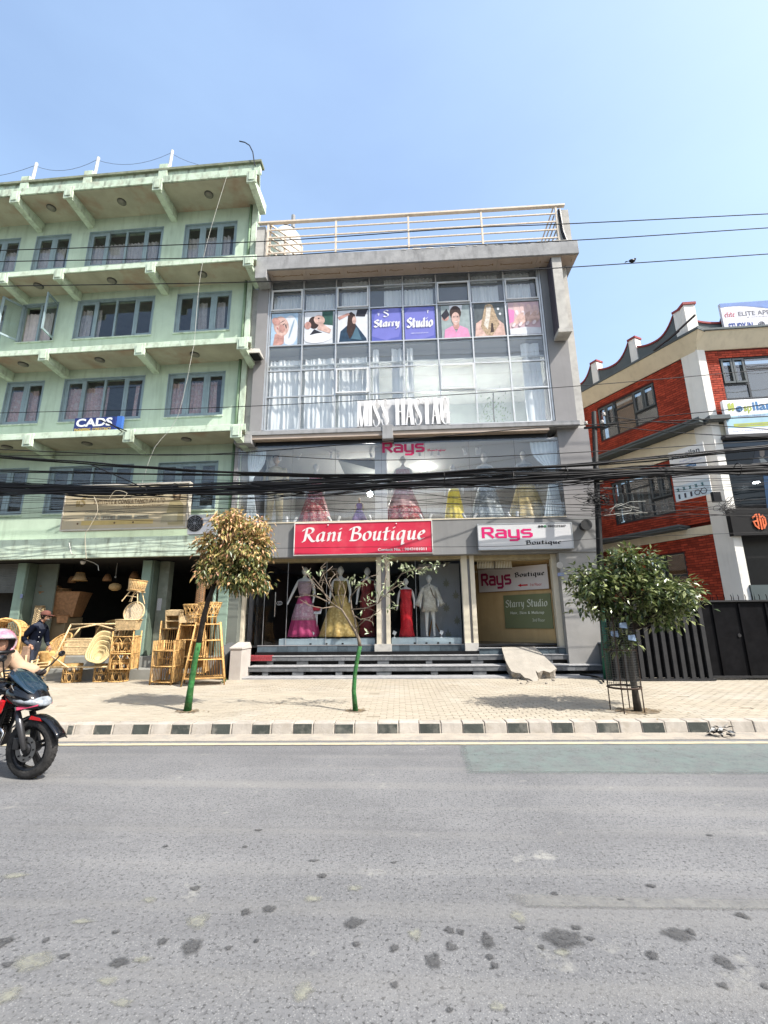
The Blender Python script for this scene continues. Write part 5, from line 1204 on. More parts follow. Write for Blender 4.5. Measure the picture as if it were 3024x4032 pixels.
# windows on the side face
gl_br = glass('bronze_glass', (.45, .36, .25), .10, body=.35, bodyc=(.22, .14, .08)); gl_gy = glass('grey_glass', (.5, .55, .56), .12, body=.12)
def rwin(fr, u0, u1, z0, z1, cols, low, par=RB, m2=gl_br, v=.02):
    t = .05; f = MB(fr.T); f.box(u0, u1, v, v+.07, z0, z0+t); f.box(u0, u1, v, v+.07, z1-t, z1); f.box(u0, u0+t, v, v+.07, z0+t, z1-t); f.box(u1-t, u1, v, v+.07, z0+t, z1-t)
    x = u0
    xs_ = [u0+(u1-u0)*c for c in cols]
    for c in xs_[1:-1]: f.box(c-.03, c+.03, v, v+.07, z0+t, z1-t)
    W_ = rp_(f, 'window', darkw)
    for a, c, kind in zip(xs_[:-1], xs_[1:], low):
        a += .03; c -= .03; zm = z0+(z1-z0)*.36
        b = MB(fr.T); b.box(a, c, v+.03, v+.04, z0+t, z1-t); b.build('pane', gl_gy if kind == 's' else m2, W_)
        b = MB(fr.T); b.box(a, c, v+.002, v+.06, zm-.03, zm+.03) if kind == 's' else b.box(a, c, v+.002, v+.06, z0+(z1-z0)*.72-.03, z0+(z1-z0)*.72+.03); b.build('transom', darkw, W_)
        if kind == 's':
            m_ = (a+c)/2
            for p, q in ((a, m_), (m_, c)):
                s = MB(fr.T); y = v-.05; s.box(p+.01, q-.01, y, y+.04, zm+.03, zm+.09); s.box(p+.01, q-.01, y, y+.04, z1-t-.07, z1-t-.01); s.box(p+.01, p+.07, y, y+.04, zm+.09, z1-t-.07); s.box(q-.07, q-.01, y, y+.04, zm+.09, z1-t-.07); s.build('sash', mat('grey_sash', (.10, .115, .12), .4), W_)
    b = MB(fr.T); b.box(u0, u1, v+.5, v+.55, z0, z1); b.build('dark_room', mat('brown_blind', (.20, .14, .09), .8, .1, 2), W_)
    return W_
rwin(RS, *Wt, (0, .32, .64, 1), 'sbs'); w_ = rwin(RS, *Wm, (0, .3, .66, 1), 'sbs', m2=gl_gy); rwin(RS, *Wl, (0, .5, 1), 'sb')
for k in range(16):
    if k % 3 == 2: continue
    b = MB(RS.T); u = Wm[0]+.1+k*.14; b.box(u, u+.1, .12, .14, 5.25+.03*(k % 5), 6.3+.06*(k % 4)); rp_(b, 'hanging_blind', mat('blind_grey', (.3, .31, .33), .7, isl=.3))
# front face
holedwall(RF, .23, 8, .1, 11.0, [(.66, 7.5, 8.66, 10.2), (.24, 7.8, 2.3, 7.35)], .101, .3, 'wall', mortar)
bricks(RF, .23, .66, 7.9, 10.5); bricks(RF, .66, 2.6, 10.2, 10.5)
b = MB(RF.T); b.hexa([(.0, -.05, 10.5), (6, -.05, 10.5), (6, .1, 10.5), (.0, .1, 10.5), (-.2, -.4, 11.02), (6, -.4, 11.02), (6, .1, 11.02), (-.2, .1, 11.02)]); rp_(b, 'cream_cove', cream_w)
f = rwin(RF, .66, 2.9, 8.66, 10.2, (0, .36, 1), 'sb', m2=gl_gy)
b = MB(RF.T); b.box(.23, 6, -.04, .1, 7.36, 7.78); rp_(b, 'cream_band', cream_w)
b = MB(RF.T); b.box(.2, 8, -.3, .1, 7.2, 7.30); rp_(b, 'dark_head', mat('dark_panel', (.05, .05, .055), .5))
gl_blk = glass('black_glass', (.12, .14, .16), .04, body=.5, bodyc=(.01, .014, .018))
for k in range(3):
    a = .26+k*1.9
    b = MB(RF.T); b.box(a, a+1.88, -.02, -.01, 4.97, 6.2); rp_(b, 'glass_pane', gl_blk); b = MB(RF.T); b.box(a, a+1.88, -.02, -.01, 6.23, 7.2); rp_(b, 'glass_pane', gl_blk)
b = MB(RF.T); b.box(.24, 6, .6, .7, 2.3, 7.2); rp_(b, 'dark_interior', black_m)
u, z = RF.hit(2978, 1900, .3); b = MB(RF.T); b.ball((u, .3, z), .1, 12, 6, sz=.3); rp_(b, 'downlight', lamp_m)
u, z = RF.hit(3005, 1785, -.025)
def shape(fr, pts, v, m, name, par): return outline(fr, pts, v, m, name, par)
pr_ = lambda L_, v=-.026: [RF.hit(x, y, v) for x, y in L_]
o = shape(RF, pr_([(2975, 1770), (3003, 1762), (3024, 1768), (3060, 1830), (2990, 1840), (2960, 1835)]), -.0255, mat('poster_dark_navy', (.012, .02, .035), .3), 'window_poster', RB)
shape(RF, pr_([(2990, 1775), (3000, 1768), (3010, 1775), (3010, 1792), (3003, 1800), (2992, 1795)]), -.028, mat('poster_face', (.20, .17, .15), .4), 'poster_face', o)
shape(RF, pr_([(2986, 1800), (3003, 1800), (3010, 1808), (3024, 1820), (3000, 1830)]), -.0275, mat('poster_shirt', (.12, .14, .15), .4), 'poster_collar', o)
shape(RF, pr_([(3005, 1870), (3060, 1865), (3070, 2020), (3022, 2020)]), -.0255, mat('poster_blue', (.02, .06, .13), .3), 'blue_poster', RB)
# low wall and reveal at the front corner
b = MB(RF.T); b.box(.18, 6, -.12, .1, .1, 2.52); rp_(b, 'plinth', mat('slate_plinth', (.10, .125, .125), .8, .08, 2))
# bricks: the 300 nearest in view as parts, the rest joined
def bdist(t): fr, a, c, z, zt, v = t; p = fr.T @ Vector(((a+c)/2, v, z)); return (p-CAM).length*(1 if z > 4.6 else 4)
full = [t for t in BR]
vis = sorted([t for t in full if abs((t[2]-t[1])-.221) < .002], key=bdist)[:290]
vs_ = set(map(id, vis)); q = MB()
for fr, a, c, z, zt, v in [t for t in full if id(t) not in vs_]:
    q.T = fr.T; q.box(a, c, v, .0, z, zt)
q.build('bricks', brick_m, RB, kind='stuff')
bm_ = None
for fr, a, c, z, zt, v in vis:
    p = fr.T @ Vector(((a+c)/2, v, (z+zt)/2))
    if bm_ is None:
        s = MB(); s.box(-.1105, .1105, 0, .03, -.032, .032); me_o = s.build('brick', brick_m); bm_ = me_o; o = me_o
    else: o = bm_.copy(); COL.objects.link(o)
    o.parent = RB; o.location = ROOTM[RB].inverted() @ p; o.rotation_euler = (rnd.uniform(-.02, .02), 0, fr.a)
# signs of the red building
sgw = mat('sign_pale', (.95, .97, .99), .5, .04, 2); lime = mat('sign_lime', (.42, .48, .10), .5); sblue = mat('sign_sky_blue', (.06, .20, .42), .5); pale_b = mat('sign_pale_blue', (.38, .58, .68), .5); purp = mat('sign_purple', (.28, .28, .5), .5)
u0, z1 = RF.hit(2843, 1577, -.25); zb_ = RF.z(2853, 1712, -.25); u1 = u0+2.1
t = root('clinic_sign', 'pale blue and white medical firm sign in front of the red front wall', 'sign', tuple(RF.T @ Vector((u0, -.25, zb_))))
b = MB(RF.T); b.box(u0, u1, -.25, -.13, zb_, z1); b.build('board', sgw, t, bevel=.008)
h = z1-zb_
shape(RF, [(u0+.01, zb_+h*.18), (u0+.01, zb_+h*.52), (u1-.01, zb_+h*.6), (u1-.01, zb_+h*.18)], -.2535, pale_b, 'colour_band', t)
shape(RF, [(u0+.2, zb_+h*.2), (u0+.2, zb_+h*.3), (u1-.01, zb_+h*.33), (u1-.01, zb_+h*.2)], -.2550, lime, 'lime_band', t)
nibtext('H', RF, u0+.13, u0+.33, zb_+h*.66, zb_+h*.93, -.256, lime, t, thick=.5)
b = MB(RF.T); b.ring((u0+.47, -.256, zb_+h*.73), .085, .02, 20, 4, 'y'); b.box(u0+.45, u0+.49, -.262, -.256, zb_+h*.68, zb_+h*.78); b.box(u0+.42, u0+.52, -.2625, -.2565, zb_+h*.715, zb_+h*.745); b.build('cross_emblem', sblue, t)
plain('sp', RF, u0+.6, u0+.85, zb_+h*.58, zb_+h*.8, -.256, lime, t, bold=.03); plain('ilan', RF, u0+.88, u0+1.5, zb_+h*.66, zb_+h*.92, -.256, sblue, t, bold=.03)
plain('Hospilan Nepal (P) Ltd.', RF, u0+.4, u0+1.45, zb_+h*.46, zb_+h*.55, -.256, purp, t); plain('Importer of medical, surgical supplies', RF, u0+.35, u0+1.7, zb_+h*.23, zb_+h*.28, -.258, purp, t)
plain('Hospital, Medical, Hygiene & Lab Needs', RF, u0+.1, u0+1.8, zb_+h*.06, zb_+h*.12, -.2535, purp, t)
# banner on the side face
u0, u1 = -1.75, -.18; z0, z1 = 5.9, 7.45
zt_ = RS.z(2765, 1735, -.62); z0 = RS.z(2650, 1980, -.62); u0 = RS.u(2650, 1900, -.62); u1 = RS.u(2778, 1800, -.62)
zl = RS.z(2778, 1735, -.62)
t = root('side_banner', 'white hanging banner with medical product pictures beside the middle side window', 'banner', tuple(RS.T @ Vector((u0, -.6, z0))))
z1 = zl
b = MB(RS.T); b.box(u0, u1, -.62, -.60, z0, z1); b.build('banner_sheet', mat('banner_white', (.98, .96, .92), .6, .05, 2), t)
h = z1-z0; w_ = u1-u0
plain('Hospilan', RS, u0+w_*.08, u0+w_*.88, z0+h*.80, z0+h*.93, -.6235, mat('banner_grey', (.12, .14, .16)), t, bold=.02)
plain('Hospilan Nepal (P) Ltd', RS, u0+w_*.28, u0+w_*.9, z0+h*.735, z0+h*.77, -.6235, purp, t); plain('Contact No: 9801-234567, 9860-Kathmandu', RS, u0+w_*.1, u0+w_*.9, z0+h*.68, z0+h*.71, -.6235, purp, t)
b = MB(RS.T); b.box(u0+w_*.25, u0+w_*.72, -.625, -.6205, z0+h*.59, z0+h*.65); b.build('blue_label', sblue, t); plain('Services available', RS, u0+w_*.28, u0+w_*.69, z0+h*.605, z0+h*.64, -.628, wt, t)
b = MB(RS.T); b.box(u0, u1-.0, -.6245, -.6205, z0+.02, z0+h*.30); b.build('product_strip', mat('strip_blue_grey', (.75, .85, .9), .6), t)
ic = mat('product_dark', (.07, .07, .09), .6); ic2 = mat('product_teal', (.10, .22, .24), .6)
for k in range(5):
    a = u0+w_*(.12+.17*k)
    b = MB(RS.T); (b.ring((a, -.629, z0+h*.09), .05+.012*k, .014, 6, 4, 'y') if k > 2 else b.box(a-.03, a+.03, -.63, -.626, z0+h*.04, z0+h*.13)); b.build('product_picture', ic, t)
    b = MB(RS.T); b.prism([(a-.05, z0+h*.19), (a+.05, z0+h*.19), (a+.02, z0+h*.21), (a+.03, z0+h*.25), (a-.06, z0+h*.25), (a-.02, z0+h*.22)], -.63, -.626); b.build('product_picture', ic2, t)
# rooftop billboard
v = -.15; u0, z1 = RF.hit(2833, 1196, v); u1 = u0+2.6; z0 = 11.14
t = root('rooftop_billboard', 'white and blue study abroad billboard standing on the roof of the red building', 'billboard', tuple(RF.T @ Vector((u0, v, z0))))
b = MB(RF.T); b.box(u0, u1, v, v+.1, z0, z1); b.build('board', mat('bill_white', (.68, .68, .74), .5, .04, 1), t); h = z1-z0
P = [(u0+.001, z1-.001)]+[(u1-.001, z1-.001)]; cv = []
for k in range(13):
    q_ = k/12; cv.append((u1-.001-(u1-u0-.002)*q_, z1-.30-.10*math.sin(q_*PI*1.6+.6)+.08*(q_)))
shape(RF, P+cv, v-.004, mat('bill_blue', (.10, .20, .48), .5, .2, 2), 'blue_wave', t)
plain('ELITE APPRENTICE', RF, u0+.53, u0+2.5, z0+h*.50, z0+h*.66, v-.004, mat('bill_grey', (.2, .2, .22)), t, bold=.01); plain('& consultancy pvt. ltd.', RF, u0+.78, u0+2.2, z0+h*.41, z0+h*.46, v-.004, mat('bill_grey', ()), t)
plain('STUDY IN', RF, u0+.14, u0+.92, z0-h*.02+.03, z0+h*.26, v-.004, mat('bill_navy', (.04, .08, .3)), t, bold=.03)
nibtext('elite', RF, u0+.08, u0+.42, z0+h*.48, z0+h*.68, v-.004, mat('bill_red', (.55, .12, .15)), t, thick=.2)
b = MB(RF.T); b.ring((u0+1.2, v-.005, z0+h*.16), .09, .015, 16, 4, 'y'); b.ring((u0+1.2, v-.005, z0+h*.16), .04, .015, 10, 4, 'y'); b.build('round_emblem', mat('bill_grey', ()), t)
for xx in (.2, 2.2):
    b = MB(RF.T); b.bar((u0+xx, v+.11, z1-.1), (u0+xx, v+1.0, z0), .05); b.build('prop', darkw, t)
# black shop sign with orange monogram
u0, z1 = RF.hit(2872, 2017, -.2); zb_ = RF.z(2895, 2108, -.2); zb_ = RF.z(2950, 2105, -.2)-.02
t = root('monogram_sign', 'black shop sign with an orange angular monogram at the right edge', 'sign', tuple(RF.T @ Vector((u0, -.2, zb_))))
b = MB(RF.T); b.box(u0, u0+2.5, -.2, .0, zb_, z1+.1); b.build('board', mat('matt_black', (.012, .012, .013), .5, .1, 3), t)
og = mat('monogram_orange', (.85, .20, .08), .5, .2, 4); uc, zc_ = RF.hit(2990, 2052, -.24); s = .42
def st_(P):
    Q = []
    for a, c in zip(P[:-1], P[1:]):
        a, c = Vector((*a, 0)), Vector((*c, 0)); d = (c-a).normalized(); n_ = Vector((-d.y, d.x, 0))*.05; Q.append([tuple((a-n_-d*.03)[:2]), tuple((c-n_+d*.03)[:2]), tuple((c+n_+d*.03)[:2]), tuple((a+n_-d*.03)[:2])])
    return Q
Q = st_([(-.4, .25), (-.1, .5), (-.1, -.35)])+st_([(-.1, .05), (-.38, -.02), (-.3, -.3), (-.1, -.5)])+st_([(.08, .5), (.08, -.55)])+st_([(.1, .25), (.3, .38), (.42, .2), (.42, -.2), (.28, -.42)])+st_([(.25, .2), (.25, -.5)])
lay(Q, RF, uc-s*.45, uc+s*.5, zc_-s*.62, zc_+s*.6, -.23, og, 'monogram', t, ext=.02)
# ---- gates
gy = 11.62; GZ = 1.93
gt = root('sliding_gate', 'black slatted metal gate in front of the red building', 'gate', (5.9, gy, .15))
gm = mat('gate_black', (.009, .009, .010), .6, .3, 4, blotch=.2, bc=(.016, .015, .015), bls=4, spec=.03); gm2 = mat('gate_slat_grey', (.032, .032, .033), .75, .25, 4, .2, 40)
xa = H(2420, 2680, gy)[0]; xb = H(2815, 2680, gy)[0]
b = MB(); b.box(xa, xb, gy+.04, gy+.06, .22, GZ); b.build('backing', gm, gt)
n = 12
for k in range(n):
    x = xa+(xb-xa)*(k+.5)/n; b = MB(); b.box(x-.045, x+.045, gy-.04, gy+.038, .17, GZ); b.build('slat', gm2, gt)
b = MB(); b.box(xa, xb, gy-.06, gy+.1, .155, .20); b.build('bottom_rail', gm2, gt); b = MB(); b.box(xa, xb, gy-.05, gy+.08, GZ+.001, GZ+.05); b.build('top_rail', gm, gt)
g2 = root('solid_gate', 'solid black sheet metal gate with spiked top at the right edge', 'gate', (9, gy+.1, .15))
b = MB(); b.box(xb+.02, 12.5, gy+.12, gy+.15, .2, GZ+.02)
b.build('sheet', gm, g2)
for k in range(9):
    x = xb+.3+k*.62; b = MB(); b.box(x-.02, x+.02, gy+.085, gy+.118, .25, GZ-.02); b.build('rib', gm, g2)
b = MB(); b.box(xb+.02, 12.5, gy+.06, gy+.2, GZ+.021, GZ+.06); b.box(xb+.02, 12.5, gy+.08, gy+.118, .2, .245); b.build('rail', gm2, g2)
b = MB(); x, z = H(2913, 2502, gy+.1); b.lathe([(.04, 0), (.045, .02), (.02, .04)], (x, gy+.10, z), 12, axis='y'); b.build('lock', gm2, g2)
for k in range(34):
    x = 6.9+k*.165; b = MB(); b.tube([(x-.05, gy+.13, GZ+.062), (x-.045, gy+.13, GZ+.13), (x-.08, gy+.10, GZ+.19)], .008, 4); b.build('spike', gm, g2)
    if k % 3 == 0:
        b = MB(); b.tube([(x, gy+.13, GZ+.062), (x, gy+.13, GZ+.24)], [.01, .001], 5); b.build('spike', gm, g2)
b = MB(); b.box(8, 16, gy+.3, 14.2, .1, .2); props(b.build('driveway', grey_conc), kind='structure')
# ------------------------------------------------------------------ buildings across the street (behind the camera; seen in the glass)
def opposite(name, label, x0, x1, h, m, fl, cols):
    t = root('opposite_building', label, 'building', ((x0+x1)/2, -17, 0))
    b = MB(); b.box(x0, x1, -27, -17, 0, h); b.build('wall', m, t)
    for f in range(fl):
        for c in range(cols):
            a = x0+(x1-x0)*(c+.2)/cols; d = x0+(x1-x0)*(c+.8)/cols; z = 1+f*3.1
            b = MB(); b.box(a, d, -16.99, -16.93, z, z+1.6); b.build('window', mat('far_window', (.05, .06, .07), .2), t)
        b = MB(); b.box(x0-.1, x1+.1, -16.99, -16.4, 3.1*f+3.0, 3.1*f+3.15); b.build('ledge', grey_conc, t)
opposite('b', 'plain brick coloured row house across the street behind the camera on the left', -26, -9, 9.5, mat('far_brick', (.30, .18, .13)), 3, 5)
opposite('b', 'pale cream row house straight across the street behind the camera', -8.5, 3, 11.5, mat('far_cream', (.42, .38, .32)), 3, 4)
opposite('b', 'grey row house across the street behind the camera on the right', 3.5, 20, 8.5, mat('far_grey', (.3, .3, .3)), 2, 5)
# ------------------------------------------------------------------ mannequins
skin_m = mat('mannequin_white', (.68, .66, .63), .45, .03, 3); skin_t = mat('mannequin_tan', (.55, .42, .30), .5, .05, 3)
def cloth(name, col, col2=None, b_=.5, s_=14, shine=.5):
    return mat(name, col, shine, .25, 10, .4, 60, blotch=b_ if col2 else 0, bc=col2 or col, bls=s_)
def skinfig(name, V, E, m, parent, T, sub=2):
    """one continuous body grown over a skeleton: V = [(x,y,z,r)] in metres"""
    me = bpy.data.meshes.new(name); me.from_pydata([(v[0], v[1], v[2]) for v in V], E, [])
    o = bpy.data.objects.new(name, me); COL.objects.link(o)
    md = o.modifiers.new('s', 'SKIN'); md.use_smooth_shade = True
    if not me.skin_vertices: 
        bpy.context.view_layer.objects.active = o
    sv = me.skin_vertices[0].data if me.skin_vertices else None
    if sv is None:
        return o
    for i, v in enumerate(V): sv[i].radius = (v[3], v[4] if len(v) > 4 else v[3])
    sv[0].use_root = True
    s = o.modifiers.new('u', 'SUBSURF'); s.levels = s.render_levels = sub
    me.materials.append(m); o.parent = parent
    o.matrix_local = (ROOTM[parent].inverted() @ T)
    KID.setdefault(parent, []).append(o)
    return o
def headmesh(c, r, m, parent, yaw=0, face=True, hairm=None, beard=None, facing=(0, -1)):
    """head with brow, nose, lips, chin and ears around centre c; looks along facing (x, y)"""
    f = Vector((facing[0], facing[1], 0)).normalized(); s_ = Vector((-f.y, f.x, 0)); c = Vector(c)
    b = MB(); N, M_ = 20, 16; rows_ = []
    for i in range(M_+1):
        p = PI*i/M_; row = []
        for k in range(N):
            t = 2*PI*k/N; x, y, z = math.sin(p)*math.sin(t), math.sin(p)*math.cos(t), math.cos(p)
            w_ = .78*(1-.22*max(0, -z)**1.5); d_ = .92 if y > 0 else 1.0
            if face and y > .3:
                nose = math.exp(-((x/.12)**2)-((z+.08)/.16)**2)*.24; brow = math.exp(-((z-.22)/.1)**2)*.05*(abs(x) < .6)
                eye = -math.exp(-((abs(x)-.3)/.13)**2-((z-.08)/.1)**2)*.08; lip = math.exp(-((x/.25)**2)-((z+.42)/.07)**2)*.08; chin = math.exp(-((x/.3)**2)-((z+.75)/.18)**2)*.14
                y += nose+brow+eye+lip+chin
            row.append(b.v(c+(s_*x*w_+f*y*d_+Vector((0, 0, z*1.22)))*r))
        rows_.append(row)
    for i in range(M_):
        for k in range(N): b.F.append([rows_[i][k], rows_[i+1][k], rows_[i+1][(k+1) % N], rows_[i][(k+1) % N]])
    if face:
        for q in (-1, 1):
            e = c+s_*q*.80*r-f*.05*r; b.ball(e, r*.2, 8, 6, sx=.5, sy=.9, sz=1.3)
    return b.build('head', m, parent, smooth=True)
def mannequin(x, y, zf, h, label, dress, m2=None, kind='gown', skin=skin_m, tan=False, face_to=(0, -1), pose=0, group='mannequins in the boutique windows', flare=.42, extra=None):
    t = root('mannequin', label, 'mannequin', (x, y, zf), group=group); T = ROOTM[t]; k = h/1.75
    sc = lambda L_: [(a*k, b_*k, c*k, r*k) for a, b_, c, r in L_]
    lean = .0
    # torso, neck, arms and legs as one skin
    V = [(0, 0, .98, .125), (0, 0, 1.15, .095), (0, -.01, 1.32, .12), (0, 0, 1.43, .075), (0, 0, 1.50, .045), (0, 0, 1.56, .045),
         (-.15, 0, 1.42, .05), (-.21, 0, 1.32, .043), (-.25-.06*pose, .0, 1.12, .036), (-.27-.12*pose, -.05, .90, .026), (-.28-.14*pose, -.07, .82, .022),
         (.15, 0, 1.42, .05), (.21, 0, 1.32, .043), (.25, 0, 1.12, .036), (.25, -.10, .92, .026), (.24, -.14, .85, .022),
         (-.08, 0, .88, .085), (-.10-.05*pose, 0, .5, .055), (-.11-.14*pose, 0, .1, .035), (-.11-.16*pose, -.08, .03, .03),
         (.08, 0, .88, .085), (.10, 0, .5, .055), (.11, 0, .1, .035), (.11, -.08, .03, .03)]
    E = [(0,1),(1,2),(2,3),(3,4),(4,5),(3,6),(6,7),(7,8),(8,9),(9,10),(3,11),(11,12),(12,13),(13,14),(14,15),(0,16),(16,17),(17,18),(18,19),(0,20),(20,21),(21,22),(22,23)]
    body = skinfig('body', sc(V), E, skin, t, T)
    W_ = lambda p: T @ Vector(p)*1
    headmesh(T @ Vector((0, -.015*k, 1.655*k)), .098*k, skin, t, facing=face_to)
    def fold(n_, a): return lambda th, z: a*math.sin(n_*th+z*3)
    if kind == 'gown':
        b = MB(T); b.lathe([(.21*k*1.0, 1.42*k), (.175*k, 1.40*k), (.185*k, 1.3*k), (.15*k, 1.12*k), (.135*k, 1.05*k)][1:], n=24, sx=1, sy=.72); b.build('bodice', m2 or dress, t, smooth=True)
        P = [(.14*k+(flare-.14)*k*(q_/10)**.8, (1.04-1.0*q_/10)*k) for q_ in range(11)]
        b = MB(T); b.lathe(P, n=56, sy=.75, fold=lambda th, z: (.10*(1.04*k-z)/k)*math.sin(11*th+z*2)*(.7+.3*math.sin(3*th))); b.build('skirt', dress, t, smooth=True)
        if extra: 
            P = [(p[0]*1.015+.004, p[1]) for p in P[extra[1]:extra[2]]]
            b = MB(T); b.lathe(P, n=56, sy=.75, fold=lambda th, z: (.10*(1.04*k-z)/k)*math.sin(11*th+z*2)*(.7+.3*math.sin(3*th))); b.build('skirt_border', extra[0], t, smooth=True)
    elif kind == 'column':
        P = [(.19*k, 1.43*k), (.185*k, 1.3*k), (.15*k, 1.12*k), (.19*k, .95*k), (.17*k, .6*k), (.18*k, .3*k), (.24*k, .03*k)]
        b = MB(T); b.lathe(P, n=40, sy=.7, fold=lambda th, z: .05*math.sin(9*th+z*4)); b.build('gown', dress, t, smooth=True)
    elif kind == 'coat':
        b = MB(T); b.lathe([(.08*k, 1.5*k), (.17*k, 1.44*k), (.2*k, 1.3*k), (.17*k, 1.1*k), (.2*k, .9*k), (.25*k, .72*k)], n=32, sy=.6, fold=lambda th, z: .03*math.sin(7*th)); b.build('coat', dress, t, smooth=True)
        for q in (-1, 1):
            b = MB(T); b.tube([(q*.17*k, 0, 1.4*k), (q*.25*k, 0, 1.2*k), (q*.33*k, -.03, .98*k), (q*.37*k, -.05, .9*k)], [.075*k, .07*k, .07*k, .08*k], 10); b.build('sleeve', dress, t, smooth=True)
        b = MB(T); b.tube([(0, -.06, 1.5*k), (.05, -.12, 1.35*k), (.10, -.12, 1.2*k), (.16, -.1, 1.1*k)], .012, 5); b.build('trim', mat('dark_trim', (.12, .07, .04)), t)
    elif kind == 'suit':
        b = MB(T); b.lathe([(.09*k, 1.49*k), (.19*k, 1.43*k), (.21*k, 1.3*k), (.19*k, 1.1*k), (.2*k, .88*k)], n=28, sy=.62, fold=lambda th, z: .02*math.sin(8*th)); b.build('shirt', dress, t, smooth=True)
        for q in (-1, 1):
            b = MB(T); b.tube([(q*.17*k, 0, 1.42*k), (q*.24*k, 0, 1.25*k), (q*.27*k, -.01, 1.08*k)], [.07*k, .065*k, .06*k], 10); b.build('sleeve', dress, t, smooth=True)
            b = MB(T); b.tube([(q*.09*k, 0, .92*k), (q*.115*k, 0, .5*k), (q*.13*k, 0, .06*k)], [.105*k, .085*k, .07*k], 12); b.build('trouser_leg', m2 or dress, t, smooth=True)
        b = MB(T); b.lathe([(.19*k, .9*k), (.19*k, .93*k)], n=24, sy=.62); b.build('belt', black_m, t)
        b = MB(T); b.ball((0, .01, 1.74*k), .1*k, 12, 8, sz=.7); b.build('hair', mat('hair_dark', (.03, .02, .015)), t, smooth=True)
    return t
gold_c = cloth('gold_brocade', (.45, .31, .10), (.68, .52, .22), .9, 15); red_c = cloth('red_satin', (.60, .02, .03), shine=.35); mag = cloth('magenta_silk', (.42, .05, .15)); mag2 = cloth('silver_pink_lace', (.45, .25, .32), (.62, .55, .55), .8, 16)
wine = cloth('wine_brocade', (.30, .05, .06), (.5, .4, .33), .9, 15); wine2 = cloth('wine_net', (.33, .07, .08)); yl_c = cloth('yellow_satin', (.80, .62, .05), shine=.4); slv = cloth('silver_sequins', (.22, .25, .26), (.55, .58, .58), .9, 16); gol2 = cloth('pale_gold_satin', (.62, .47, .20), (.8, .68, .4), .6, 8, .3)
lil = cloth('lilac_lace', (.35, .25, .48), (.5, .45, .6), .7, 14); beige = cloth('beige_linen', (.62, .54, .36)); coat_c = cloth('cream_brocade', (.58, .54, .46), (.45, .4, .32), .5, 40); pinkk = cloth('pink_brocade', (.45, .20, .27), (.6, .5, .5), .8, 15); maro = cloth('maroon_silk', (.16, .02, .02)); pale_r = cloth('pale_rose_net', (.50, .30, .30), (.62, .55, .5), .7, 14)
def mz(pxh, yt, yb, Y): x, z1 = H(pxh, yt, Y); z0 = H(pxh, yb, Y)[1]; return x, z0, z1-z0
F1 = 13.75
fb = z1b+.03
def m1(px, yt, label, *a, h=None, **k):
    x, z0, hh = mz(px, yt, 2055, F1); mannequin(x, F1, fb, h or (z0+hh-fb), label, *a, **k)
m1(1090, 1797, 'male mannequin in beige short kurta suit at the left end of the first floor window', beige, beige, kind='suit', skin=skin_t)
m1(1245, 1830, 'bald mannequin in a wide red and brown patterned lehenga on the first floor', wine, wine2, flare=.46)
m1(1415, 1962, 'small child mannequin in lilac frilled dress on the first floor', lil, lil, flare=.6, skin=skin_t)
m1(1585, 1800, 'mannequin in pale gown with red embroidered border near the column', pale_r, pale_r, extra=(wine, 6, 11), flare=.5)
m1(1782, 1835, 'headless style mannequin in a slim bright yellow gown on the first floor', yl_c, cloth('pale_bodice', (.5, .45, .38)), flare=.30)
m1(1905, 1790, 'mannequin in a dark silver sequinned gown on the first floor', slv, slv, flare=.42)
m1(2058, 1780, 'mannequin in a pale gold satin gown beside the right drape', gol2, cloth('grey_bodice', (.3, .3, .3)), flare=.46)
G1 = 13.72
def m0(px, yt, label, *a, Y=G1, **k):
    x, z = H(px, yt, Y); mannequin(x, Y, ZP, (z-ZP), label, *a, **k)
m0(1203, 2236, 'striding mannequin in a magenta and silver tiered skirt in the left shop window', mag, skin_t if 0 else cloth('mauve_top', (.38, .27, .30)), flare=.40, extra=(mag2, 2, 7), pose=1)
m0(1342, 2234, 'mannequin in a wide gold brocade lehenga in the middle of the left shop window', gold_c, cloth('olive_gold_top', (.25, .18, .06), (.4, .3, .1), .7, 14), flare=.52)
m0(1447, 2238, 'mannequin in a dark maroon gown beside the cream shutter rail', maro, maro, kind='column')
m0(1597, 2280, 'mannequin in a long bright red satin gown in the right shop window', red_c, kind='column')
m0(1688, 2268, 'mannequin in a cream brocade coat with dark trim in the right shop window', coat_c, kind='coat')
m0(985, 2330, 'half hidden mannequin in a short pink brocade dress by the glass door', pinkk, pinkk, flare=.38, Y=14.0)
# display stand with red clutch
x, z = H(1245, 2500, G1)
t = root('display_stand', 'white stand with a red clutch bag between the striding and gold mannequins', 'stand', (x, G1, ZP))
b = MB(); b.box(x-.03, x+.03, G1-.03, G1+.03, ZP, ZP+.72); b.build('post', white_m, t); b = MB(); b.hexa([(x-.14, G1-.1, ZP+.70), (x+.14, G1-.1, ZP+.70), (x+.14, G1+.1, ZP+.84), (x-.14, G1+.1, ZP+.84), (x-.14, G1-.1, ZP+.72), (x+.14, G1-.1, ZP+.72), (x+.14, G1+.1, ZP+.86), (x-.14, G1+.1, ZP+.86)]); b.build('tray', white_m, t)
b = MB(); b.box(x-.1, x+.1, G1-.08, G1+.06, ZP+.80, ZP+.92); props(b.build('clutch_bag', cloth('crimson_bag', (.45, .03, .05)), bevel=.015), 'small crimson clutch bag lying on the white display stand', 'bag')
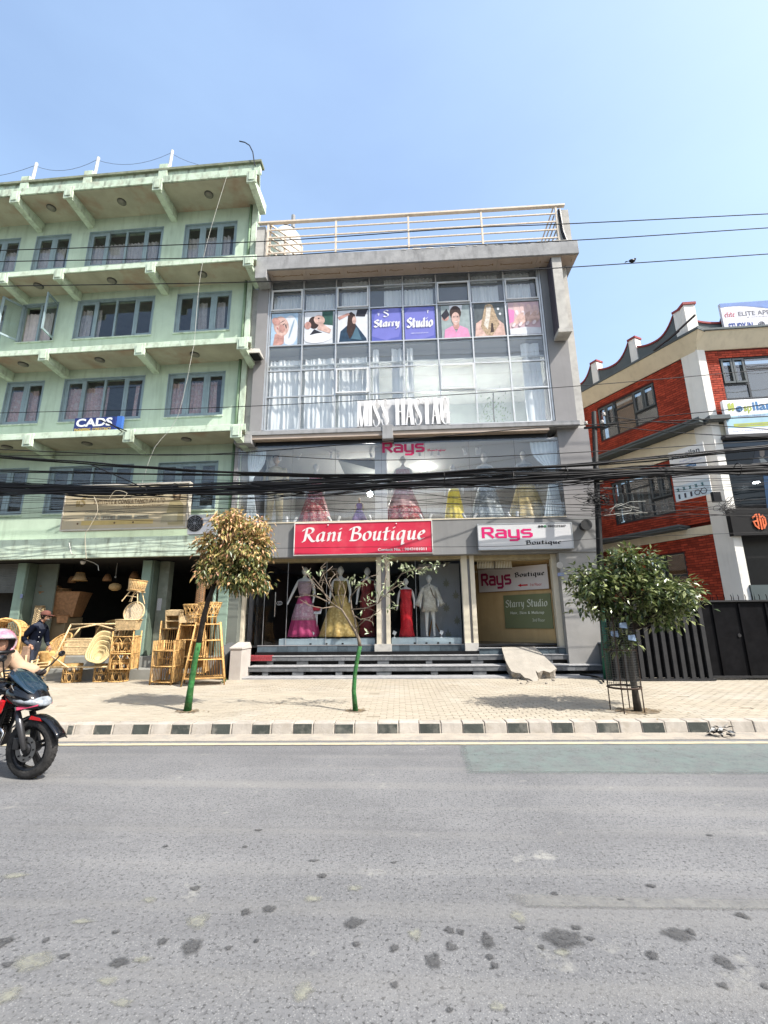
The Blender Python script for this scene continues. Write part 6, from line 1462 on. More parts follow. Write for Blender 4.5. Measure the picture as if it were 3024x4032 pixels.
for (px, py), lb in zip(((1230, 2485), (1378, 2495), (1553, 2490), (1738, 2488)), ('at the feet of the striding mannequin', 'right of the gold lehenga hem', 'left of the red satin gown', 'below the wallpaper panel')):
    x, z = H(px, py, 13.5); z = ZP
    t = root('price_card', 'small white tilted price card '+lb, 'card', (x, 13.5, z), group='price cards on the display platforms')
    b = MB(); b.hexa([(x-.06, 13.5, z+.12), (x+.02, 13.5, z+.07), (x+.02, 13.51, z+.07), (x-.06, 13.51, z+.12), (x-.02, 13.5, z+.21), (x+.07, 13.5, z+.16), (x+.07, 13.51, z+.16), (x-.02, 13.51, z+.21)]); b.build('card', white_m, t)
    b = MB(); b.tube([(x, 13.52, z+.001), (x, 13.52, z+.12)], .006, 5); b.box(x-.03, x+.03, 13.5, 13.54, z, z+.012); b.build('clip', white_m, t)
# tripod under the coat mannequin
x = H(1702, 2400, 14.1)[0]; b = MB()
for a in (0, 2.1, 4.2): b.tube([(x, 14.1, FLZ+.75), (x+.25*math.cos(a), 14.1+.2*math.sin(a), FLZ+.18)], .015, 6)
props(b.build('wooden_tripod', mat('wood_tripod', (.35, .17, .06))), 'brown wooden tripod behind the cream coat mannequin', 'tripod')
# ------------------------------------------------------------------ signs on the grey building
Z = W0
x0, zt_ = H(1163, 2062, 12.78); x1 = H(1698, 2055, 12.78)[0]; zt_ = H(1430, 2057, 12.78)[1]; zb_ = H(1430, 2180, 12.78)[1]
t = root('rani_boutique_sign', 'red sign board with white italic Rani Boutique lettering above the left shop window', 'sign', (x0, 12.78, zb_))
rs_ = mat('sign_red', (.62, .035, .075), .45, .08, 1.5, blotch=.5, bc=(.72, .14, .17), bls=1.3)  # paler blotches paint mottled reflections and shade onto the red board
b = MB(); b.box(x0, x1, 12.78, 12.87, zb_, zt_); b.build('board', rs_, t)
f = MB(); e = .025; f.box(x0-e, x1+e, 12.765, 12.87, zt_+.001, zt_+e); f.box(x0-e, x1+e, 12.765, 12.87, zb_-e, zb_-.001); f.box(x0-e, x0-.001, 12.765, 12.87, zb_, zt_); f.box(x1+.001, x1+e, 12.765, 12.87, zb_, zt_); f.build('frame', mat('sign_frame_white', (.75, .72, .68), .4), t)
w_ = x1-x0; h = zt_-zb_
nibtext('Rani Boutique', Z, x0+w_*.05, x0+w_*.955, zb_+h*.24, zb_+h*.88, 12.775, mat('sign_letter_white', (.85, .8, .78), .5), t, thick=.2, shear=.12, sp=.17)
plain('Contact No. : 9843101011', Z, x0+w_*.61, x0+w_*.96, zb_+h*.07, zb_+h*.16, 12.775, mat('sign_letter_white', ()), t, bold=.025)
for px in (1290, 1560):
    x = H(px, 2055, 12.7)[0]; b = MB(); b.ball((x, 12.765, zt_-.06), .02, 8, 5); b.build('rivet', white_m, t)
x0 = H(1885, 2120, 12.7)[0]; x1 = H(2254, 2120, 12.7)[0]; zt_ = H(2070, 2062, 12.7)[1]; zb_ = H(2070, 2160, 12.7)[1]
t = root('rays_boutique_sign', 'white sign board with pink Rays and black Boutique lettering above the entrance', 'sign', (x0, 12.7, zb_))
wb = mat('sign_board_white', (.66, .66, .66), .4, .05, 1.2, streak=.15, sc=(.5, .5, .5))
b = MB(); b.box(x0, x1, 12.7, 12.87, zb_, zt_); b.build('board', wb, t)
f = MB(); e = .02; f.box(x0-e, x1+e, 12.69, 12.87, zt_+.001, zt_+e); f.box(x0-e, x1+e, 12.69, 12.87, zb_-e, zb_-.001); f.box(x0-e, x0-.001, 12.69, 12.87, zb_, zt_); f.box(x1+.001, x1+e, 12.69, 12.87, zb_, zt_); f.build('frame', alu, t)
w_ = x1-x0; h = zt_-zb_; pk = mat('letter_pink', (.68, .02, .16), .4, .05, 3); bk = mat('letter_black', (.012, .012, .014), .5, 0)
nibtext('Rays', Z, x0+w_*.035, x0+w_*.585, zb_+h*.30, zb_+h*.90, 12.695, pk, t, thick=.27, font=TECH, nib=False, sp=.22)
nibtext('Boutique', Z, x0+w_*.49, x0+w_*.88, zb_+h*.10, zb_+h*.33, 12.695, bk, t, thick=.24, sp=.2)
plain('9803293367', Z, x0+w_*.75, x0+w_*.945, zb_+h*.83, zb_+h*.92, 12.695, bk, t, bold=.03)
for k in range(3):
    b = MB(); c_ = (x0+w_*(.66+.03*k), 12.694, zb_+h*.875); b.ring(c_, .028, .007, 14, 4, 'y'); b.box(c_[0]-.012, c_[0]+.012, 12.690, 12.694, c_[2]-.012, c_[2]+.012); b.build('round_icon', bk if k < 2 else mat('icon_green', (.05, .3, .1)), t)
# shadowless vinyl lettering on the first floor glass
x0, zb_ = H(1505, 1792, Y1-.006); x1, zt_ = H(1672, 1735, Y1-.006)
zb_ = H(1590, 1795, Y1)[1]; zt_ = H(1590, 1738, Y1)[1]
t = root('window_lettering', 'pink Rays Boutique lettering stuck on the first floor glass', 'lettering', (x0, Y1, zb_))
nibtext('Rays', Z, x0, x1, zb_, zt_, Y1-.008, mat('letter_crimson', (.50, .02, .10), .4), t, thick=.30, font=TECH, nib=False, sp=.22)
xa_, za_ = H(1680, 1778, Y1); xb_, _ = H(1757, 1778, Y1); nibtext('Boutique', Z, xa_, xb_, za_-.02, za_+.07, Y1-.008, mat('letter_crimson', ()), t, thick=.28)
# MISS HASTAG raised letters on a white backing
x0 = H(1404, 1620, 12.6)[0]; x1 = H(1772, 1610, 12.6)[0]; zb_ = z_slabt+.0; zt_ = H(1590, 1562, 12.6)[1]
t = root('miss_hastag_sign', 'white raised MISS HASTAG lettering standing on the ledge below the upper glazing', 'sign', (x0, 12.6, zb_))
hw = mat('raised_white', (.92, .91, .9), .6, .05, 4, streak=.15, sc=(.35, .33, .3))
didone('MISS HASTAG', Z, x0, x1, zb_+.01, zt_-.03, 12.63, hw, t, ext=.07)
b = MB(); b.box(x0+.02, x1, 12.76, 12.80, zb_+.004, zt_); b.build('backing', mat('backing_clear', (.62, .62, .62), .5), t)
# entrance signs on the angled wall
t = root('entrance_rays_sign', 'framed Rays Boutique first floor sign with red arrow inside the entrance', 'sign', tuple(EF.T @ Vector((.3, -.05, FE+1.4))))
def eu(px, py, v=-.05): return EF.hit(px, py, v)
u0, _ = eu(1885, 2290); u1, _ = eu(2160, 2290); z1 = eu(2030, 2232)[1]; z0 = eu(2030, 2325)[1]
b = MB(EF.T); b.box(u0, u1, -.05, -.002, z0, z1); b.build('board', mat('entrance_board', (.62, .57, .55), .5, .05, 2), t)
f = MB(EF.T); e = .02; f.box(u0-e, u1+e, -.06, 0, z1, z1+e); f.box(u0-e, u1+e, -.06, 0, z0-e, z0); f.box(u0-e, u0, -.06, 0, z0, z1); f.box(u1, u1+e, -.06, 0, z0, z1); f.build('frame', mat('wood_frame', (.22, .13, .06)), t)
w_ = u1-u0; h = z1-z0
nibtext('Rays', EF, u0+w_*.04, u0+w_*.50, z0+h*.10, z0+h*.84, -.055, mat('letter_maroon', (.30, .02, .08)), t, thick=.3, font=TECH, nib=False, sp=.22)
nibtext('Boutique', EF, u0+w_*.54, u0+w_*.96, z0+h*.48, z0+h*.76, -.055, bk, t, thick=.26, sp=.2)
b = MB(EF.T); a_ = u0+w_*.58; zz = z0+h*.2; b.face([(a_, -.055, zz), (a_+.12, -.055, zz-.05), (a_+.12, -.055, zz+.05)]); b.face([(a_+.12, -.055, zz-.02), (a_+.33, -.055, zz-.02), (a_+.33, -.055, zz+.02), (a_+.12, -.055, zz+.02)]); b.build('red_arrow', mat('arrow_red', (.5, .02, .03)), t, kind='stuff') if 0 else b.build('red_arrow', mat('arrow_red', (.5, .02, .03)), t)
plain('1st Floor', EF, u0+w_*.76, u0+w_*.91, z0+h*.14, z0+h*.26, -.055, mat('arrow_red', ()), t)
u0, _ = eu(1985, 2400, -.03); u1, _ = eu(2172, 2400, -.03); z1 = eu(2080, 2340, -.03)[1]; z0 = eu(2080, 2475, -.03)[1]
t = root('entrance_studio_sign', 'dark green Starry Studio third floor sign inside the entrance', 'sign', tuple(EF.T @ Vector((u0, -.03, z0))))
b = MB(EF.T); b.box(u0, u1, -.03, -.002, z0, z1); b.build('board', mat('studio_green', (.16, .18, .09), .5, .05, 2), t); w_ = u1-u0; h = z1-z0
lt = mat('studio_letter', (.60, .62, .52), .5)
nibtext('Starry Studio', EF, u0+w_*.04, u0+w_*.93, z0+h*.56, z0+h*.86, -.034, lt, t, thick=.2); nibtext('Hair, Skin & Makeup', EF, u0+w_*.14, u0+w_*.85, z0+h*.40, z0+h*.51, -.034, lt, t, thick=.22); plain('3rd Floor', EF, u0+w_*.6, u0+w_*.85, z0+h*.2, z0+h*.29, -.034, lt, t)
# posters inside the third row of panes
PV = YM-.02
def poster(c, label, base, shapes, w0=.04, w1=.93, texts=()):
    x0, x1, z0, z1 = colsx[c]+.023, colsx[c+1]-.023, rows[3]+.03, rows[2]-.03
    a, d = x0+(x1-x0)*w0, x0+(x1-x0)*w1; z1 -= .02
    t = root('window_poster', label, 'poster', (a, PV, z0), group='posters in the upper glazing')
    b = MB(); b.box(a, d, PV-.004, PV, z0, z1); b.build('poster_sheet', base, t)
    for k, (n_, m_, P) in enumerate(shapes):
        P = [(a+(d-a)*min(max(p[0], .0), 1), z0+(z1-z0)*min(max(p[1], .0), 1)) for p in P]
        outline(W0, P, PV-.006-.0012*k, m_, n_, t)
    for s, a0, a1, c0, c1, th in texts:
        nibtext(s, W0, a+(d-a)*a0, a+(d-a)*a1, z0+(z1-z0)*c0, z0+(z1-z0)*c1, PV-.02, mat('poster_text', (.8, .8, .82)), t, thick=th)
    return t
def ell(cx, cy, rx, ry, n=18, rot=0, a0=0, a1=2*PI):
    o = []
    for k in range(n):
        t = a0+(a1-a0)*k/n; x, y = rx*math.cos(t), ry*math.sin(t); o.append((cx+x*math.cos(rot)-y*math.sin(rot), cy+x*math.sin(rot)+y*math.cos(rot)))
    return o
sk = mat('print_skin_light', (.62, .42, .36), .4, .35, 6); sk2 = mat('print_skin_shade', (.50, .28, .24), .4, .35, 6); hr = mat('print_hair_dark', (.05, .03, .025), .4, .3, 12); hr2 = mat('print_hair_blond', (.42, .31, .2), .4, .5, 16); wh = mat('print_white', (.68, .70, .74), .4, .08, 6); bl2 = mat('print_pale_blue', (.38, .52, .66), .4, .15, 5); pnk = mat('print_pink', (.70, .30, .48), .4, .15, 6); blk = mat('print_black', (.03, .03, .04), .4, .2, 8); lips = mat('print_lips', (.45, .1, .12), .4); gn = mat('print_green', (.04, .10, .08), .4, .3, 6); navy = mat('print_teal_navy', (.03, .06, .10), .4, .3, 8)
poster(0, 'window poster of a face tilted back in a pale blue towel, leftmost', bl2, [('towel', wh, ell(.72, .45, .3, .48)), ('neck', sk2, [(.1, 0), (.15, .35), (.5, .45), (.5, .05), (.4, 0)]), ('face', sk, ell(.38, .6, .27, .33, rot=.6)), ('hand', sk2, ell(.18, .75, .17, .12, rot=-.5)), ('brow', blk, ell(.42, .74, .09, .012, rot=.4)), ('brow', blk, ell(.56, .58, .02, .07, rot=.3)), ('mouth', lips, ell(.25, .53, .015, .05, rot=.6)), ('cheek', sk2, ell(.42, .52, .10, .14, rot=.5)), ('eye', blk, ell(.47, .65, .05, .012, rot=.5)), ('towel_fold', mat('print_fold', (.28, .40, .5)), ell(.78, .5, .03, .3, rot=-.3))], .02, .86)
poster(1, 'window poster of a person leaning back over a white wash basin', wh, [('backdrop', gn, [(.62, .6), (.62, 1), (1, 1), (1, .55)]), ('hair', hr, ell(.33, .66, .18, .2, rot=.5)), ('face', sk, ell(.52, .74, .2, .15, rot=-.3)), ('hand', sk2, ell(.12, .58, .12, .12)), ('neck', sk, [(.45, .45), (.55, .68), (.95, .42), (.9, .3)]), ('shirt', blk, [(.2, .28), (.35, .45), (.62, .34), (.75, .25), (.4, .2)]), ('basin', mat('print_basin', (.75, .76, .78)), ell(.5, .17, .48, .15, rot=.08)), ('eye', blk, ell(.5, .79, .03, .02))], .03, .92)
poster(2, 'window poster of a dark cape and long hair seen from the side', wh, [('cape', navy, [(.05, .02), (.1, .35), (.35, .55), (.6, .55), (.95, .1), (.97, .02)]), ('hair', hr, [(.35, .9), (.3, .35), (.4, .1), (.6, .35), (.58, .85), (.45, .95)]), ('stylist', blk, [(.65, 1), (.6, .8), (.9, .78), (1, 1)]), ('arm', sk2, [(.0, .8), (.35, .92), (.4, .86), (.05, .7)]), ('face', sk, ell(.55, .68, .07, .12)), ('cape_fold', mat('print_cape_fold', (.08, .16, .22)), [(.45, .1), (.6, .45), (.65, .43), (.8, .05)])], .03, .97)
vio = mat('poster_violet', (.12, .14, .46), .4, .06, 3); vio2 = mat('poster_violet_light', (.19, .20, .56), .4, .06, 3)
poster(3, 'violet window poster with white Starry lettering', vio, [('swash', vio2, [(.0, .15), (.1, .8), (.3, 1), (.9, 1), (1, .5), (.9, .1), (.6, .05), (.5, .0)])], .05, .97, (('Starry', .06, .94, .34, .66, .34), ('S', .38, .58, .72, .95, .2), ('y', .2, .26, .76, .86, .2)))
poster(4, 'violet window poster with white Studio lettering', vio, [('swash', vio2, [(.02, .0), (.0, .8), (.2, 1), (.95, .95), (1, .5), (.95, .1), (.6, .0)])], .02, .95, (('Studio', .06, .94, .34, .68, .34), ('r', .75, .82, .78, .88, .2)))
plain('HAIR | MAKE-UP | BODY', W0, colsx[4]+.25, colsx[5]-.3, rows[3]+.22, rows[3]+.27, PV-.02, mat('poster_text', ()), bpy.data.objects['window_poster.004'])
poster(5, 'window poster of a smiling face with hair up and pink collar', mat('print_grey_green', (.32, .38, .38), .4, .2, 5), [('backdrop_shirt', wh, [(.3, .85), (.3, 1), (.75, 1), (.7, .8)]), ('hand', sk2, ell(.15, .62, .12, .1)), ('arm', blk, [(.0, .7), (.2, .9), (.3, .7), (.1, .55)]), ('hair', hr, ell(.5, .76, .2, .22)), ('neck', sk2, [(.4, .25), (.42, .5), (.6, .5), (.62, .25)]), ('robe', pnk, [(.08, .0), (.12, .25), (.38, .36), (.5, .15), (.64, .36), (.9, .25), (.97, .0)]), ('face', sk, ell(.5, .58, .145, .2)), ('mouth', mat('print_smile', (.7, .6, .58)), ell(.5, .48, .06, .02)), ('eye', blk, ell(.44, .63, .025, .012)), ('eye', blk, ell(.57, .63, .025, .012))], .1, .98)
poster(6, 'window poster of long wavy blond hair seen from behind', mat('print_dark_salon', (.10, .12, .13), .4, .3, 6), [('shirt', sk, [(.0, .0), (.05, .4), (.3, .55), (.7, .55), (.95, .35), (.98, .0)]), ('hair', hr2, [(.38, .95), (.28, .6), (.2, .3), (.35, .05), (.55, .0), (.7, .2), (.82, .35), (.7, .7), (.62, .95), (.5, 1)]), ('highlight', mat('print_hair_light', (.66, .60, .52), .4, .3, 14), [(.42, .9), (.38, .6), (.3, .35), (.42, .2), (.5, .5), (.58, .9)]), ('curl', hr, [(.5, .1), (.55, .4), (.6, .38), (.62, .12)]), ('bulb', wh, ell(.8, .82, .04, .04)), ('bulb', wh, ell(.85, .66, .04, .04))], .06, .98)
hs = [('cuff', mat('print_bright_pink', (.75, .25, .5)), [(.0, .35), (.0, .8), (.2, .75), (.15, .4)])]
for k in range(4):
    cx, cy = .28+.21*k, .78-.03*k; hs.append(('finger', mat('print_finger', (.70, .50, .47), .4, .12, 12), ell(cx, cy, .10, .22, rot=.25))); hs.append(('nail', mat('print_nail', (.78, .66, .68), .3), ell(cx-.01, cy-.1, .055, .08, rot=.25)))
for k in range(4):
    cx, cy = .2+.22*k, .42+.02*k; hs.append(('finger', sk, ell(cx+.1, cy+.05, .08, .27, rot=-.75))); hs.append(('nail', mat('print_nail', ()), ell(cx-.06, cy-.13, .045, .08, rot=-.75)))
hs.append(('white_cloth', wh, [(.0, .0), (.0, .17), (.5, .22), (1, .18), (1, 0)]))
poster(7, 'window poster of pink manicured fingers, rightmost', mat('print_soft_pink', (.60, .42, .45), .4), hs, .06, .98)
# ------------------------------------------------------------------ rattan goods of the green building's shop
def R_(name, label, cat, group=None): return root(name, label, cat, (0, 0, 0), group=group)
def put(o, px, py, z, v=None, rz=0, sc=1, rx=0, ry=0):
    """stand a thing where the ray through (px, py) meets height z"""
    x, y = W0.floor(px, py, z); return move(o, (x, y, z), rz, rx, ry, sc)
def oval(b, c, rx, rz, t, ang=0, n=14):
    P = []
    for k in range(n):
        a = 2*PI*k/n; x, z = rx*math.cos(a), rz*math.sin(a); P.append(Vector(c)+Vector((x*math.cos(ang), x*math.sin(ang), z)))
    b.tube(P, t, 5, closed=True)
def stool(label, h=.45, r=.21, grp='low rattan stools on the pavement'):
    t = R_('rattan_stool', label, 'stool', grp)
    b = MB(); b.lathe([(r, h-.035), (r+.012, h-.02), (r, h), (0.001, h+.01)], n=20); b.build('seat', rattan, t, smooth=True)
    for z in (.015, h*.5, h-.04):
        b = MB(); b.ring((0, 0, z), r, .014, 22, 6); b.build('hoop', rattan, t, smooth=True)
    for k in range(8):
        a = 2*PI*k/8; b = MB(); b.tube([(r*math.cos(a), r*math.sin(a), 0), (r*math.cos(a), r*math.sin(a), h-.03)], .011, 6); b.build('post', rattan, t, smooth=True)
    for k in range(8):
        a = 2*PI*(k+.5)/8; b = MB()
        for zc in (h*.26, h*.73): oval(b, (r*math.cos(a)*.97, r*math.sin(a)*.97, zc), .055, h*.2, .008, a+PI/2)
        b.build('oval_lattice', rattan, t, smooth=True)
    return t
s0 = stool('rattan drum stool standing under the leaning frame, leftmost of the low stools'); put(s0, 280, 2685, .15)
def again(o, label, px, py, z, rz=0, sc=1, **k):
    c = dup(o, label=label, **k); put(c, px, py, z, rz=rz, sc=sc); return c
again(s0, 'rattan drum stool under the nested oval baskets', 400, 2683, .15, .3, .95)
s3 = again(s0, 'rattan drum stool at the foot of the two high stool stack', 465, 2683, .15, .7, 1.08)
c = dup(s0, label='rattan drum stool standing on top of another stool beside the baskets'); move(c, (s3.location.x, s3.location.y, .15+.45*1.08+.01), .2, sc=1.06)
def shelf(label, w, d, H_, tiers, sp=.058, top=True, taper=0, name='rattan_shelf', cat='shelf', grp=None):
    t = R_(name, label, cat, grp)
    def cr(z): f = 1-taper*z/H_; return w/2*f, d/2*f
    for sx in (-1, 1):
        for sy in (-1, 1):
            a0, a1 = cr(0), cr(H_); b = MB(); b.tube([(sx*a0[0], sy*a0[1], 0), (sx*a1[0], sy*a1[1], H_)], .017, 6); b.build('leg', rattan, t, smooth=True)
    for z in tiers:
        x, y = cr(z); b = MB()
        for p, q in (((-x, -y), (x, -y)), ((x, -y), (x, y)), ((x, y), (-x, y)), ((-x, y), (-x, -y))): b.tube([(p[0], p[1], z), (q[0], q[1], z)], .014, 6)
        b.build('tier_rim', rattan, t, smooth=True)
        b = MB(); n = int(2*x/.03)
        for k in range(n): u = -x+2*x*(k+.5)/n; b.bar((u, -y, z-.012), (u, y, z-.012), .022, .01)
        b.build('tier_slats', rattan, t, kind='stuff')
    zs = list(tiers)
    for i in range(len(zs)-(0 if top else 1)):
        z0 = zs[i]; z1 = zs[i+1] if i+1 < len(zs) else H_
        x0, y0 = cr(z0); x1, y1 = cr(z1)
        b = MB(); n = int(2*x0/sp)
        for k in range(n+1):
            f = -1+2*k/n; b.tube([(f*x0, y0, z0), (f*x1, y1, z1)], .0125, 5)
        for sx in (-1, 1):
            m_ = int(2*y0/sp)
            for k in range(m_+1):
                f = -1+2*k/m_; b.tube([(sx*x0, f*y0, z0), (sx*x1, f*y1, z1)], .0125, 5)
        b.build('spindles', rattan, t, kind='stuff')
    return t
a = shelf('three tier rattan shelf with spindled sides in front of the dark doorway', .56, .42, 1.02, (.06, .42, .78), grp='rattan shelves on the pavement'); put(a, 652, 2693, .15, rz=-.1)
b_ = shelf('taller rattan shelf just behind the three tier one', .62, .4, 1.5, (.08, .5, .92, 1.28), grp='rattan shelves on the pavement'); put(b_, 672, 2668, .15, rz=-.05)
c_ = shelf('tall tapering rattan shelf right of the green tree trunk', .95, .62, 1.45, (.16, .58, 1.02, 1.40), taper=.42, grp='rattan shelves on the pavement'); put(c_, 803, 2694, .15, rz=.35)
d_ = dup(c_, label='tall tapering rattan shelf left of the green tree trunk'); put(d_, 740, 2672, .15, rz=.2, sc=.98)
# crossed braces and flared bowls on the two tall shelves
for o, lab in ((c_, 'flared rattan bowl on top of the right tall shelf'), (d_, 'flared rattan bowl on top of the left tall shelf')):
    q = root('rattan_bowl', lab, 'bowl', tuple(o.location+Vector((0, 0, 1.42))), group='rattan bowls on the tall shelves')
    p = o.location+Vector((0, 0, 1.42)); b = MB()
    for zz, r in ((.16, .17), (.24, .2), (.46, .26), (.5, .28)): b.ring((p.x, p.y, p.z+zz), r, .014, 18, 5)
    for k in range(14):
        a1 = 2*PI*k/14; a2 = a1+.5; b.tube([(p.x+.17*math.cos(a1), p.y+.17*math.sin(a1), p.z+.0), (p.x+.17*math.cos(a1), p.y+.17*math.sin(a1), p.z+.16), (p.x+.2*math.cos(a1), p.y+.2*math.sin(a1), p.z+.24), (p.x+.28*math.cos(a2), p.y+.28*math.sin(a2), p.z+.5)], .011, 5)
        b.tube([(p.x+.2*math.cos(a2), p.y+.2*math.sin(a2), p.z+.24), (p.x+.28*math.cos(a1), p.y+.28*math.sin(a1), p.z+.5)], .010, 5)
    b.build('woven_frame', rattan, q, smooth=True)
# shelf with two boards leaning on the tall shelf, pale
q = root('pale_rattan_rack', 'small pale two shelf rack perched on the taller rattan shelf', 'rack', (0, 0, 0)); b = MB(); w_, h_ = .42, .5
b.box(-w_/2, -w_/2+.03, -.1, .1, 0, h_); b.box(w_/2-.03, w_/2, -.1, .1, 0, h_); b.build('side', rattan_pale, q)
for z in (0, .2, .36):
    b = MB(); b.box(-w_/2+.031, w_/2-.031, -.1, .1, z, z+.02 if z < .3 else h_); b.build('shelf_board', rattan_pale, q)
b = MB(); b.box(-w_/2+.031, w_/2-.031, .08, .1, .021, .359); b.build('back_panel', mat('cane_brown', (.36, .24, .1)), q)
move(q, (b_.location.x+.02, b_.location.y-.1, b_.location.z+1.29), -.05, rx=.12)
# platform row: stacked goods beside the pillar
x, y = W0.floor(485, 2640, .42)
e_ = shelf('rattan side table stack with arched legs beside the green pillar', .52, .42, .98, (.05, .42, .84), top=False, grp='rattan shelves on the pavement')
for kd in KID.get(e_, []):
    if kd.name.startswith('spindles'): kd['kind'] = 'stuff'
move(e_, (x, y, .42), .1)
b = MB()
for zz in (.42, .84):
    for k in range(3):
        for s_ in (-1, 1):
            xx = -.24+.24*k; b.tube([(xx, -.2, zz-.30), (xx+s_*.02, -.2, zz-.12), (xx+s_*.10, -.2, zz-.02)], .009, 5)
b.T = None; b.build('arched_brace', rattan, e_)
def basket(label, w, d, h, m, name='rattan_basket', taper=.85, z0=0, grp=None, weave=True):
    t = R_(name, label, 'basket', grp); b = MB()
    ww, dd = w/2, d/2
    for (f0, za), (f1, zb_) in (((taper, 0), (1, h)),):
        P0 = [(-ww*f0, -dd*f0), (ww*f0, -dd*f0), (ww*f0, dd*f0), (-ww*f0, dd*f0)]; P1 = [(-ww*f1, -dd*f1), (ww*f1, -dd*f1), (ww*f1, dd*f1), (-ww*f1, dd*f1)]
        for k in range(4):
            l = (k+1) % 4; b.face([(*P0[k], za), (*P0[l], za), (*P1[l], zb_), (*P1[k], zb_)]); b.face([(*P0[l], za), (*P0[k], za), (P1[k][0]*.96, P1[k][1]*.96, zb_-.005), (P1[l][0]*.96, P1[l][1]*.96, zb_-.005)])
        b.face([(*p, za+.01) for p in P0])
    b.build('woven_side', m, t)
    b = MB(); b.tube([(p[0]*1.01, p[1]*1.01, h) for p in P1], .018, 6, closed=True); b.build('rim', m, t, smooth=True)
    if weave:
        b = MB()
        for k in range(int(w/.045)):
            for s_ in (1, -1):
                x0 = -ww+w*k/int(w/.045); x1 = min(ww, max(-ww, x0+s_*h*.9)); f = abs(x1-x0)/(h*.9); b.bar((x0*taper, -dd*taper-.006, 0), (x0*taper+(x1-x0*taper), -dd*(taper+(1-taper)*f)-.006, h*f), .012, .008)
        b.build('diagonal_weave', m, t, kind='stuff')
    return t
B1 = basket('square pale woven basket on the rattan side table stack', .52, .36, .26, rattan_pale); move(B1, (x, y, .42+1.0), .1)
# round back chair seat leaning in the basket, stool upside and drum basket on top
t = root('cane_chair_back', 'oval cane chair back leaning in the square woven basket', 'chair back', (x+.05, y, 1.6)); b = MB(); P = []
T = Matrix.Translation((x+.07, y-.02, 1.66)) @ Matrix.Rotation(-.2, 4, 'X') @ Matrix.Rotation(.12, 4, 'Y'); b.T = T
oval(b, (0, 0, .22), .27, .27, .022, n=24); b.build('rim', rattan_pale, t, smooth=True)
b = MB(T); b.face([(.26*math.cos(2*PI*k/20), .005, .22+.26*math.sin(2*PI*k/20)) for k in range(20)]); b.build('cane_sheet', mat('cane_sheet', (.62, .56, .44), .6, .2, 30, .6, 80), t)
b = MB(T)
for k in range(11):
    a = -.22+.044*k; l = math.sqrt(max(0, .26**2-a*a)); b.bar((a, -.004, .22-l), (a, -.004, .22+l), .012, .01)
b.build('cane_bars', rattan_pale, t, kind='stuff')
t = root('upturned_stool', 'small rattan stool tilted on top of the cane chair back', 'stool', (x+.05, y, 2.1)); T = Matrix.Translation((x+.06, y, 2.12)) @ Matrix.Rotation(.15, 4, 'Y')
for k, (sx, sy) in enumerate(((-1, -1), (1, -1), (1, 1), (-1, 1))):
    b = MB(T); b.tube([(sx*.22, sy*.16, 0), (sx*.14, sy*.12, .2), (sx*.1, sy*.1, .3)], .014, 6); b.build('leg', rattan_pale, t)
b = MB(T); b.tube([(-.14, -.12, .16), (.14, -.12, .16)], .009, 5); b.tube([(0, -.11, .02), (.02, -.11, .2), (.12, -.11, .3)], .011, 5); b.box(-.17, .17, -.14, .14, .29, .32); b.build('seat', rattan_pale, t)
t = root('drum_basket', 'brown drum basket on the very top of the stack beside the green pillar', 'basket', (x+.1, y, 2.45)); T = Matrix.Translation((x+.1, y, 2.45)) @ Matrix.Rotation(.13, 4, 'Y')
b = MB(T); b.lathe([(.19, 0), (.225, .26), (.21, .27)], n=24); b.build('woven_side', rattan, t, smooth=True)
for z in (0, .26): b = MB(T); b.ring((0, 0, z), .195+.03*(z > 0), .013, 24, 5); b.build('rim', rattan, t, smooth=True)
b = MB(T)
for k in range(22):
    for s_ in (1, -1): a = 2*PI*k/22; b.tube([((.194+.033*f)*math.cos(a+s_*f*.7), (.194+.033*f)*math.sin(a+s_*f*.7), .26*f) for f in (0, .33, .66, 1)], .006, 4)
b.build('diagonal_weave', rattan_pale, t, kind='stuff')
# nested oval basket trays leaning on a stool
x, y = W0.floor(400, 2683, .15)
n_ = 5
for k in range(n_):
    lab = ['largest outer oval tray of the five nested leaning baskets', 'second largest oval tray of the nested leaning baskets', 'middle oval tray of the nested leaning baskets', 'second smallest oval tray of the nested leaning baskets', 'smallest inner oval tray of the nested leaning baskets'][k]
    s_ = 1-.17*k
    t = R_('oval_tray', lab, 'tray', 'nested oval trays'); b = MB(); N = 26; prof = [(.80, 0), (.84, .03), (1, .16), (1.03, .165), (1.0, .18), (.93, .17), (.8, .045), (.0, .03)]
    for f, z in prof:
        for i in range(N):
            a = 2*PI*i/N; e = 2/3.0; cx = math.copysign(abs(math.cos(a))**e, math.cos(a)); cy = math.copysign(abs(math.sin(a))**e, math.sin(a)); b.v((cx*.34*f*s_, cy*.50*f*s_, z*(s_*.8+.2)))
    for j in range(len(prof)-1):
        for i in range(N): b.F.append([j*N+i, j*N+(i+1) % N, (j+1)*N+(i+1) % N, (j+1)*N+i])
    b.F.append([i for i in reversed(range(N))])
    b.build('woven_tray', mat('tray_weave', (.60, .47, .24), .6, .2, 22, .5, 70, isl=.1), t, smooth=True)
    move(t, (x+.04+.012*k, y-.22-.03*k, .62+.36-.045*k), rz=.35, rx=1.25, ry=.30, sc=.80)
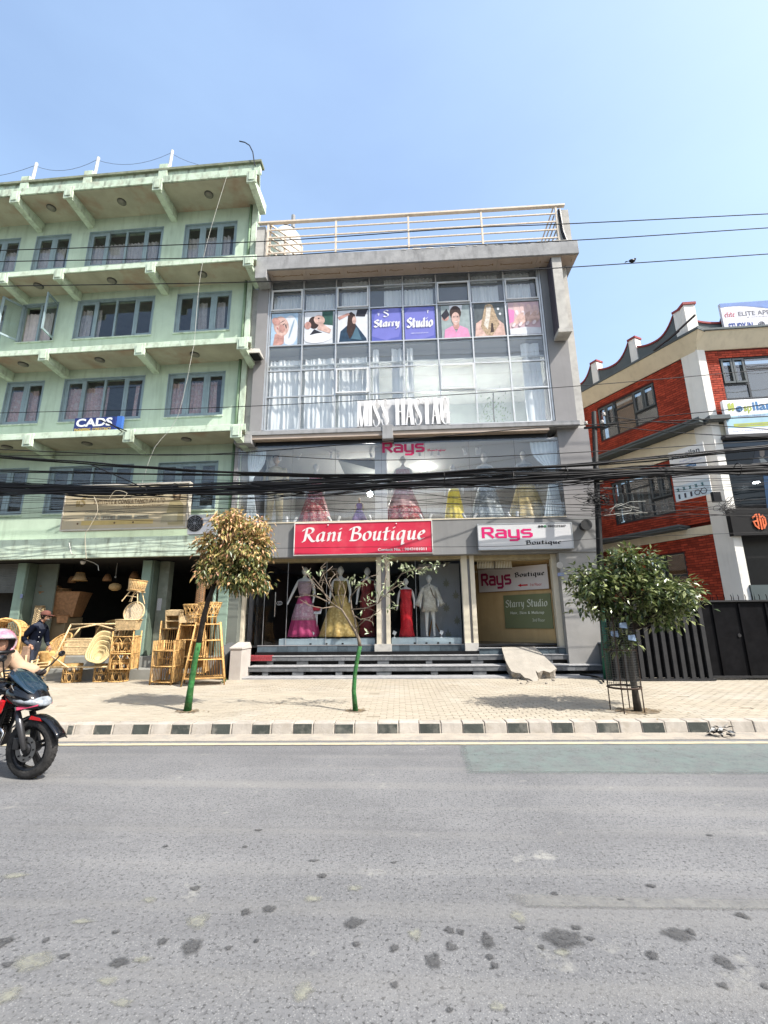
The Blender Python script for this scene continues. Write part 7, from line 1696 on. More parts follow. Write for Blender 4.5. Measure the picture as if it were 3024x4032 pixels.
# leaning sofa frame with spindle panel
xa, ya = W0.floor(225, 2640, .42); 
t = R_('sofa_frame', 'pale rattan sofa frame leaning sideways with a spindled seat panel', 'sofa frame'); fw, fh = 1.42, 1.15
pr = rattan_pale
for (p, q) in (((-fw/2-.12, 0, 0), (-fw/2+.12, .25, fh)), ((fw/2-.05, 0, .05), (fw/2+.05, .25, fh)), ((-fw/2+.12, .25, fh), (fw/2+.05, .25, fh)), ((-fw/2-.08, .02, .1), (fw/2-.05, .02, .1)), ((-fw/2+.0, .12, .40), (fw/2, .12, .40)), ((-fw/2+.05, .2, .78), (fw/2, .2, .78)), ((-fw/2+.12, .25, fh-.14), (0.1, .23, fh-.01)), ((.1, .23, fh-.01), (fw/2+.02, .25, fh-.18)), ((-fw/2-.1, .04, .36), (-fw/2+.45, -.1, .1)), ((-fw/2+.22, .22, .8), (-fw/2+.38, .24, fh-.1)), ((fw/2-.2, .22, .8), (fw/2-.05, .24, fh-.16)), ((-fw/2-.2, .1, .1), (fw/2-.05, .1, .1))):
    b = MB(); b.tube([p, q], .021, 7); b.build('pole', pr, t, smooth=True)
b = MB()
for k in range(42):
    x_ = -fw/2+.08+(fw-.16)*k/41; b.tube([(x_, .11, .41), (x_+.04, .19, .77)], .010, 5)
for z, yy in ((.59, .15), (.47, .13), (.72, .18)): b.tube([(-fw/2+.05, yy-.01, z), (fw/2-.02, yy-.01, z)], .010, 5)
b.build('spindle_panel', rattan_pale, t, kind='stuff')
x1, y1 = W0.floor(292, 2650, .42); move(t, (x1-.04, y1+.28, .43), .05)
# chairs
def chair(label):
    t = R_('rattan_armchair', label, 'chair', 'rattan armchairs at the shop front'); 
    b = MB(); b.lathe([(.30, 0), (.27, .2), (.31, .38), (.30, .42), (.001, .43)], n=22, fold=lambda th, z: .012*math.sin(24*th)); b.build('seat', rattan, t, smooth=True)
    P = []
    for k in range(15):
        a = PI*k/14; P.append((-.36*math.cos(a), .05+.30*math.sin(a), .45+.42*math.sin(a)**.7))
    b = MB(); b.tube(P, .024, 7); b.build('back_rim', rattan, t, smooth=True)
    b = MB()
    for i in range(14):
        p, q = P[i], P[i+1]; b.face([(p[0]*.86, p[1]*.85, .42), (q[0]*.86, q[1]*.85, .42), (q[0], q[1], q[2]), (p[0], p[1], p[2])])
    b.build('backrest', mat('cane_lattice', (.46, .32, .15), .6, .4, 40, .8, 70, speck=.9, spc=(.06, .03, .02), sps=40), t)
    b = MB()
    for i in range(0, 14):
        for s_ in (-2, 2):
            j = min(14, max(0, i+s_)); p, q = P[i], P[j]; b.tube([(p[0]*.85, p[1]*.84, .42), (q[0]*.99, q[1]*.99, q[2])], .008, 4)
    b.build('cane_lattice', rattan, t, kind='stuff')
    return t
ch = chair('rattan armchair with lattice back between the man and the leaning sofa frame'); put(ch, 200, 2628, .42, rz=-.3, sc=1.05)
c2 = dup(ch, label='dark rattan armchair half hidden inside the shop behind the sofa frame'); move(c2, tuple(GF.T @ Vector((-4.9, .9, FG))), .3, sc=1.15)
c3 = dup(ch, label='rattan armchair inside the shop right of the other dark one'); move(c3, tuple(GF.T @ Vector((-4.1, 1.0, FG))), -.2, sc=1.15)
# hooded cradle chair at the left edge
t = R_('hooded_chair', 'tall rattan hooded chair with rounded top at the left edge', 'chair')
P = [(-.35, -.25, 0), (-.37, -.25, .9)]+[(-.37*math.cos(a), -.25, .9+.42*math.sin(a)) for a in [PI*k/12 for k in range(1, 12)]]+[(.37, -.25, .9), (.35, -.25, 0)]
P2 = [(p[0]*.95, .25, p[2]*.97) for p in P]
b = MB(); b.tube(P, .026, 7); b.build('front_hoop', rattan, t, smooth=True); b = MB(); b.tube(P2, .02, 6); b.build('rear_hoop', rattan, t, smooth=True)
b = MB()
for i in range(1, len(P)-1):
    b.tube([P[i], P2[i]], .014, 5)
for f in [k/15 for k in range(16)]:
    b.tube([tuple(Vector(p).lerp(Vector(q), f)) for p, q in zip(P[1:-1], P2[1:-1])], .011, 4)
b.build('hood', rattan, t, kind='stuff'); b = MB(); b.box(-.33, .33, -.24, .24, .36, .42); b.build('seat', rattan, t)
b = MB()
for k in range(18): x_ = -.32+.64*k/17; b.tube([(x_, .23, .42), (x_, .23, 1.25-.3*abs(x_))], .012, 4)
b.build('back_spindles', rattan, t, kind='stuff')
put(t, 8, 2648, .42, rz=.3, sc=1.0)
# low loungers / chair sides left of the man
for k, (px, py, rz, lab) in enumerate(((45, 2690, .5, 'pale rattan cradle chair in front of the hooded chair'), (85, 2700, -.2, 'pale rattan chair side with curved slats behind the motorcyclist'))):
    t = R_('rattan_cradle', lab, 'chair'); b = MB()
    for s_ in (-.26, .26): b.tube([(-.34, s_, .62), (-.3, s_, .3), (-.12, s_, .08), (.15, s_, .05), (.34, s_, .25), (.38, s_, .5)], .022, 6)
    b.build('side_hoop', rattan_pale, t, smooth=True); b = MB()
    for q in range(20):
        f = q/19; a = PI*(1.05+.95*f); x_, z_ = .36*math.cos(a), .48+.42*math.sin(a); b.tube([(x_, -.26, z_), (x_, .26, z_)], .012, 4)
    b.build('curved_slats', rattan_pale, t, kind='stuff'); b = MB(); b.box(-.26, .26, -.24, .24, 0, .05); b.build('base', rattan_pale, t); put(t, px, py, .15, rz=rz, sc=1.1)
# herringbone woven rolls
def roll(px, py, z, H_, r, label, tilt=0, m=None):
    x, y = W0.floor(px, py, z); t = root('woven_roll', label, 'woven roll', (x, y, z), ry=tilt, group='upright woven rolls')
    T = ROOTM[t]; b = MB(T); b.lathe([(r, 0), (r*.92, H_)], n=16); b.build('roll_body', m or mat('dark_weave', (.10, .08, .05), .6, .3, 10), t, smooth=True)
    b = MB(T); n = int(H_/.05)
    for i in range(n):
        z0 = H_*i/n
        for k in range(10):
            a = 2*PI*k/10; d = .26 if i % 1 == 0 else -.26; s_ = 1 if k % 2 else -1; r_ = r*(1-.08*z0/H_)+.004
            b.hexa([(r_*math.cos(a), r_*math.sin(a), z0), (r_*math.cos(a+.5), r_*math.sin(a+.5), z0+s_*.045), ((r_+.008)*math.cos(a+.5), (r_+.008)*math.sin(a+.5), z0+s_*.045), ((r_+.008)*math.cos(a), (r_+.008)*math.sin(a), z0), (r_*math.cos(a), r_*math.sin(a), z0+.026), (r_*math.cos(a+.5), r_*math.sin(a+.5), z0+s_*.045+.026), ((r_+.008)*math.cos(a+.5), (r_+.008)*math.sin(a+.5), z0+s_*.045+.026), ((r_+.008)*math.cos(a), (r_+.008)*math.sin(a), z0+.026)])
    b.build('herringbone_strips', rattan_pale if m is None else rattan_dark, t, kind='stuff')
roll(118, 2585, FG, 1.35, .13, 'tall herringbone woven roll leaning at the left green wall', .06)
roll(762, 2585, FG, 2.1, .12, 'dark woven roll standing in the doorway behind the tree trunk', .03, mat('dark_weave', ()))
# goods inside the shop, in shade
def inbasket(u, v, z, w, d, h, label, m=rattan_dark, rz=0, taper=.8):
    o = basket(label, w, d, h, m, taper=taper, weave=False); move(o, tuple(GF.T @ Vector((u, v, z))), rz); return o
u, z = GF.hit(230, 2430, .5); inbasket(u+.15, .5, z, 1.15, .8, .75, 'big dark flared basket inside the shop above the counter', rattan_dark, .2, .7)
t = root('shop_counter', 'pale wooden cabinet inside the shop under the big dark basket', 'cabinet', tuple(GF.T @ Vector((u, .5, FG))))
b = MB(GF.T); b.box(u-.5, u+.5, .2, .9, FG, z-.01); b.build('cabinet_body', mat('cabinet_ply', (.22, .17, .10), .7, .1, 3), t)
u, z = GF.hit(195, 2350, .2); inbasket(u, .2, z, .42, .34, .32, 'brown box basket high on the left of the shop', mat('basket_brown', (.28, .16, .07), .6, .3, 20), .1, .95)
t = root('rattan_stand', 'dark rattan plant stand under the brown box basket', 'stand', tuple(GF.T @ Vector((u, .2, z-.55))))
for sx in (-1, 1):
    for sy in (-1, 1): b = MB(GF.T); b.tube([(u+sx*.18, .2+sy*.12, z-1.6), (u+sx*.12, .2+sy*.1, z-.3), (u+sx*.2, .2+sy*.14, z-.01)], .014, 5); b.build('leg', rattan_dark, t)
b = MB(GF.T); b.ring((u, .2, z-.75), .14, .014, 16, 5); b.ring((u, .2, z-.3), .12, .012, 16, 5); b.build('hoop', rattan_dark, t)
u, z = GF.hit(160, 2408, .0); inbasket(u, .0, z, .22, .2, .16, 'small round basket behind the man and his cap', mat('basket_tan', (.36, .25, .13), .6, .3, 20), 0, 1.1)
for u_, v_, h_ in ((-5.9, 2.2, 1.1), (-4.2, 2.6, 1.3), (-2.3, 1.5, .9), (-1.5, 2.0, 1.2)):
    pass
# hanging lamp shades
def pend(px, py, v, prof, label, m, rope):
    u, z = GF.hit(px, py, v); t = root('pendant_lamp', label, 'lamp shade', tuple(GF.T @ Vector((u, v, z)))); b = MB(GF.T); b.lathe(prof, (u, v, z), 24); b.build('shade', m, t, smooth=True)
    for r, zz in (prof[0], prof[-1]):
        b = MB(GF.T); b.ring((u, v, z+zz), max(r, .03), .008, 22, 5); b.build('rim', rattan, t)
    b = MB(GF.T); b.tube([(u, v, z+prof[-1][1]), (u, v, 3.44)], .005, 4); b.build('cord', black_m, t)
pend(313, 2286, .3, [(.21, 0), (.17, .08), (.12, .24)], 'flared woven lamp shade hanging in the shop', mat('shade_weave', (.50, .34, .18), .6, .25, 25, .5, 60), .3)
pend(452, 2322, .3, [(.08, -.02), (.16, .02), (.175, .08), (.16, .15), (.08, .19)], 'barrel shaped woven lamp hanging right of the flared shade', mat('shade_weave2', (.55, .36, .16), .6, .25, 25, .5, 60), .3)
u, z = GF.hit(327, 2212, -.2); t = root('shop_bulb', 'white glass bulb lamp under the shop ceiling', 'lamp', tuple(GF.T @ Vector((u, -.2, z)))); b = MB(GF.T); b.ball((u, -.2, z), .075, 12, 8, sz=1.1); b.build('bulb', mat('milk_glass', (.8, .8, .78), .3), t, smooth=True); b = MB(GF.T); b.tube([(u, -.2, z+.07), (u, -.2, 3.44)], .012, 5); b.build('socket', black_m, t)
u, z = GF.hit(455, 2272, .4); b = MB(GF.T); b.ball((u, .4, z), .03, 8, 6); b.tube([(u, .4, z+.03), (u, .4, 3.44)], .006, 4); props(b.build('small_bulb', mat('milk_glass', ())), 'tiny bulb hanging above the barrel shaped woven lamp', 'bulb')
P = [GF.hit(x, y, -.5) for x, y in ((330, 2150), (338, 2190), (352, 2208), (378, 2217), (395, 2228), (398, 2248))]
b = MB(GF.T); b.tube([(p[0], -1.08 if k < 2 else -.6, p[1]) for k, p in enumerate(P)], .012, 5); props(b.build('hanging_wire', mat('wire_white', (.6, .6, .55))), 'loose white wire dangling from the green fascia into the shop', 'wire')
# lamp shade tower beside the right tall shelf
x, y = W0.floor(832, 2600, .42)
for k, (r0, r1, z0, h_) in enumerate(((.17, .13, 1.70, .42), (.15, .11, 2.12, .40), (.14, .09, 2.52, .36))):
    t = root('tapered_basket', ['lowest pale woven tapered basket of the tower behind the right tall shelf', 'middle pale woven tapered basket of the tower behind the right tall shelf', 'top pale woven tapered basket of the tower, under the leaves'][k], 'basket', (x, y, z0), group='tower of tapered baskets')
    b = MB(); b.lathe([(r0, z0), (r1, z0+h_)], (x, y, 0), 20); b.build('woven_side', mat('pale_weave', (.50, .40, .28), .7, .25, 30, .6, 60), t, smooth=True); b = MB(); b.ring((x, y, z0+.01), r0, .012, 20, 5); b.build('rim', rattan_pale, t)
t = root('tower_stand', 'dark pole stand carrying the tower of tapered woven baskets', 'stand', (x, y, .42)); b = MB(); b.tube([(x, y, .42), (x, y, 1.7)], .04, 8); b.build('pole', rattan_dark, t)
b = MB(); b.box(x-.2, x+.2, y-.2, y+.2, .40, .44); b.build('base', rattan_dark, t)
# pale open box perched left of the right bowls
x, y = W0.floor(730, 2640, .42)
t = root('pale_tray_box', 'pale tray box tilted on top of the left tall rattan shelf', 'box', (0, 0, 0)); b = MB(); b.hexa([(-.2, -.14, 0), (.2, -.14, 0), (.2, .14, 0), (-.2, .14, 0), (-.2, -.14, .14), (.2, -.14, .30), (.2, .14, .30), (-.2, .14, .14)]); b.build('box_body', rattan_pale, t); b = MB(); b.face([(-.17, -.11, .157), (.17, -.11, .293), (.17, .11, .293), (-.17, .11, .157)]); b.build('dark_opening', mat('box_dark', (.1, .07, .04)), t)
move(t, (d_.location.x-.12, d_.location.y, 1.57+.02), .2)
# weed beside the pier
x, y = W0.floor(880, 2690, .15); t = root('weed', 'small green weed growing at the foot of the pale pier', 'plant', (x, y, .15)); b = MB()
for k in range(16):
    a = rnd.random()*2*PI; L_ = rnd.uniform(.08, .17); d = Vector((math.cos(a), math.sin(a), rnd.uniform(.5, 1.4))).normalized(); p = Vector((x, y, .15)); s_ = Vector((-d.y, d.x, 0)).normalized()*.018
    b.face([p, p+d*L_*.5+s_, p+d*L_, p+d*L_*.5-s_])
b.build('leaves', leaf_g, t, kind='stuff')

# more goods crowding the shop front
g1 = stool('rattan drum stool on the shop step left of the pillar, in front of the armchair', .42, .19, 'low rattan stools on the pavement'); move(g1, tuple(GF.T @ Vector((-5.75, -.9, .42))), .3)
for k, (u, v, z, w, d, h, lab) in enumerate(((-6.35, .35, 2.35, .5, .4, .3, 'dark shallow basket hanging high on the left shop wall'), (-5.2, 1.4, FG, .7, .6, .8, 'tall dark laundry basket deep inside the shop'), (-3.7, .9, FG, .5, .45, .7, 'brown upright basket inside the shop beside the green pillar'), (-3.7, .9, FG+.71, .42, .38, .5, 'brown basket stacked on the upright one beside the green pillar'), (-2.2, 1.0, FG, .7, .5, .9, 'dark basket inside the narrow doorway'), (-6.0, .25, 1.62, .3, .26, .24, 'small tan basket hanging under the box basket'))):
    inbasket(u, v, z, w, d, h, lab, (mat('basket_brown', ()), rattan_dark)[k % 2], .1*k, .85)
for k, (u, v, z, r) in enumerate(((-5.0, .6, 2.9, .13), (-4.3, .9, 3.0, .15), (-6.1, .5, 2.85, .12))):
    t = root('pendant_lamp', ['small dark woven lamp shade near the shop bulb', 'dark woven lamp shade between the two lit shades', 'dark woven lamp shade at the left of the shop ceiling'][k], 'lamp shade', tuple(GF.T @ Vector((u, v, z))))
    b = MB(GF.T); b.lathe([(r, 0), (r*.9, .1), (r*.5, .22)], (u, v, z), 18); b.build('shade', rattan_dark, t, smooth=True); b = MB(GF.T); b.tube([(u, v, z+.22), (u, v, 3.44)], .005, 4); b.build('cord', black_m, t)
for k, (u, v, rz) in enumerate(((-6.5, -.75, .4),)):
    c = dup(ch, label='rattan armchair beside the left shop pillar behind the man'); move(c, tuple(GF.T @ Vector((u, v, .42))), rz, sc=.95)
# ------------------------------------------------------------------ pedestrian, motorcycle and rider
def xyz(px, py, Y): x, z = H(px, py, Y); return Vector((x, Y, z))
navy_j = mat('navy_jacket', (.004, .006, .014), .95, .3, 8, .5, 40, spec=.08); jeans = mat('dark_jeans', (.03, .036, .055), .85, .2, 10); skin_p = mat('skin', (.42, .23, .15), .5, .08, 8)
def person(label, loc, rz=0, name='person'): return root(name, label, 'person', loc, rz)
def hand(T, m, par, side=1, curl=.6, name='hand'):
    """palm with four unequal bent fingers and a thumb, growing along -z from the wrist at the origin of T"""
    b = MB(T); b.tube([(0, 0, .015), (0, 0, -.02), (0, .003, -.055), (0, .002, -.085)], [.026, .032, .036, .03], 10)
    for k, L_ in enumerate((.066, .076, .07, .056)):
        y = -.027+.018*k; p = Vector((0, y, -.08)); P = [p]; a = 0
        for s_ in (.42, .33, .25): a += curl*.55; p = p+Vector((-math.sin(a)*side, 0, -math.cos(a)))*L_*s_; P.append(p)
        b.tube(P, [.0095, .009, .008, .006], 7)
    p = Vector((0, -.032, -.03)); b.tube([p, p+Vector((-.012*side, -.02, -.018)), p+Vector((-.03*side, -.026, -.04)), p+Vector((-.045*side, -.018, -.052))], [.012, .011, .0095, .007], 7)
    return b.build(name, m, par, smooth=True)
# the man in the cap, walking to the right, leaning forward
mx_, my_ = W0.floor(190, 2690, .15); my_ = 11.75; mx_ = H(128, 2560, my_)[0]
man = person('man in navy jacket and brown cap walking right past the rattan goods', (mx_, my_, .15), 0); T = ROOTM[man]
V = [(0, 0, .93, .13, .12), (.02, 0, 1.1, .13, .14), (.06, 0, 1.28, .145, .16), (.10, 0, 1.43, .09, .10), (.135, 0, 1.50, .055), (.16, 0, 1.56, .055),
     (.085, -.17, 1.40, .065), (.0, -.22, 1.26, .062), (-.10, -.25, 1.12, .055), (.0, -.26, 1.00, .048), (.10, -.24, .93, .04),
     (.085, .17, 1.40, .065), (.12, .22, 1.24, .058), (.14, .24, 1.08, .052), (.2, .22, .95, .045), (.26, .2, .88, .038),
     (.0, -.09, .86, .10), (.09, -.10, .5, .068), (.06, -.10, .1, .048), (.02, .09, .86, .10), (-.06, .1, .5, .068), (-.20, .1, .14, .05)]
E = [(0,1),(1,2),(2,3),(3,4),(4,5),(3,6),(6,7),(7,8),(8,9),(9,10),(3,11),(11,12),(12,13),(13,14),(14,15),(0,16),(16,17),(17,18),(0,19),(19,20),(20,21)]
skinfig('body', V, E, jeans, man, T)
Vj = [(v[0], v[1], v[2], v[3]+.022, (v[4] if len(v) > 4 else v[3])+.022) for v in V[:4]]+[(v[0], v[1], v[2], v[3]+.016) for v in V[6:10]]+[(v[0], v[1], v[2], v[3]+.016) for v in V[11:15]]
skinfig('jacket', Vj, [(0,1),(1,2),(2,3),(3,4),(4,5),(5,6),(6,7),(3,8),(8,9),(9,10),(10,11)], navy_j, man, T)
b = MB(T); b.tube([(.10, 0, 1.47), (.13, 0, 1.51), (.15, 0, 1.53)], [.085, .075, .07], 14); b.build('collar', navy_j, man, smooth=True)
b = MB(T); b.tube([(.135, 0, 1.47), (.175, 0, 1.60)], .055, 12); b.build('neck', skin_p, man, smooth=True)
headmesh(T @ Vector((.215, 0, 1.655)), .102, skin_p, man, facing=(1, -.12))
b = MB(T); b.ball((.20, 0, 1.665), .112, 16, 10, sx=.98, sy=.86, sz=.98); bb = [v for v in b.V]; b.build('hair', mat('hair_black', (.012, .01, .01)), man, smooth=True)
hd = MB(T); hd.ball((.255, 0, 1.62), .088, 14, 10, sx=.9, sy=.82, sz=1.15)
hd.build('face', skin_p, man, smooth=True)
b = MB(T); b.tube([(.345, 0, 1.64), (.365, 0, 1.615), (.34, 0, 1.60)], [.012, .02, .015], 8); b.build('nose', skin_p, man, smooth=True)
b = MB(T); b.ball((.285, 0, 1.56), .065, 10, 7, sx=1, sy=.85, sz=.6); b.build('beard', mat('grey_beard', (.12, .11, .10), .9, .3, 60), man, smooth=True)
b = MB(T); b.box(.325, .345, -.075, .075, 1.635, 1.665); b.tube([(.335, -.078, 1.655), (.2, -.092, 1.655)], .005, 5); b.build('glasses', black_m, man)
cap_m = mat('brown_cap', (.16, .065, .05), .85, .15, 10)
b = MB(T); b.lathe([(.118, 0), (.12, .03), (.108, .08), (.07, .115), (.001, .125)], (.205, 0, 1.675), 20, sx=1.02, sy=.88); b.build('cap', cap_m, man, smooth=True)
b = MB(T); b.hexa([(.28, -.085, 1.672), (.43, -.05, 1.655), (.43, .05, 1.655), (.28, .085, 1.672), (.28, -.085, 1.69), (.43, -.05, 1.665), (.43, .05, 1.665), (.28, .085, 1.69)]); b.build('cap_peak', cap_m, man, bevel=.006)
hand(T @ Matrix.Translation((.11, -.24, .925)) @ Matrix.Rotation(-.9, 4, 'Y'), skin_p, man); hand(T @ Matrix.Translation((.28, .2, .87)) @ Matrix.Rotation(-.5, 4, 'Y'), skin_p, man)
for sx, sy in ((.06, -.10), (-.20, .10)):
    b = MB(T); b.hexa([(sx-.09, sy-.045, .0), (sx+.18, sy-.045, .0), (sx+.18, sy+.045, .0), (sx-.09, sy+.045, .0), (sx-.08, sy-.04, .09), (sx+.13, sy-.035, .05), (sx+.13, sy+.035, .05), (sx-.08, sy+.04, .09)]); b.build('shoe', black_m, man, bevel=.015)
for z in (1.0, 1.12, 1.24): b = MB(T); b.ball((.19+.02*(z-1), -.09, z), .012, 8, 6); b.build('button', mat('snap', (.5, .5, .5), .3), man)
b = MB(T); b.hexa([(-.05, -.33, .42), (.17, -.33, .45), (.17, -.22, .45), (-.05, -.22, .42), (-.02, -.31, .90), (.14, -.31, .91), (.14, -.24, .91), (-.02, -.24, .90)])
props(b.build('cloth_bag', mat('brown_bag', (.30, .20, .14), .85, .3, 8, .8, 25), bevel=.02), 'brown cloth bag carried in the hand of the man in navy jacket', 'bag')
# the motorcycle: front wheel hub at (-4.07, 5.1), heading +x
mk = root('motorcycle', 'black motorcycle with red panels entering at the left edge', 'motorcycle', (-4.12, 5.1, 0), rz=-.13); MT = Matrix.Translation((-4.12, 5.1, 0)) @ Matrix.Rotation(-.13, 4, 'Z'); ROOTM[mk] = MT
tyre = mat('tyre', (.035, .034, .033), .8, .2, 30, .8, 60, blotch=.4, bc=(.10, .095, .09), bls=8); rim_m = mat('wheel_black', (.015, .015, .016), .35, .1, 5); chrome = mat('chrome', (.6, .6, .6), .15, metal=1, var=0); bk_p = mat('gloss_black', (.006, .007, .009), .12, .1, 3, coat=.6); red_p = mat('gloss_red', (.50, .006, .01), .2, .05, 3, coat=.6); eng = mat('engine_grey', (.05, .05, .052), .45, .3, 10, metal=.6); scr = mat('windscreen_tint', (.012, .03, .05), .05, 0, coat=1)
def wheel(cx, cz, R, w):
    b = MB(MT); prof = [(R-.085, -w*.42), (R-.04, -w*.5), (R-.012, -w*.36), (R, -w*.12), (R, w*.12), (R-.012, w*.36), (R-.04, w*.5), (R-.085, w*.42)]
    b.lathe(prof, (cx, 0, cz), 44, axis='y', caps=False); n = len(b.V); o = b.build('tyre', tyre, mk, smooth=True)
    tr = MB(MT)
    for k in range(36):
        a = 2*PI*k/36
        for s_ in (-1, 1): tr.bar((cx+(R+.001)*math.cos(a), 0, cz+(R+.001)*math.sin(a)), (cx+(R-.012)*math.cos(a+.09), s_*w*.36, cz+(R-.012)*math.sin(a+.09)), .01, .004)
    tr.build('tread_blocks', tyre, mk, kind='stuff')
    b = MB(MT); b.lathe([(R-.088, -w*.40), (R-.115, -w*.3), (R-.115, w*.3), (R-.088, w*.40)], (cx, 0, cz), 40, axis='y', caps=False); b.build('rim', rim_m, mk, smooth=True)
    for k in range(5):
        a = 2*PI*k/5+.35; ca, sa = math.cos(a), math.sin(a)
        for d in (-.13, .13):
            b = MB(MT); b.bar((cx+.05*math.cos(a+d*2.2), 0, cz+.05*math.sin(a+d*2.2)), (cx+(R-.11)*math.cos(a+d), 0, cz+(R-.11)*math.sin(a+d)), .03, .022, up=(0, 1, 0)); b.build('spoke', rim_m, mk)
    b = MB(MT); b.lathe([(.055, -.07), (.06, -.03), (.06, .03), (.055, .07)], (cx, 0, cz), 18, axis='y'); b.build('hub', eng, mk, smooth=True)
wheel(0, .305, .305, .10); wheel(-1.32, .305, .305, .12)
b = MB(MT); b.lathe([(.075, 0), (.125, 0), (.125, .005), (.075, .005), (.075, 0)], (0, -.075, .305), 30, axis='y', caps=False); b.build('brake_disc', mat('steel_disc', (.25, .25, .25), .35, metal=.9), mk)
for k in range(8):
    a = 2*PI*k/8; b = MB(MT); b.lathe([(.01, -.002), (.01, .006)], (.1*math.cos(a), -.079, .305+.1*math.sin(a)), 8, axis='y'); b.build('disc_hole', black_m, mk)
b = MB(MT); b.box(-.15, -.07, -.10, -.05, .30, .42); b.build('brake_caliper', eng, mk, bevel=.01)
top = Vector((-.30, 0, .98))
for s_ in (-1, 1):
    b = MB(MT); b.tube([(0, s_*.085, .30), (-.11, s_*.085, .55), (-.17, s_*.085, .68)], [.028, .033, .03], 10); b.build('fork_slider', mat('fork_grey', (.12, .12, .125), .3, metal=.7), mk, smooth=True)
    b = MB(MT); b.tube([(-.165, s_*.085, .67), (-.28, s_*.085, .96)], .021, 10); b.build('fork_tube', chrome, mk, smooth=True)
# front mudguard
b = MB(MT); N = 14; rows_ = []
for i in range(N+1):
    a = math.radians(18+125*i/N); r = .335 if i > 2 else .335+.01*(3-i)
    rows_.append([b.v((r*math.cos(a)+.02, y, .305+r*math.sin(a)-(.018 if abs(y) > .04 else 0)+.0)) for y in (-.065, -.04, 0, .04, .065)])
for i in range(N):
    for k in range(4): b.F.append([rows_[i][k], rows_[i][k+1], rows_[i+1][k+1], rows_[i+1][k]])
o = b.build('front_mudguard', bk_p, mk, smooth=True); sm_ = o.modifiers.new('s', 'SOLIDIFY'); sm_.thickness = .008
b = MB(MT); b.hexa([(-.02, -.072, .60), (.14, -.071, .585), (.14, -.066, .585), (-.02, -.066, .60), (.0, -.070, .635), (.11, -.07, .615), (.11, -.066, .615), (.0, -.066, .635)]); b.build('mudguard_flash', red_p, mk)
# bikini fairing: lofted nose, screen and headlamp
def loft(secs, m, name, smooth=True, par=mk):
    b = MB(MT); R = [[b.v(p) for p in s] for s in secs]; n = len(secs[0])
    for i in range(len(R)-1):
        for k in range(n): b.F.append([R[i][k], R[i][(k+1) % n], R[i+1][(k+1) % n], R[i+1][k]])
    b.F.append(R[0][::-1]); b.F.append(R[-1]); o = b.build(name, m, par, smooth=smooth); return o
def sec(x, zc, w, h, dx=0, n=14): return [(x+dx*math.sin(2*PI*k/n), w*math.cos(2*PI*k/n), zc+h*math.sin(2*PI*k/n)) for k in range(n)]
loft([sec(-.34, .84, .13, .10, -.02), sec(-.26, .84, .17, .14, -.04), sec(-.15, .83, .18, .155, -.07), sec(-.03, .81, .16, .135, -.06), sec(.04, .79, .11, .09, -.04), sec(.07, .775, .04, .04, -.02)], bk_p, 'nose_fairing')
loft([sec(-.36, 1.02, .10, .05, -.04), sec(-.27, 1.03, .14, .085, -.09), sec(-.16, .98, .16, .09, -.10), sec(-.05, .90, .14, .06, -.06), sec(0, .865, .08, .03, -.02)], scr, 'windscreen')
loft([sec(-.14, .80, .186, .05, -.05), sec(-.05, .795, .172, .068, -.05), sec(.03, .785, .135, .064, -.05), sec(.08, .775, .09, .045, -.03), sec(.10, .77, .04, .02, -.01)], mat('headlamp_glass', (.30, .33, .36), .08, .7, 14, coat=1), 'headlamp')
b = MB(MT); b.hexa([(-.10, -.165, .70), (.08, -.10, .735), (.08, .10, .735), (-.10, .165, .70), (-.12, -.155, .735), (.09, -.09, .755), (.09, .09, .755), (-.12, .155, .735)]); b.build('chin_panel', mat('pink_red_plate', (.50, .06, .12), .3, .2, 8), mk, bevel=.006)
for s_ in (-1, 1):
    b = MB(MT); b.tube([(-.30, s_*.17, .85), (-.26, s_*.26, .83)], .012, 6); b.ball((-.25, s_*.285, .83), .045, 10, 8, sx=1, sy=1.3, sz=.75); b.build('indicator', mat('indicator_lens', (.6, .5, .42), .2), mk, smooth=True)
    b = MB(MT); b.tube([(-.28, s_*.2, 1.03), (-.20, s_*.30, 1.15), (-.17, s_*.34, 1.22)], .008, 6); b.build('mirror_arm', black_m, mk); b = MB(MT); b.ball((-.16, s_*.36, 1.25), .045, 12, 8, sx=.35, sy=1.1, sz=.8); b.build('mirror', bk_p, mk, smooth=True)
    b = MB(MT); b.tube([(-.34, s_*.05, .99), (-.36, s_*.16, 1.02), (-.44, s_*.34, 1.01)], .014, 8); b.build('handlebar', black_m, mk, smooth=True)
    b = MB(MT); b.tube([(-.40, s_*.26, 1.015), (-.47, s_*.37, 1.005)], .02, 8); b.build('grip', black_m, mk, smooth=True)
    b = MB(MT); b.tube([(-.32, s_*.24, 1.0), (-.33, s_*.33, .99), (-.37, s_*.39, .98)], .008, 5); b.build('lever', chrome, mk)
def sec2(x, zc, w, h, p=.75, n=16):
    o = []
    for k in range(n):
        a = 2*PI*k/n; c, s_ = math.cos(a), math.sin(a); o.append((x, w*math.copysign(abs(c)**p, c), zc+h*math.copysign(abs(s_)**p, s_)))
    return o
loft([sec2(-.34, .86, .06, .05), sec2(-.42, .87, .13, .11), sec2(-.58, .86, .16, .13), sec2(-.72, .83, .14, .10), sec2(-.82, .80, .09, .05)], bk_p, 'fuel_tank')
for s_ in (-1, 1):
    b = MB(MT); y0, y1 = s_*.14, s_*.175
    b.hexa([(-.50, y0, .60), (-.30, y0, .66), (-.30, y1, .66), (-.50, y1, .60), (-.62, y0, .84), (-.26, y0, .80), (-.26, y1, .80), (-.62, y1, .84)]); b.build('side_shroud', red_p, mk, bevel=.02)
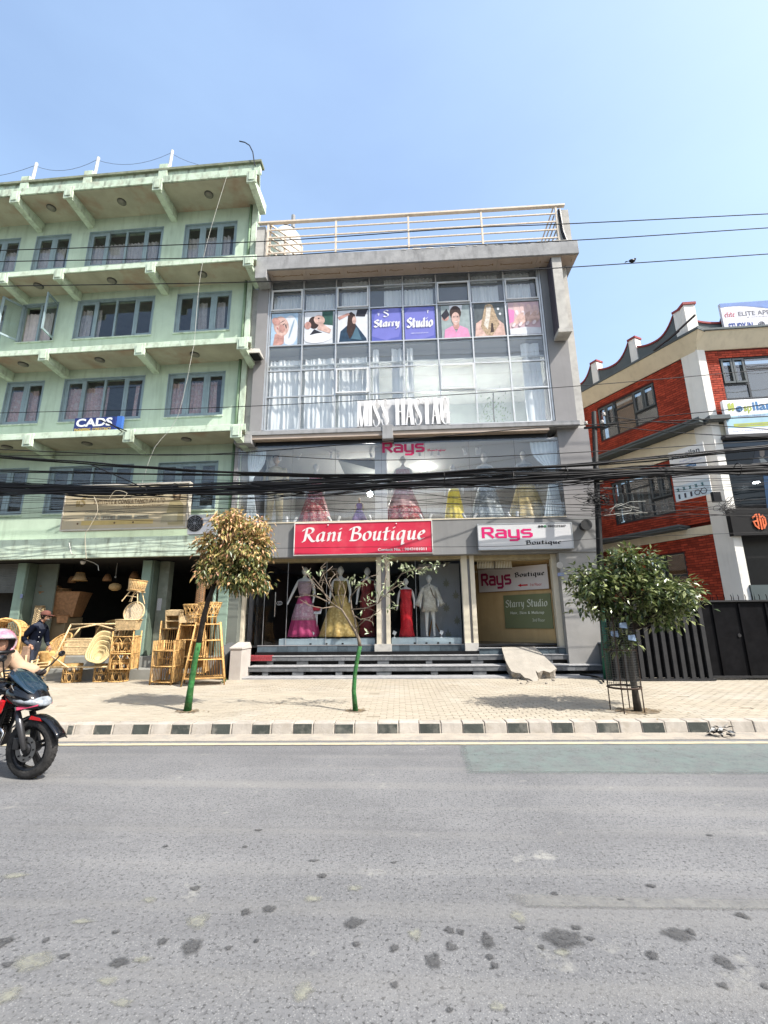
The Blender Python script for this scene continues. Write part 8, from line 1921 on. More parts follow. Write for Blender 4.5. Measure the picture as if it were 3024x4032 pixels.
loft([sec2(-.78, .80, .12, .045), sec2(-1.0, .80, .14, .05), sec2(-1.3, .86, .12, .05), sec2(-1.5, .92, .08, .04)], mat('seat_vinyl', (.02, .02, .02), .6, .1, 5), 'seat')
b = MB(MT); b.box(-.72, -.42, -.13, .13, .30, .52); b.box(-.62, -.44, -.10, .10, .521, .70); b.build('engine', eng, mk, bevel=.03)
for k in range(7): b = MB(MT); z = .53+k*.024; b.box(-.64, -.42, -.12, .12, z, z+.01); b.build('cooling_fin', eng, mk)
b = MB(MT); b.lathe([(.11, 0), (.10, .04), (.05, .05)], (-.60, -.13, .40), 20, axis='y'); b.build('engine_cover', mat('cover_metal', (.30, .3, .3), .3, metal=.8), mk, smooth=True)
b = MB(MT); b.tube([(-.42, -.05, .55), (-.33, -.06, .45), (-.36, -.09, .28), (-.6, -.14, .22), (-1.0, -.18, .26), (-1.4, -.2, .36)], [.02, .02, .02, .022, .04, .045], 10); b.build('exhaust', chrome, mk, smooth=True)
b = MB(MT)
for s_ in (-1, 1): b.tube([(-.33, s_*.05, .90), (-.38, s_*.07, .55), (-.5, s_*.09, .30), (-.8, s_*.1, .30), (-.85, s_*.11, .7)], .02, 8); b.tube([(-.85, s_*.09, .34), (-1.32, s_*.1, .305)], .02, 8); b.tube([(-.34, s_*.05, .92), (-.85, s_*.1, .76), (-1.45, s_*.1, .86)], .016, 8)
b.build('frame', black_m, mk, smooth=True)
b = MB(MT); b.tube([(-.85, -.14, .36), (-.86, -.27, .36)], .014, 8); b.tube([(-.85, .14, .36), (-.86, .27, .36)], .014, 8); b.build('footpeg', black_m, mk)
b = MB(MT)
for k in range(5): b.tube([(-.30+.02*k, -.08-.02*k, .95), (-.22+.03*k, -.14, .86-.02*k), (-.30, -.13+.01*k, .70), (-.42, -.12, .62+.03*k)], .006, 5)
b.build('cables', black_m, mk, kind='stuff')
# rider
rd = person('motorcycle rider in tan jacket and grey pink helmet at the left edge', (-4.12, 5.1, 0), -.13); ROOTM[rd] = MT
RDZ = .10
tan_j = mat('tan_jacket', (.50, .34, .23), .8, .1, 5, .4, 30); vest = mat('dark_vest', (.02, .02, .03), .8)
V = [(-.98, 0, .90, .15, .14), (-.92, 0, 1.08, .145, .15), (-.84, 0, 1.26, .15, .17), (-.78, 0, 1.37, .09, .1), (-.74, 0, 1.44, .055),
     (-.77, -.18, 1.34, .075), (-.66, -.27, 1.18, .07), (-.55, -.34, 1.06, .062), (-.48, -.36, 1.03, .045),
     (-.77, .18, 1.34, .075), (-.66, .27, 1.18, .07), (-.55, .34, 1.06, .062), (-.48, .36, 1.03, .045),
     (-.95, -.11, .86, .10), (-.60, -.20, .80, .085), (-.62, -.20, .62, .07), (-.84, -.22, .42, .05), (-.95, .11, .86, .10), (-.60, .20, .80, .085), (-.62, .20, .62, .07), (-.84, .22, .42, .05)]
V = [(v[0]+(.07 if v[2] > 1.2 else .03), v[1], v[2]-RDZ*min(1, max(0, (v[2]-.9)/.3)) if k not in (7, 8, 11, 12) else v[2], *v[3:]) for k, v in enumerate(V)]
E = [(0,1),(1,2),(2,3),(3,4),(3,5),(5,6),(6,7),(7,8),(3,9),(9,10),(10,11),(11,12),(0,13),(13,14),(14,15),(15,16),(0,17),(17,18),(18,19),(19,20)]
skinfig('body', V, E, jeans, rd, MT)
Vj = [(*v[:3], v[3]+.02, (v[4] if len(v) > 4 else v[3])+.02) for v in V[:4]]+[(*v[:3], v[3]+.015) for v in V[5:13]]
skinfig('jacket', Vj, [(0,1),(1,2),(2,3),(3,4),(4,5),(5,6),(6,7),(3,8),(8,9),(9,10),(10,11)], tan_j, rd, MT)
for s_ in (-1, 1):
    hand(MT @ Matrix.Translation((-.485, s_*.365, 1.035)) @ Matrix.Rotation(-1.25, 4, 'Y'), mat('glove', (.05, .04, .04)), rd, side=-1, curl=1.3)
    b = MB(MT); b.hexa([(-.95, s_*.22-.045, .33), (-.70, s_*.22-.045, .33), (-.70, s_*.22+.045, .33), (-.95, s_*.22+.045, .33), (-.93, s_*.22-.04, .44), (-.76, s_*.22-.035, .40), (-.76, s_*.22+.035, .40), (-.93, s_*.22+.04, .44)]); b.build('shoe', black_m, rd, bevel=.02)
hc = MT @ Vector((-.64, -.02, 1.375))
headmesh(hc, .098, skin_p, rd, facing=(1, -.35))
b = MB(); b.ball(tuple(hc+Vector((-.015, .01, .02))), .145, 24, 14, sx=1.05, sy=.92, sz=.98)
fdir = Vector((1, -.35, 0)).normalized()
b.F = [f for f in b.F if not (sum(((b.V[i]-hc).normalized().dot(fdir) for i in f))/len(f) > .62 and sum((b.V[i].z for i in f))/len(f) < hc.z+.055) and sum((b.V[i].z for i in f))/len(f) > hc.z-.115]
o = b.build('helmet', mat('helmet_grey_pink', (.36, .36, .38), .2, .1, 3, blotch=1, bc=(.55, .16, .24), bls=5, coat=.8), rd, smooth=True); s2 = o.modifiers.new('s', 'SOLIDIFY'); s2.thickness = .02; s2.offset = 1
b = MB(); p0 = hc+fdir*.105; sd_ = Vector((-fdir.y, fdir.x, 0))
P = [hc+fdir*.13*math.cos(a)+sd_*.135*math.sin(a)+Vector((0, 0, -.085)) for a in [(-1.25+2.5*k/10) for k in range(11)]]
b.tube(P, .022, 8); b.build('helmet_chin_bar', black_m, rd, smooth=True)
P = [hc+fdir*.15*math.cos(a)+sd_*.14*math.sin(a)+Vector((0, 0, .06)) for a in [(-1.2+2.4*k/10) for k in range(11)]]
b = MB(); b.tube(P, .008, 6); b.build('visor_rim', black_m, rd, smooth=True)
# ------------------------------------------------------------------ street trees
bark = mat('bark_dark', (.045, .035, .028), .9, .35, 14, 1, 30); bark_l = mat('bark_pale', (.20, .16, .12), .85, .3, 14, .8, 30); gpaint = mat('green_paint_trunk', (.032, .145, .04), .8, .5, 12, 1.5, 30, blotch=.55, bc=(.10, .17, .07), bls=12)
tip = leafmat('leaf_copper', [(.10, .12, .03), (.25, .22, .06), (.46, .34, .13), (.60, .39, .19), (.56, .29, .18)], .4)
lgr = leafmat('leaf_dark_gloss', [(.022, .04, .012), (.045, .07, .02), (.08, .11, .03), (.16, .19, .06), (.30, .33, .15)], .3)  # palest stops paint glossy highlights on some of the dark leaves
lpl = leafmat('leaf_pale', [(.12, .16, .06), (.24, .30, .15), (.40, .44, .28), (.5, .53, .4)], .35)
def leaf_faces(b, p, d, up, L_, W_):
    d = d.normalized(); s_ = d.cross(up)
    if s_.length < 1e-3: s_ = d.orthogonal()
    s_.normalize(); n_ = s_.cross(d)
    q = p+d*L_*.45-n_*L_*.04; e = p+d*L_-n_*L_*.16
    a, c = q+s_*W_/2+n_*W_*.18, q-s_*W_/2+n_*W_*.18
    i = [b.v(x) for x in (p, a, e, c, q)]
    b.F += [[i[0], i[4], i[1]], [i[4], i[2], i[1]], [i[0], i[3], i[4]], [i[4], i[3], i[2]]]
def grow(base, dirn, L_, r, depth, spread, segs, tips, rr, bend=.25, kids_=(2, 3), shrink=.72, up=.12):
    p = Vector(base); d = Vector(dirn).normalized(); P = [p.copy()]; R = [r]; n = 4
    for i in range(n):
        d = (d+Vector((rr.gauss(0, bend), rr.gauss(0, bend), rr.gauss(0, bend)+up))*.5).normalized(); p = p+d*L_/n; P.append(p.copy()); R.append(r*(1-.4*(i+1)/n))
    segs.append((P, R))
    if depth == 0: tips.append((p.copy(), d.copy())); return
    for k in range(rr.randint(*kids_)):
        a = rr.random()*2*PI; o = d.orthogonal().normalized(); q = d.cross(o); nd = (d+(o*math.cos(a)+q*math.sin(a))*spread*rr.uniform(.6, 1.3)).normalized()
        grow(P[-1] if k else P[-2], nd, L_*shrink*rr.uniform(.8, 1.15), R[-1]*.75, depth-1, spread, segs, tips, rr, bend, kids_, shrink, up)
def leaf_obj(tree, m, L_, W_):
    b = MB(); leaf_faces(b, Vector((0, 0, 0)), Vector((0, 0, 1)), Vector((0, 1, 0)), L_, W_)
    return b
def foliate(tree, pts, m, L_, W_, rr, single=240, droop=.6):
    """pts: (position, outward); the nearest leaves are single objects, the rest one mesh"""
    pts = sorted(pts, key=lambda q: (q[0]-CAM).length)
    crown = bpy.data.objects.new('crown', None); COL.objects.link(crown); crown.parent = tree
    KID.setdefault(tree, []).append(crown)
    b = MB(); proto = None; inv = ROOTM[tree].inverted(); ind = set(range(0, len(pts)//2, max(1, len(pts)//2//single)))
    for k, (p, o) in enumerate(pts):
        d = (o.normalized()*.6+Vector((rr.gauss(0, .5), rr.gauss(0, .5), rr.gauss(0, .35)-droop))).normalized(); s_ = rr.uniform(.7, 1.2); up = Vector((rr.gauss(0, .4), rr.gauss(0, .4), 1))
        if k in ind and len(ind) and sum(1 for _ in ()) == 0:
            if proto is None:
                q = MB(); leaf_faces(q, Vector((0, 0, 0)), Vector((0, 0, 1)), Vector((0, -1, 0)), L_, W_)
                proto = q.build('leaf', m); ob = proto
            else: ob = proto.copy(); COL.objects.link(ob)
            ob.parent = crown; ob.location = inv @ p; ob.rotation_mode = 'QUATERNION'
            z = d; y = -(up-z*up.dot(z)).normalized(); x = y.cross(z)
            ob.rotation_quaternion = Matrix(((x.x, y.x, z.x), (x.y, y.y, z.y), (x.z, y.z, z.z))).to_quaternion(); ob.scale = (s_, s_, s_)
        else: leaf_faces(b, p, d, up, L_*s_, W_*s_)
    b.build('leaves', m, crown, kind='stuff')
def trunkparts(tree, segs, m, name='branch', n0=0):
    b = MB()
    for P, R in segs: b.tube(P, R, 6)
    b.build(name, m, tree, smooth=True, kind='stuff' if name == 'branches' else None)
def crownpts(C_, R_, n, rr, clusters, hollow=.35, cl=.16, seed=0):
    cs = []
    for k in range(clusters):
        while True:
            v = Vector((rr.uniform(-1, 1), rr.uniform(-1, 1), rr.uniform(-1, 1)))
            if hollow < v.length < 1: break
        cs.append(Vector((v.x*R_[0], v.y*R_[1], v.z*R_[2])))
    out = []
    for k in range(n):
        c = rr.choice(cs); o = Vector((rr.gauss(0, cl), rr.gauss(0, cl), rr.gauss(0, cl*.75))); out.append((Vector(C_)+c+o, (c.normalized()+o*2)))
    return out, [Vector(C_)+c for c in cs]
def P8(px, py, Y=7.97): x, z = H(px, py, Y); return Vector((x, Y, z))
# tree 1, left: copper tipped crown, green painted trunk
rr = random.Random(3)
pts_t = [(738, 2800), (752, 2700), (768, 2600), (783, 2530)]; pts_u = [(783, 2530), (800, 2440), (818, 2370), (850, 2290)]
t1 = root('street_tree', 'street tree with copper tipped crown and green painted trunk, left of the steps', 'tree', tuple(P8(738, 2803)))
b = MB(); b.tube([P8(*p) for p in pts_t], [.066, .05, .047, .046], 12); b.build('trunk_painted', gpaint, t1, smooth=True)
b = MB(); b.tube([P8(*p) for p in pts_u], [.047, .045, .042, .038], 12); b.build('trunk', bark, t1, smooth=True)
segs = []; C1 = P8(918, 2185)
regions = [((905, 2085), (.34, .42, .26)), ((850, 2180), (.30, .4, .28)), ((985, 2170), (.36, .42, .34)), ((935, 2265), (.42, .42, .30)), ((835, 2255), (.22, .3, .18)), ((990, 2300), (.22, .3, .22)), ((1010, 2085), (.16, .25, .14))]
allp = []
for (c, R) in regions:
    C = P8(c[0], c[1]-12); pts, cs = crownpts(C, R, int(15500*R[0]*R[2]), rr, 26, .2, .08); allp += pts
    st = P8(845, 2300); m_ = st.lerp(C, .5)+Vector((0, 0, .08))
    segs.append(([st, m_, C], [.035, .025, .015]))
    for q in cs[:9]: segs.append(([C.lerp(st, .25), C.lerp(q, .5)+Vector((0, 0, .03)), q], [.016, .011, .005]))
trunkparts(t1, segs, bark, 'branches')
hi = []; lo_ = []
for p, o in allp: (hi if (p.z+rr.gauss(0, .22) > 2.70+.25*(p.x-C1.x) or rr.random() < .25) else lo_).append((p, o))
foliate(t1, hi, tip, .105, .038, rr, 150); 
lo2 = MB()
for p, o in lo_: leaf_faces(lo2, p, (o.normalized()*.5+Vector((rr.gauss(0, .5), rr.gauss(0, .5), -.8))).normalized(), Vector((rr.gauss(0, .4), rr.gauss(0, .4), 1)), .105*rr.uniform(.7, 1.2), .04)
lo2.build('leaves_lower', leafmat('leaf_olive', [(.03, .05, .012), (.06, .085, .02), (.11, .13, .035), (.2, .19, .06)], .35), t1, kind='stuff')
# tree 2, middle: bare pale branches, few pale leaves
rr = random.Random(8)
t2 = root('young_tree', 'young half bare tree with green painted stem in front of the steps', 'tree', tuple(P8(1400, 2800)))
b = MB(); b.tube([P8(*p) for p in ((1400, 2800), (1393, 2720), (1398, 2650), (1408, 2590), (1418, 2545))], [.045, .036, .034, .035, .034], 10); b.build('trunk_painted', gpaint, t2, smooth=True)
def br(pts, r0, r1, name='branch', m=bark_l, dy=0):
    n = len(pts); P = []
    for i, p in enumerate(pts): P.append(P8(p[0], p[1], 7.97+dy*i/(n-1)))
    b = MB(); b.tube(P, [r0+(r1-r0)*i/(n-1) for i in range(n)], 7); b.build(name, m, t2, smooth=True); return P
main = br([(1418, 2545), (1412, 2515), (1395, 2480)], .032, .024, 'trunk')
L1 = br([(1400, 2490), (1370, 2440), (1345, 2400), (1320, 2385)], .022, .014, dy=-.1)
L2 = br([(1405, 2500), (1398, 2440), (1385, 2400), (1380, 2350), (1405, 2320)], .02, .008, dy=.2)
BR2 = []
for pts, dy in ((((1320, 2385), (1290, 2360), (1262, 2310), (1230, 2270)), -.2), (((1315, 2388), (1270, 2395), (1220, 2385), (1180, 2360)), -.3), (((1325, 2380), (1305, 2330), (1285, 2290), (1270, 2250), (1262, 2235)), .1), (((1300, 2360), (1250, 2310), (1215, 2270), (1190, 2235)), .25), (((1345, 2395), (1330, 2330), (1340, 2290), (1325, 2270)), -.1), (((1290, 2370), (1240, 2345), (1200, 2345), (1170, 2355)), .1),
                (((1385, 2400), (1440, 2395), (1490, 2375), (1530, 2330), (1590, 2290)), -.3), (((1380, 2350), (1430, 2290), (1460, 2270), (1490, 2262)), .2), (((1490, 2375), (1510, 2320), (1520, 2260), (1515, 2210), (1522, 2180)), .3), (((1530, 2335), (1580, 2260), (1640, 2240), (1690, 2230)), -.3), (((1390, 2420), (1420, 2440), (1460, 2430), (1500, 2400)), .3), (((1345, 2400), (1360, 2330), (1350, 2300)), .3), (((1405, 2470), (1440, 2440), (1470, 2450)), -.2), (((1255, 2300), (1270, 2265), (1310, 2230)), .1), (((1240, 2315), (1225, 2290), (1180, 2300)), .3), (((1310, 2330), (1295, 2290), (1320, 2260)), .1)):
    BR2.append(br(pts, .012, .004, dy=dy))
lp = []
twig = MB()
for P in BR2:
    for k in range(5):
        i = rr.randint(1, len(P)-1); p = P[i].lerp(P[i-1], rr.random()); d = Vector((rr.gauss(0, 1), rr.gauss(0, 1), rr.gauss(.4, .8))).normalized(); q = p+d*rr.uniform(.08, .22); twig.tube([p, p.lerp(q, .5)+Vector((rr.gauss(0, .01), 0, .01)), q], [.005, .004, .002], 4)
        if p.x > -.9 and rr.random() < .6: lp.append((q, d))
twig.build('twigs', bark_l, t2, kind='stuff')
for (px, py, n, s_) in ((1690, 2230, 34, .11), (1600, 2225, 26, .09), (1520, 2200, 26, .08), (1520, 2290, 10, .08), (1420, 2290, 24, .09), (1385, 2275, 12, .06), (1455, 2365, 12, .07), (1505, 2330, 14, .08), (1545, 2385, 14, .07), (1640, 2250, 20, .08), (1215, 2258, 10, .06), (1260, 2245, 5, .04), (1235, 2340, 4, .04), (1425, 2400, 5, .05), (1460, 2490, 4, .05), (1510, 2230, 12, .06), (1570, 2300, 8, .07)):
    c = P8(px, py, 7.97+rr.uniform(-.2, .2))
    for k in range(n): lp.append((c+Vector((rr.gauss(0, s_), rr.gauss(0, s_), rr.gauss(0, s_*.5))), Vector((rr.gauss(0, 1), rr.gauss(0, 1), rr.gauss(0, .5)))))
foliate(t2, lp, lpl, .10, .034, rr, 120, .25)
# tree 3, right: wide dark crown, wire guard
rr = random.Random(21)
t3 = root('street_tree', 'street tree with wide dark glossy crown inside a wire guard, right of the entrance', 'tree', tuple(P8(2510, 2803)))
b = MB(); b.tube([P8(*p) for p in ((2513, 2803), (2500, 2720), (2485, 2640), (2475, 2560), (2470, 2480))], [.065, .05, .048, .045, .042], 12); b.build('trunk', mat('bark_grey', (.07, .06, .05), .9, .3, 12, 1, 30), t3, smooth=True)
segs = []; allp = []
regions = [((2370, 2300), (.52, .6, .22)), ((2480, 2230), (.42, .6, .28)), ((2590, 2330), (.50, .6, .30)), ((2470, 2340), (.75, .6, .26)), ((2660, 2370), (.36, .5, .22)), ((2300, 2270), (.26, .4, .16)), ((2330, 2375), (.32, .4, .14)), ((2620, 2430), (.38, .4, .14)), ((2480, 2200), (.22, .3, .14)), ((2450, 2400), (.34, .4, .16)), ((2690, 2320), (.16, .3, .12)), ((2440, 2530), (.12, .15, .18))]
st = P8(2470, 2480)
for (c, R) in regions:
    C = P8(*c); pts, cs = crownpts(C, R, int(5600*R[0]*R[2]*(1 if R[0] > .3 else 1.5)), rr, 30, .2, .085); allp += pts
    segs.append(([st, st.lerp(C, .5)+Vector((0, 0, -.04)), C], [.03, .022, .012]))
    for q in cs[:9]: segs.append(([C.lerp(st, .25), C.lerp(q, .5)+Vector((0, 0, .03)), q], [.013, .009, .004]))
trunkparts(t3, segs, bark, 'branches')
foliate(t3, allp, lgr, .12, .050, rr, 260, .2)
# wire guard round tree 3
gx, gz = H(2476, 2745, 7.85); gcx, gcy = gx, 7.97
tg = root('tree_guard', 'round wire mesh tree guard with rusty ring around the right street tree', 'tree guard', (gcx, gcy, .15)); rust = mat('rusty_steel', (.06, .04, .03), .7, .3, 20, metal=.3)
rg = .245; z1g, z2g = H(2476, 2712, gcy-.2)[1], H(2476, 2560, gcy-.2)[1]
for k in range(4):
    a = PI/4+k*PI/2+.2; b = MB(); b.tube([(gcx+rg*math.cos(a), gcy+rg*math.sin(a), .14), (gcx+rg*math.cos(a), gcy+rg*math.sin(a), z2g+.55)], .009, 6); b.build('stake', rust, tg)
for z, tt in ((z1g, .016), (z2g, .008), (z2g+.5, .008)): b = MB(); b.ring((gcx, gcy, z), rg, tt, 30, 6); b.build('ring', rust, tg, smooth=True)
b = MB()
for k in range(34): a = 2*PI*k/34; b.tube([(gcx+rg*math.cos(a), gcy+rg*math.sin(a), z1g), (gcx+rg*math.cos(a), gcy+rg*math.sin(a), z2g+.5)], .0022, 3)
for k in range(30): z = z1g+(z2g+.5-z1g)*k/29; b.ring((gcx, gcy, z), rg, .0022, 28, 3)
b.build('wire_mesh', mat('mesh_wire', (.12, .12, .11), .5, metal=.5), tg, kind='stuff')
b = MB()
for k in range(3): zz = z2g+.12+rr.uniform(0, .35); a = -PI/2+rr.uniform(-1, 1); p = Vector((gcx+(rg+.01)*math.cos(a), gcy+(rg+.01)*math.sin(a), zz)); b.face([p, p+Vector((.12, 0, -.02)), p+Vector((.11, 0, .08)), p+Vector((.0, 0, .07))])
b.build('torn_plastic', mat('blue_white_plastic', (.35, .45, .6), .5, .3, 12), tg)
# soil and dry leaves at the tree bases
for px, py, s_, lab in ((738, 2800, .26, 'left street tree'), (1402, 2798, .22, 'young middle tree'), (2505, 2798, .42, 'guarded right tree')):
    x, y = W0.floor(px, py, .15); P = []
    for k in range(18):
        a = 2*PI*k/18; f = s_*(.8+.35*noise.noise(Vector((math.cos(a)*2, math.sin(a)*2, px)))); P.append((x+f*math.cos(a), y+f*.75*math.sin(a), .153))
    b = MB(); b.face(P); pt = b.build('soil_patch', mat('tree_soil', (.20, .16, .11), .95, .3, 14, 1, 30, blotch=.4, bc=(.32, .27, .2), bls=8), None, kind='structure')
    b = MB()
    for k in range(60 if px > 2000 else 22):
        p = Vector((x+rr.gauss(0, s_*.55), y+rr.gauss(0, s_*.4), .158)); leaf_faces(b, p, Vector((rr.gauss(0, 1), rr.gauss(0, 1), .1)), Vector((0, 0, 1)), .06, .025)
    props(b.build('fallen_leaves', leafmat('dry_leaf'+str(px), [(.10, .06, .03), (.2, .13, .06), (.28, .2, .1)], .8)), 'dry fallen leaves around the foot of the '+lab, 'leaves', kind='stuff')
# dead leaf litter heap on the kerb at the right
x, y = W0.floor(2830, 2868, .1); t = root('litter_heap', 'dark torn plastic and leaf litter lying on the kerb at the right', 'litter', (x, y, .1)); b = MB()
for k in range(45):
    p = Vector((x+rr.gauss(0, .06), y+rr.gauss(0, .035)-.02, .02+rr.random()*.10)); d = Vector((rr.gauss(0, 1), rr.gauss(0, 1), rr.gauss(0, .5))).normalized(); leaf_faces(b, p, d, Vector((rr.gauss(0, 1), rr.gauss(0, 1), 1)), rr.uniform(.05, .12), rr.uniform(.02, .06))
b.build('torn_scraps', leafmat('black_scraps', [(.01, .01, .01), (.03, .03, .03), (.02, .02, .02), (.5, .5, .48)], .5), t, kind='stuff')
# ------------------------------------------------------------------ utility pole and overhead cables
pole = root('utility_pole', 'slim dark metal utility pole between the grey and red buildings', 'pole', (4.86, 12.0, .15)); steel = mat('pole_black', (.018, .018, .018), .6, .3, 6, metal=.3)
pt = Vector((*[H(2338, 1622, 12.0)[0]], 12.0, H(2338, 1622, 12.0)[1])); pm_ = Vector((H(2362, 2190, 12.0)[0], 12.0, H(2362, 2190, 12.0)[1])); pb = Vector((*W0.floor(2402, 2676, .15), .15)); pb.y = 12.0; pg = pb.lerp(pm_, .62)
b = MB(); b.tube([pg, pm_, pt], [.085, .08, .062], 12); b.build('shaft', steel, pole, smooth=True)
b = MB(); b.tube([pb, pg-Vector((0, 0, .002))], [.1, .1], 12); b.build('painted_base', mat('pole_green_paint', (.02, .13, .08), .5, .2, 5, streak=.4), pole, smooth=True)
ca = lambda px, py, Y=11.95: Vector((H(px, py, Y)[0], Y, H(px, py, Y)[1]))
b = MB(); b.bar(ca(2300, 1685), ca(2380, 1680), .05, .05); b.build('cross_arm', steel, pole)
for px, py in ((2308, 1672), (2372, 1668), (2378, 1637)):
    p = ca(px, py, 11.9); b = MB(); b.lathe([(.03, 0), (.05, .02), (.035, .05), (.05, .075), (.02, .1)], tuple(p), 10); b.build('insulator', mat('porcelain', (.6, .55, .5), .3), pole, smooth=True)
# second slim conduit beside the pole
b = MB(); b.tube([ca(2357, 2040, 11.85), ca(2364, 2200, 11.85), ca(2372, 2300, 11.85)], .035, 8); props(b.build('conduit_pipe', steel), 'slim grey conduit pipe strapped beside the utility pole', 'pipe')
cab = mat('cable_black', (.008, .008, .009), .55, 0)
def cable(pts, Y, r, label, group=None, ext=True, name='overhead_cable', jig=0, m=cab):
    """pts: picture points left to right on the vertical plane at depth Y"""
    Ys = Y if isinstance(Y, (list, tuple)) else [Y]*len(pts)
    P = [Vector((H(px, py, y)[0], y, H(px, py, y)[1])) for (px, py), y in zip(pts, Ys)]
    if ext: P = [P[0]+(P[0]-P[1]).normalized()*7]+P+[P[-1]+(P[-1]-P[-2]).normalized()*7]
    Q = []
    for i in range(len(P)-1):
        a, b_, c, d = P[max(i-1, 0)], P[i], P[i+1], P[min(i+2, len(P)-1)]; n = max(3, int((c-b_).length/.5))
        for k in range(n):
            t = k/n; p = .5*((2*b_)+(c-a)*t+(2*a-5*b_+4*c-d)*t*t+(3*b_-a-3*c+d)*t**3)
            if jig: p = p+Vector((0, jig*noise.noise(p*.8+Vector((r*900, pts[0][1], 0))), jig*noise.noise(p*.7+Vector((pts[0][1]*.37, r*500, 5)))))
            Q.append(p)
    Q.append(P[-1]); b = MB(); b.tube(Q, r, 5, cap=False); return props(b.build(name, m, smooth=True), label, 'cable', group)
# high wires
cable([(0, 986), (1000, 952), (1800, 900), (2260, 880), (3024, 842)], 10.5, .013, 'uppermost overhead wire crossing the rooftop railing')
cable([(0, 1030), (1000, 1010), (1600, 975), (2280, 945), (3024, 897)], 10.5, .013, 'overhead wire crossing the roof slab, just below the uppermost one')
cable([(0, 1127), (1000, 1110), (1700, 1080), (2200, 1055), (3024, 1000)], 10.5, .013, 'overhead wire passing at the top panes of the grey building')
cable([(0, 1626), (900, 1603), (1700, 1560), (2400, 1510), (3024, 1455)], 11.0, .010, 'thin overhead wire running above the MISS HASTAG letters')
b = MB(); p = ca(2490, 1033, 10.5); b.ball(tuple(p+Vector((0, 0, .05))), .06, 8, 6, sx=1.5, sy=.8, sz=.8); b.ball(tuple(p+Vector((.08, 0, .10))), .03, 8, 6); b.face([p+Vector((-.06, 0, .05)), p+Vector((-.2, .01, .0)), p+Vector((-.18, -.02, .03))])
props(b.build('bird', black_m, smooth=True), 'small dark bird perched on the third wire against the sky', 'bird')
cable([(0, 1770), (500, 1790), (900, 1785), (1600, 1730), (2100, 1685), (2340, 1672), (3024, 1640)], [11.4]*4+[11.7, 11.9, 11.4], .014, 'dark cable rising from the left to the pole cross arm')
cable([(0, 1795), (900, 1790), (1500, 1812), (2300, 1780), (3024, 1735)], 11.5, .011, 'thin cable sagging across the first floor mannequin heads')
cable([(2375, 1637), (2560, 1660), (2800, 1675), (3024, 1690)], [11.9, 11.7, 11.3, 11], .012, 'cable leaving the upper pole insulator to the right', ext=False)
cable([(2375, 1672), (2560, 1695), (2800, 1712), (3024, 1722)], [11.9, 11.7, 11.3, 11], .012, 'cable leaving the lower pole insulator to the right', ext=False)
cable([(2372, 1672), (2600, 1640), (2850, 1615), (3024, 1590)], [11.9, 11.7, 11.3, 11], .012, 'cable rising from the pole insulator towards the pale clinic sign', ext=False)
Gm = 'thick cable strands crossing the facades'
for k, (pts, r) in enumerate((([(0, 1795), (400, 1825), (900, 1858), (1500, 1870), (1900, 1850), (2400, 1820), (3024, 1760)], .026), ([(0, 1803), (400, 1832), (900, 1862), (1500, 1878), (1900, 1856), (2400, 1826), (3024, 1770)], .022),
                (([(0, 1850), (400, 1862), (900, 1870), (1500, 1872), (1900, 1852), (2400, 1815), (3024, 1752)]), .02), ([(0, 1858), (500, 1866), (1000, 1874), (1500, 1884), (2000, 1868), (2500, 1840), (3024, 1800)], .018))):
    cable(pts, 11.80+.03*k, r, ['topmost thick cable strand sagging over the lilac mannequin window', 'thick cable strand just under the topmost strand', 'third thick cable strand, level with the mannequin shoulders', 'fourth and lowest of the upper thick cable strands'][k], Gm, jig=.03)
rr = random.Random(5); Gb = 'black cables bound together in the heavy bundle'
for k in range(26):
    o = rr.gauss(0, 12); o2 = rr.gauss(0, 9); o3 = rr.gauss(0, 13); r = rr.choice((.011, .014, .018, .024)); yy = rr.uniform(11.80, 11.93)
    cable([(0, 1930+o), (420, 1938+o2), (900, 1932+o3), (1300, 1925+o2), (1700, 1900+o), (2100, 1890+o3), (2500, 1868+o2), (3024, 1848+o)], yy, r, 'black cable inside the heavy bundle that crosses all three facades', Gb, jig=.045)
for k in range(7):
    o = rr.gauss(0, 5); cable([(0, 1912+o), (500, 1925+o), (900, 1912+o), (1400, 1890+o), (1900, 1862+o), (2400, 1858+o), (3024, 1838+o)], 11.84, rr.choice((.02, .026)), 'black cable inside the heavy bundle that crosses all three facades', Gb, jig=.04)
Gt = 'thin service wires under the heavy bundle'
for k, pts in enumerate((((0, 1960), (900, 1975), (1500, 1945), (2000, 1975), (2330, 1990), (3024, 1965)), ((0, 1985), (900, 1960), (1400, 1950), (1800, 1985), (2330, 2015), (3024, 2005)), ((0, 2010), (800, 2020), (1500, 2000), (2300, 1960), (3024, 1900)), ((0, 1948), (700, 1990), (1200, 2010), (1900, 2020), (2330, 2030), (3024, 2028)),
        ((0, 2040), (800, 2050), (1500, 2040), (2340, 2025), (3024, 1985)), ((500, 1940), (1000, 1990), (1700, 1965), (2340, 1945), (3024, 1925)), ((0, 1975), (700, 1960), (1500, 1975), (2340, 2002), (3024, 2040)), ((900, 1930), (1500, 1925), (1900, 1975), (2320, 1985)), ((900, 1960), (1500, 1930), (2000, 1940), (2340, 1925), (3024, 1900)), ((0, 1880), (600, 1905), (1200, 1898), (1800, 1905), (2340, 1908), (3024, 1890)), ((0, 1900), (900, 1890), (1700, 1915), (2340, 1900), (3024, 1875)), ((0, 2025), (700, 2000), (1500, 2010), (2340, 2045), (3024, 2020)))):
    cable(list(pts), 11.76+.012*k, .0065, 'thin black service wire below or through the heavy cable bundle', Gt, jig=.05)
cable([(360, 1830), (440, 1865), (520, 1900), (580, 1930)], 11.5, .016, 'short diagonal cable dropping into the bundle before the billboard', ext=False)
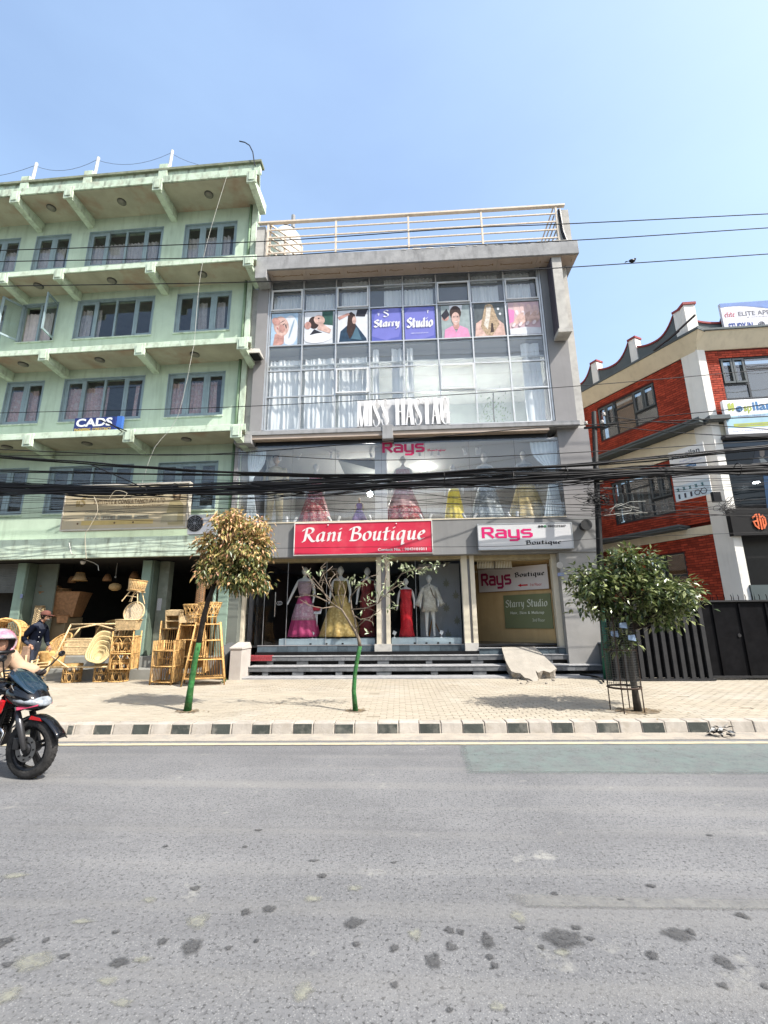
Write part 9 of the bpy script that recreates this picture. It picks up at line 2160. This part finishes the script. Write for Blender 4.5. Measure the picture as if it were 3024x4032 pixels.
cable([(0, 2195), (700, 2170), (1300, 2155), (2000, 2150), (2360, 2120), (3024, 2095)], 11.7, .006, 'single thin wire under the shop signs running to the right edge')
cable([(430, 1965), (455, 1932), (500, 1942), (480, 1965)], 11.45, .008, 'small wire loop above the beige billboard', ext=False, m=mat('wire_cream', (.45, .4, .3)))
cable([(370, 1955), (385, 2010), (350, 2080), (335, 2110), (340, 2200)], 11.4, .008, 'pale wire hanging down over the beige billboard', ext=False, m=mat('wire_cream', ()))
cable([(765, 1350), (700, 1640), (610, 1760), (560, 1900)], 11.9, .006, 'pale slack string hanging down the green facade', ext=False, m=mat('wire_pale', (.5, .5, .45)))
cable([(905, 655), (800, 1020), (765, 1350)], 11.9, .006, 'pale string hanging from the green roof edge', ext=False, m=mat('wire_pale', ()))
# tangle at the pole
tl_ = root('wire_tangle', 'messy tangle of coiled service wires tied around the utility pole', 'wire tangle', tuple(ca(2345, 1970, 11.8)))
b = MB()
for k in range(34):
    c = ca(2345+rr.gauss(0, 30), 1965+rr.gauss(0, 30), 11.8+rr.gauss(0, .05)); P = []
    a0 = rr.random()*6; R1, R2 = rr.uniform(.05, .28), rr.uniform(.02, .12)
    for i in range(12):
        a = a0+i*.6; P.append(c+Vector((R1*math.cos(a)+.03*i*rr.choice((-1, 1))*.3, .05*math.sin(a*1.3), R2*math.sin(a))))
    b.tube(P, rr.choice((.005, .007, .010)), 4)
b.build('loose_wires', cab, tl_, kind='stuff')
b = MB()
for k in range(9):
    c = ca(2380+rr.uniform(0, 60), 2010+rr.uniform(-20, 20), 11.75); b.tube([c, c+Vector((.4*rr.random(), 0, .25*rr.random())), c+Vector((.9*rr.random()+.3, .1, .2*rr.random()))], .005, 4)
b.build('pale_wires', mat('wire_pale', ()), tl_, kind='stuff')
t_ = root('wire_box', 'dark junction box with tangled wires on the cream corner column', 'junction box', tuple(ca(2830, 1960, 13.9))); p = ca(2825, 1955, 13.95)
b = MB(); b.box(p.x-.12, p.x+.12, p.y, p.y+.12, p.z-.16, p.z+.16); b.build('box_body', black_m, t_, bevel=.01); b = MB()
for k in range(22):
    c = ca(2860+rr.gauss(0, 26), 2000+rr.gauss(0, 14), 13.8); P = [c+Vector((.14*math.cos(i*.7+k)+.02*i, 0, .09*math.sin(i*.9+k))) for i in range(9)]; b.tube(P, .007, 4)
b.build('loose_wires', cab, t_, kind='stuff')
for px, py in ((690, 1925), (1750, 1880), (2020, 1880), (2230, 1862), (2905, 1848)):
    p = ca(px, py, 11.68); b = MB(); P = [p+Vector((.015*math.cos(a), .16*math.cos(a), .16*math.sin(a))) for a in [2*PI*k/12 for k in range(12)]]; b.tube(P, .01, 4, closed=True); props(b.build('cable_tie', cab), 'wire tie wrapped round the heavy black cable bundle', 'cable tie', 'ties around the cable bundle')
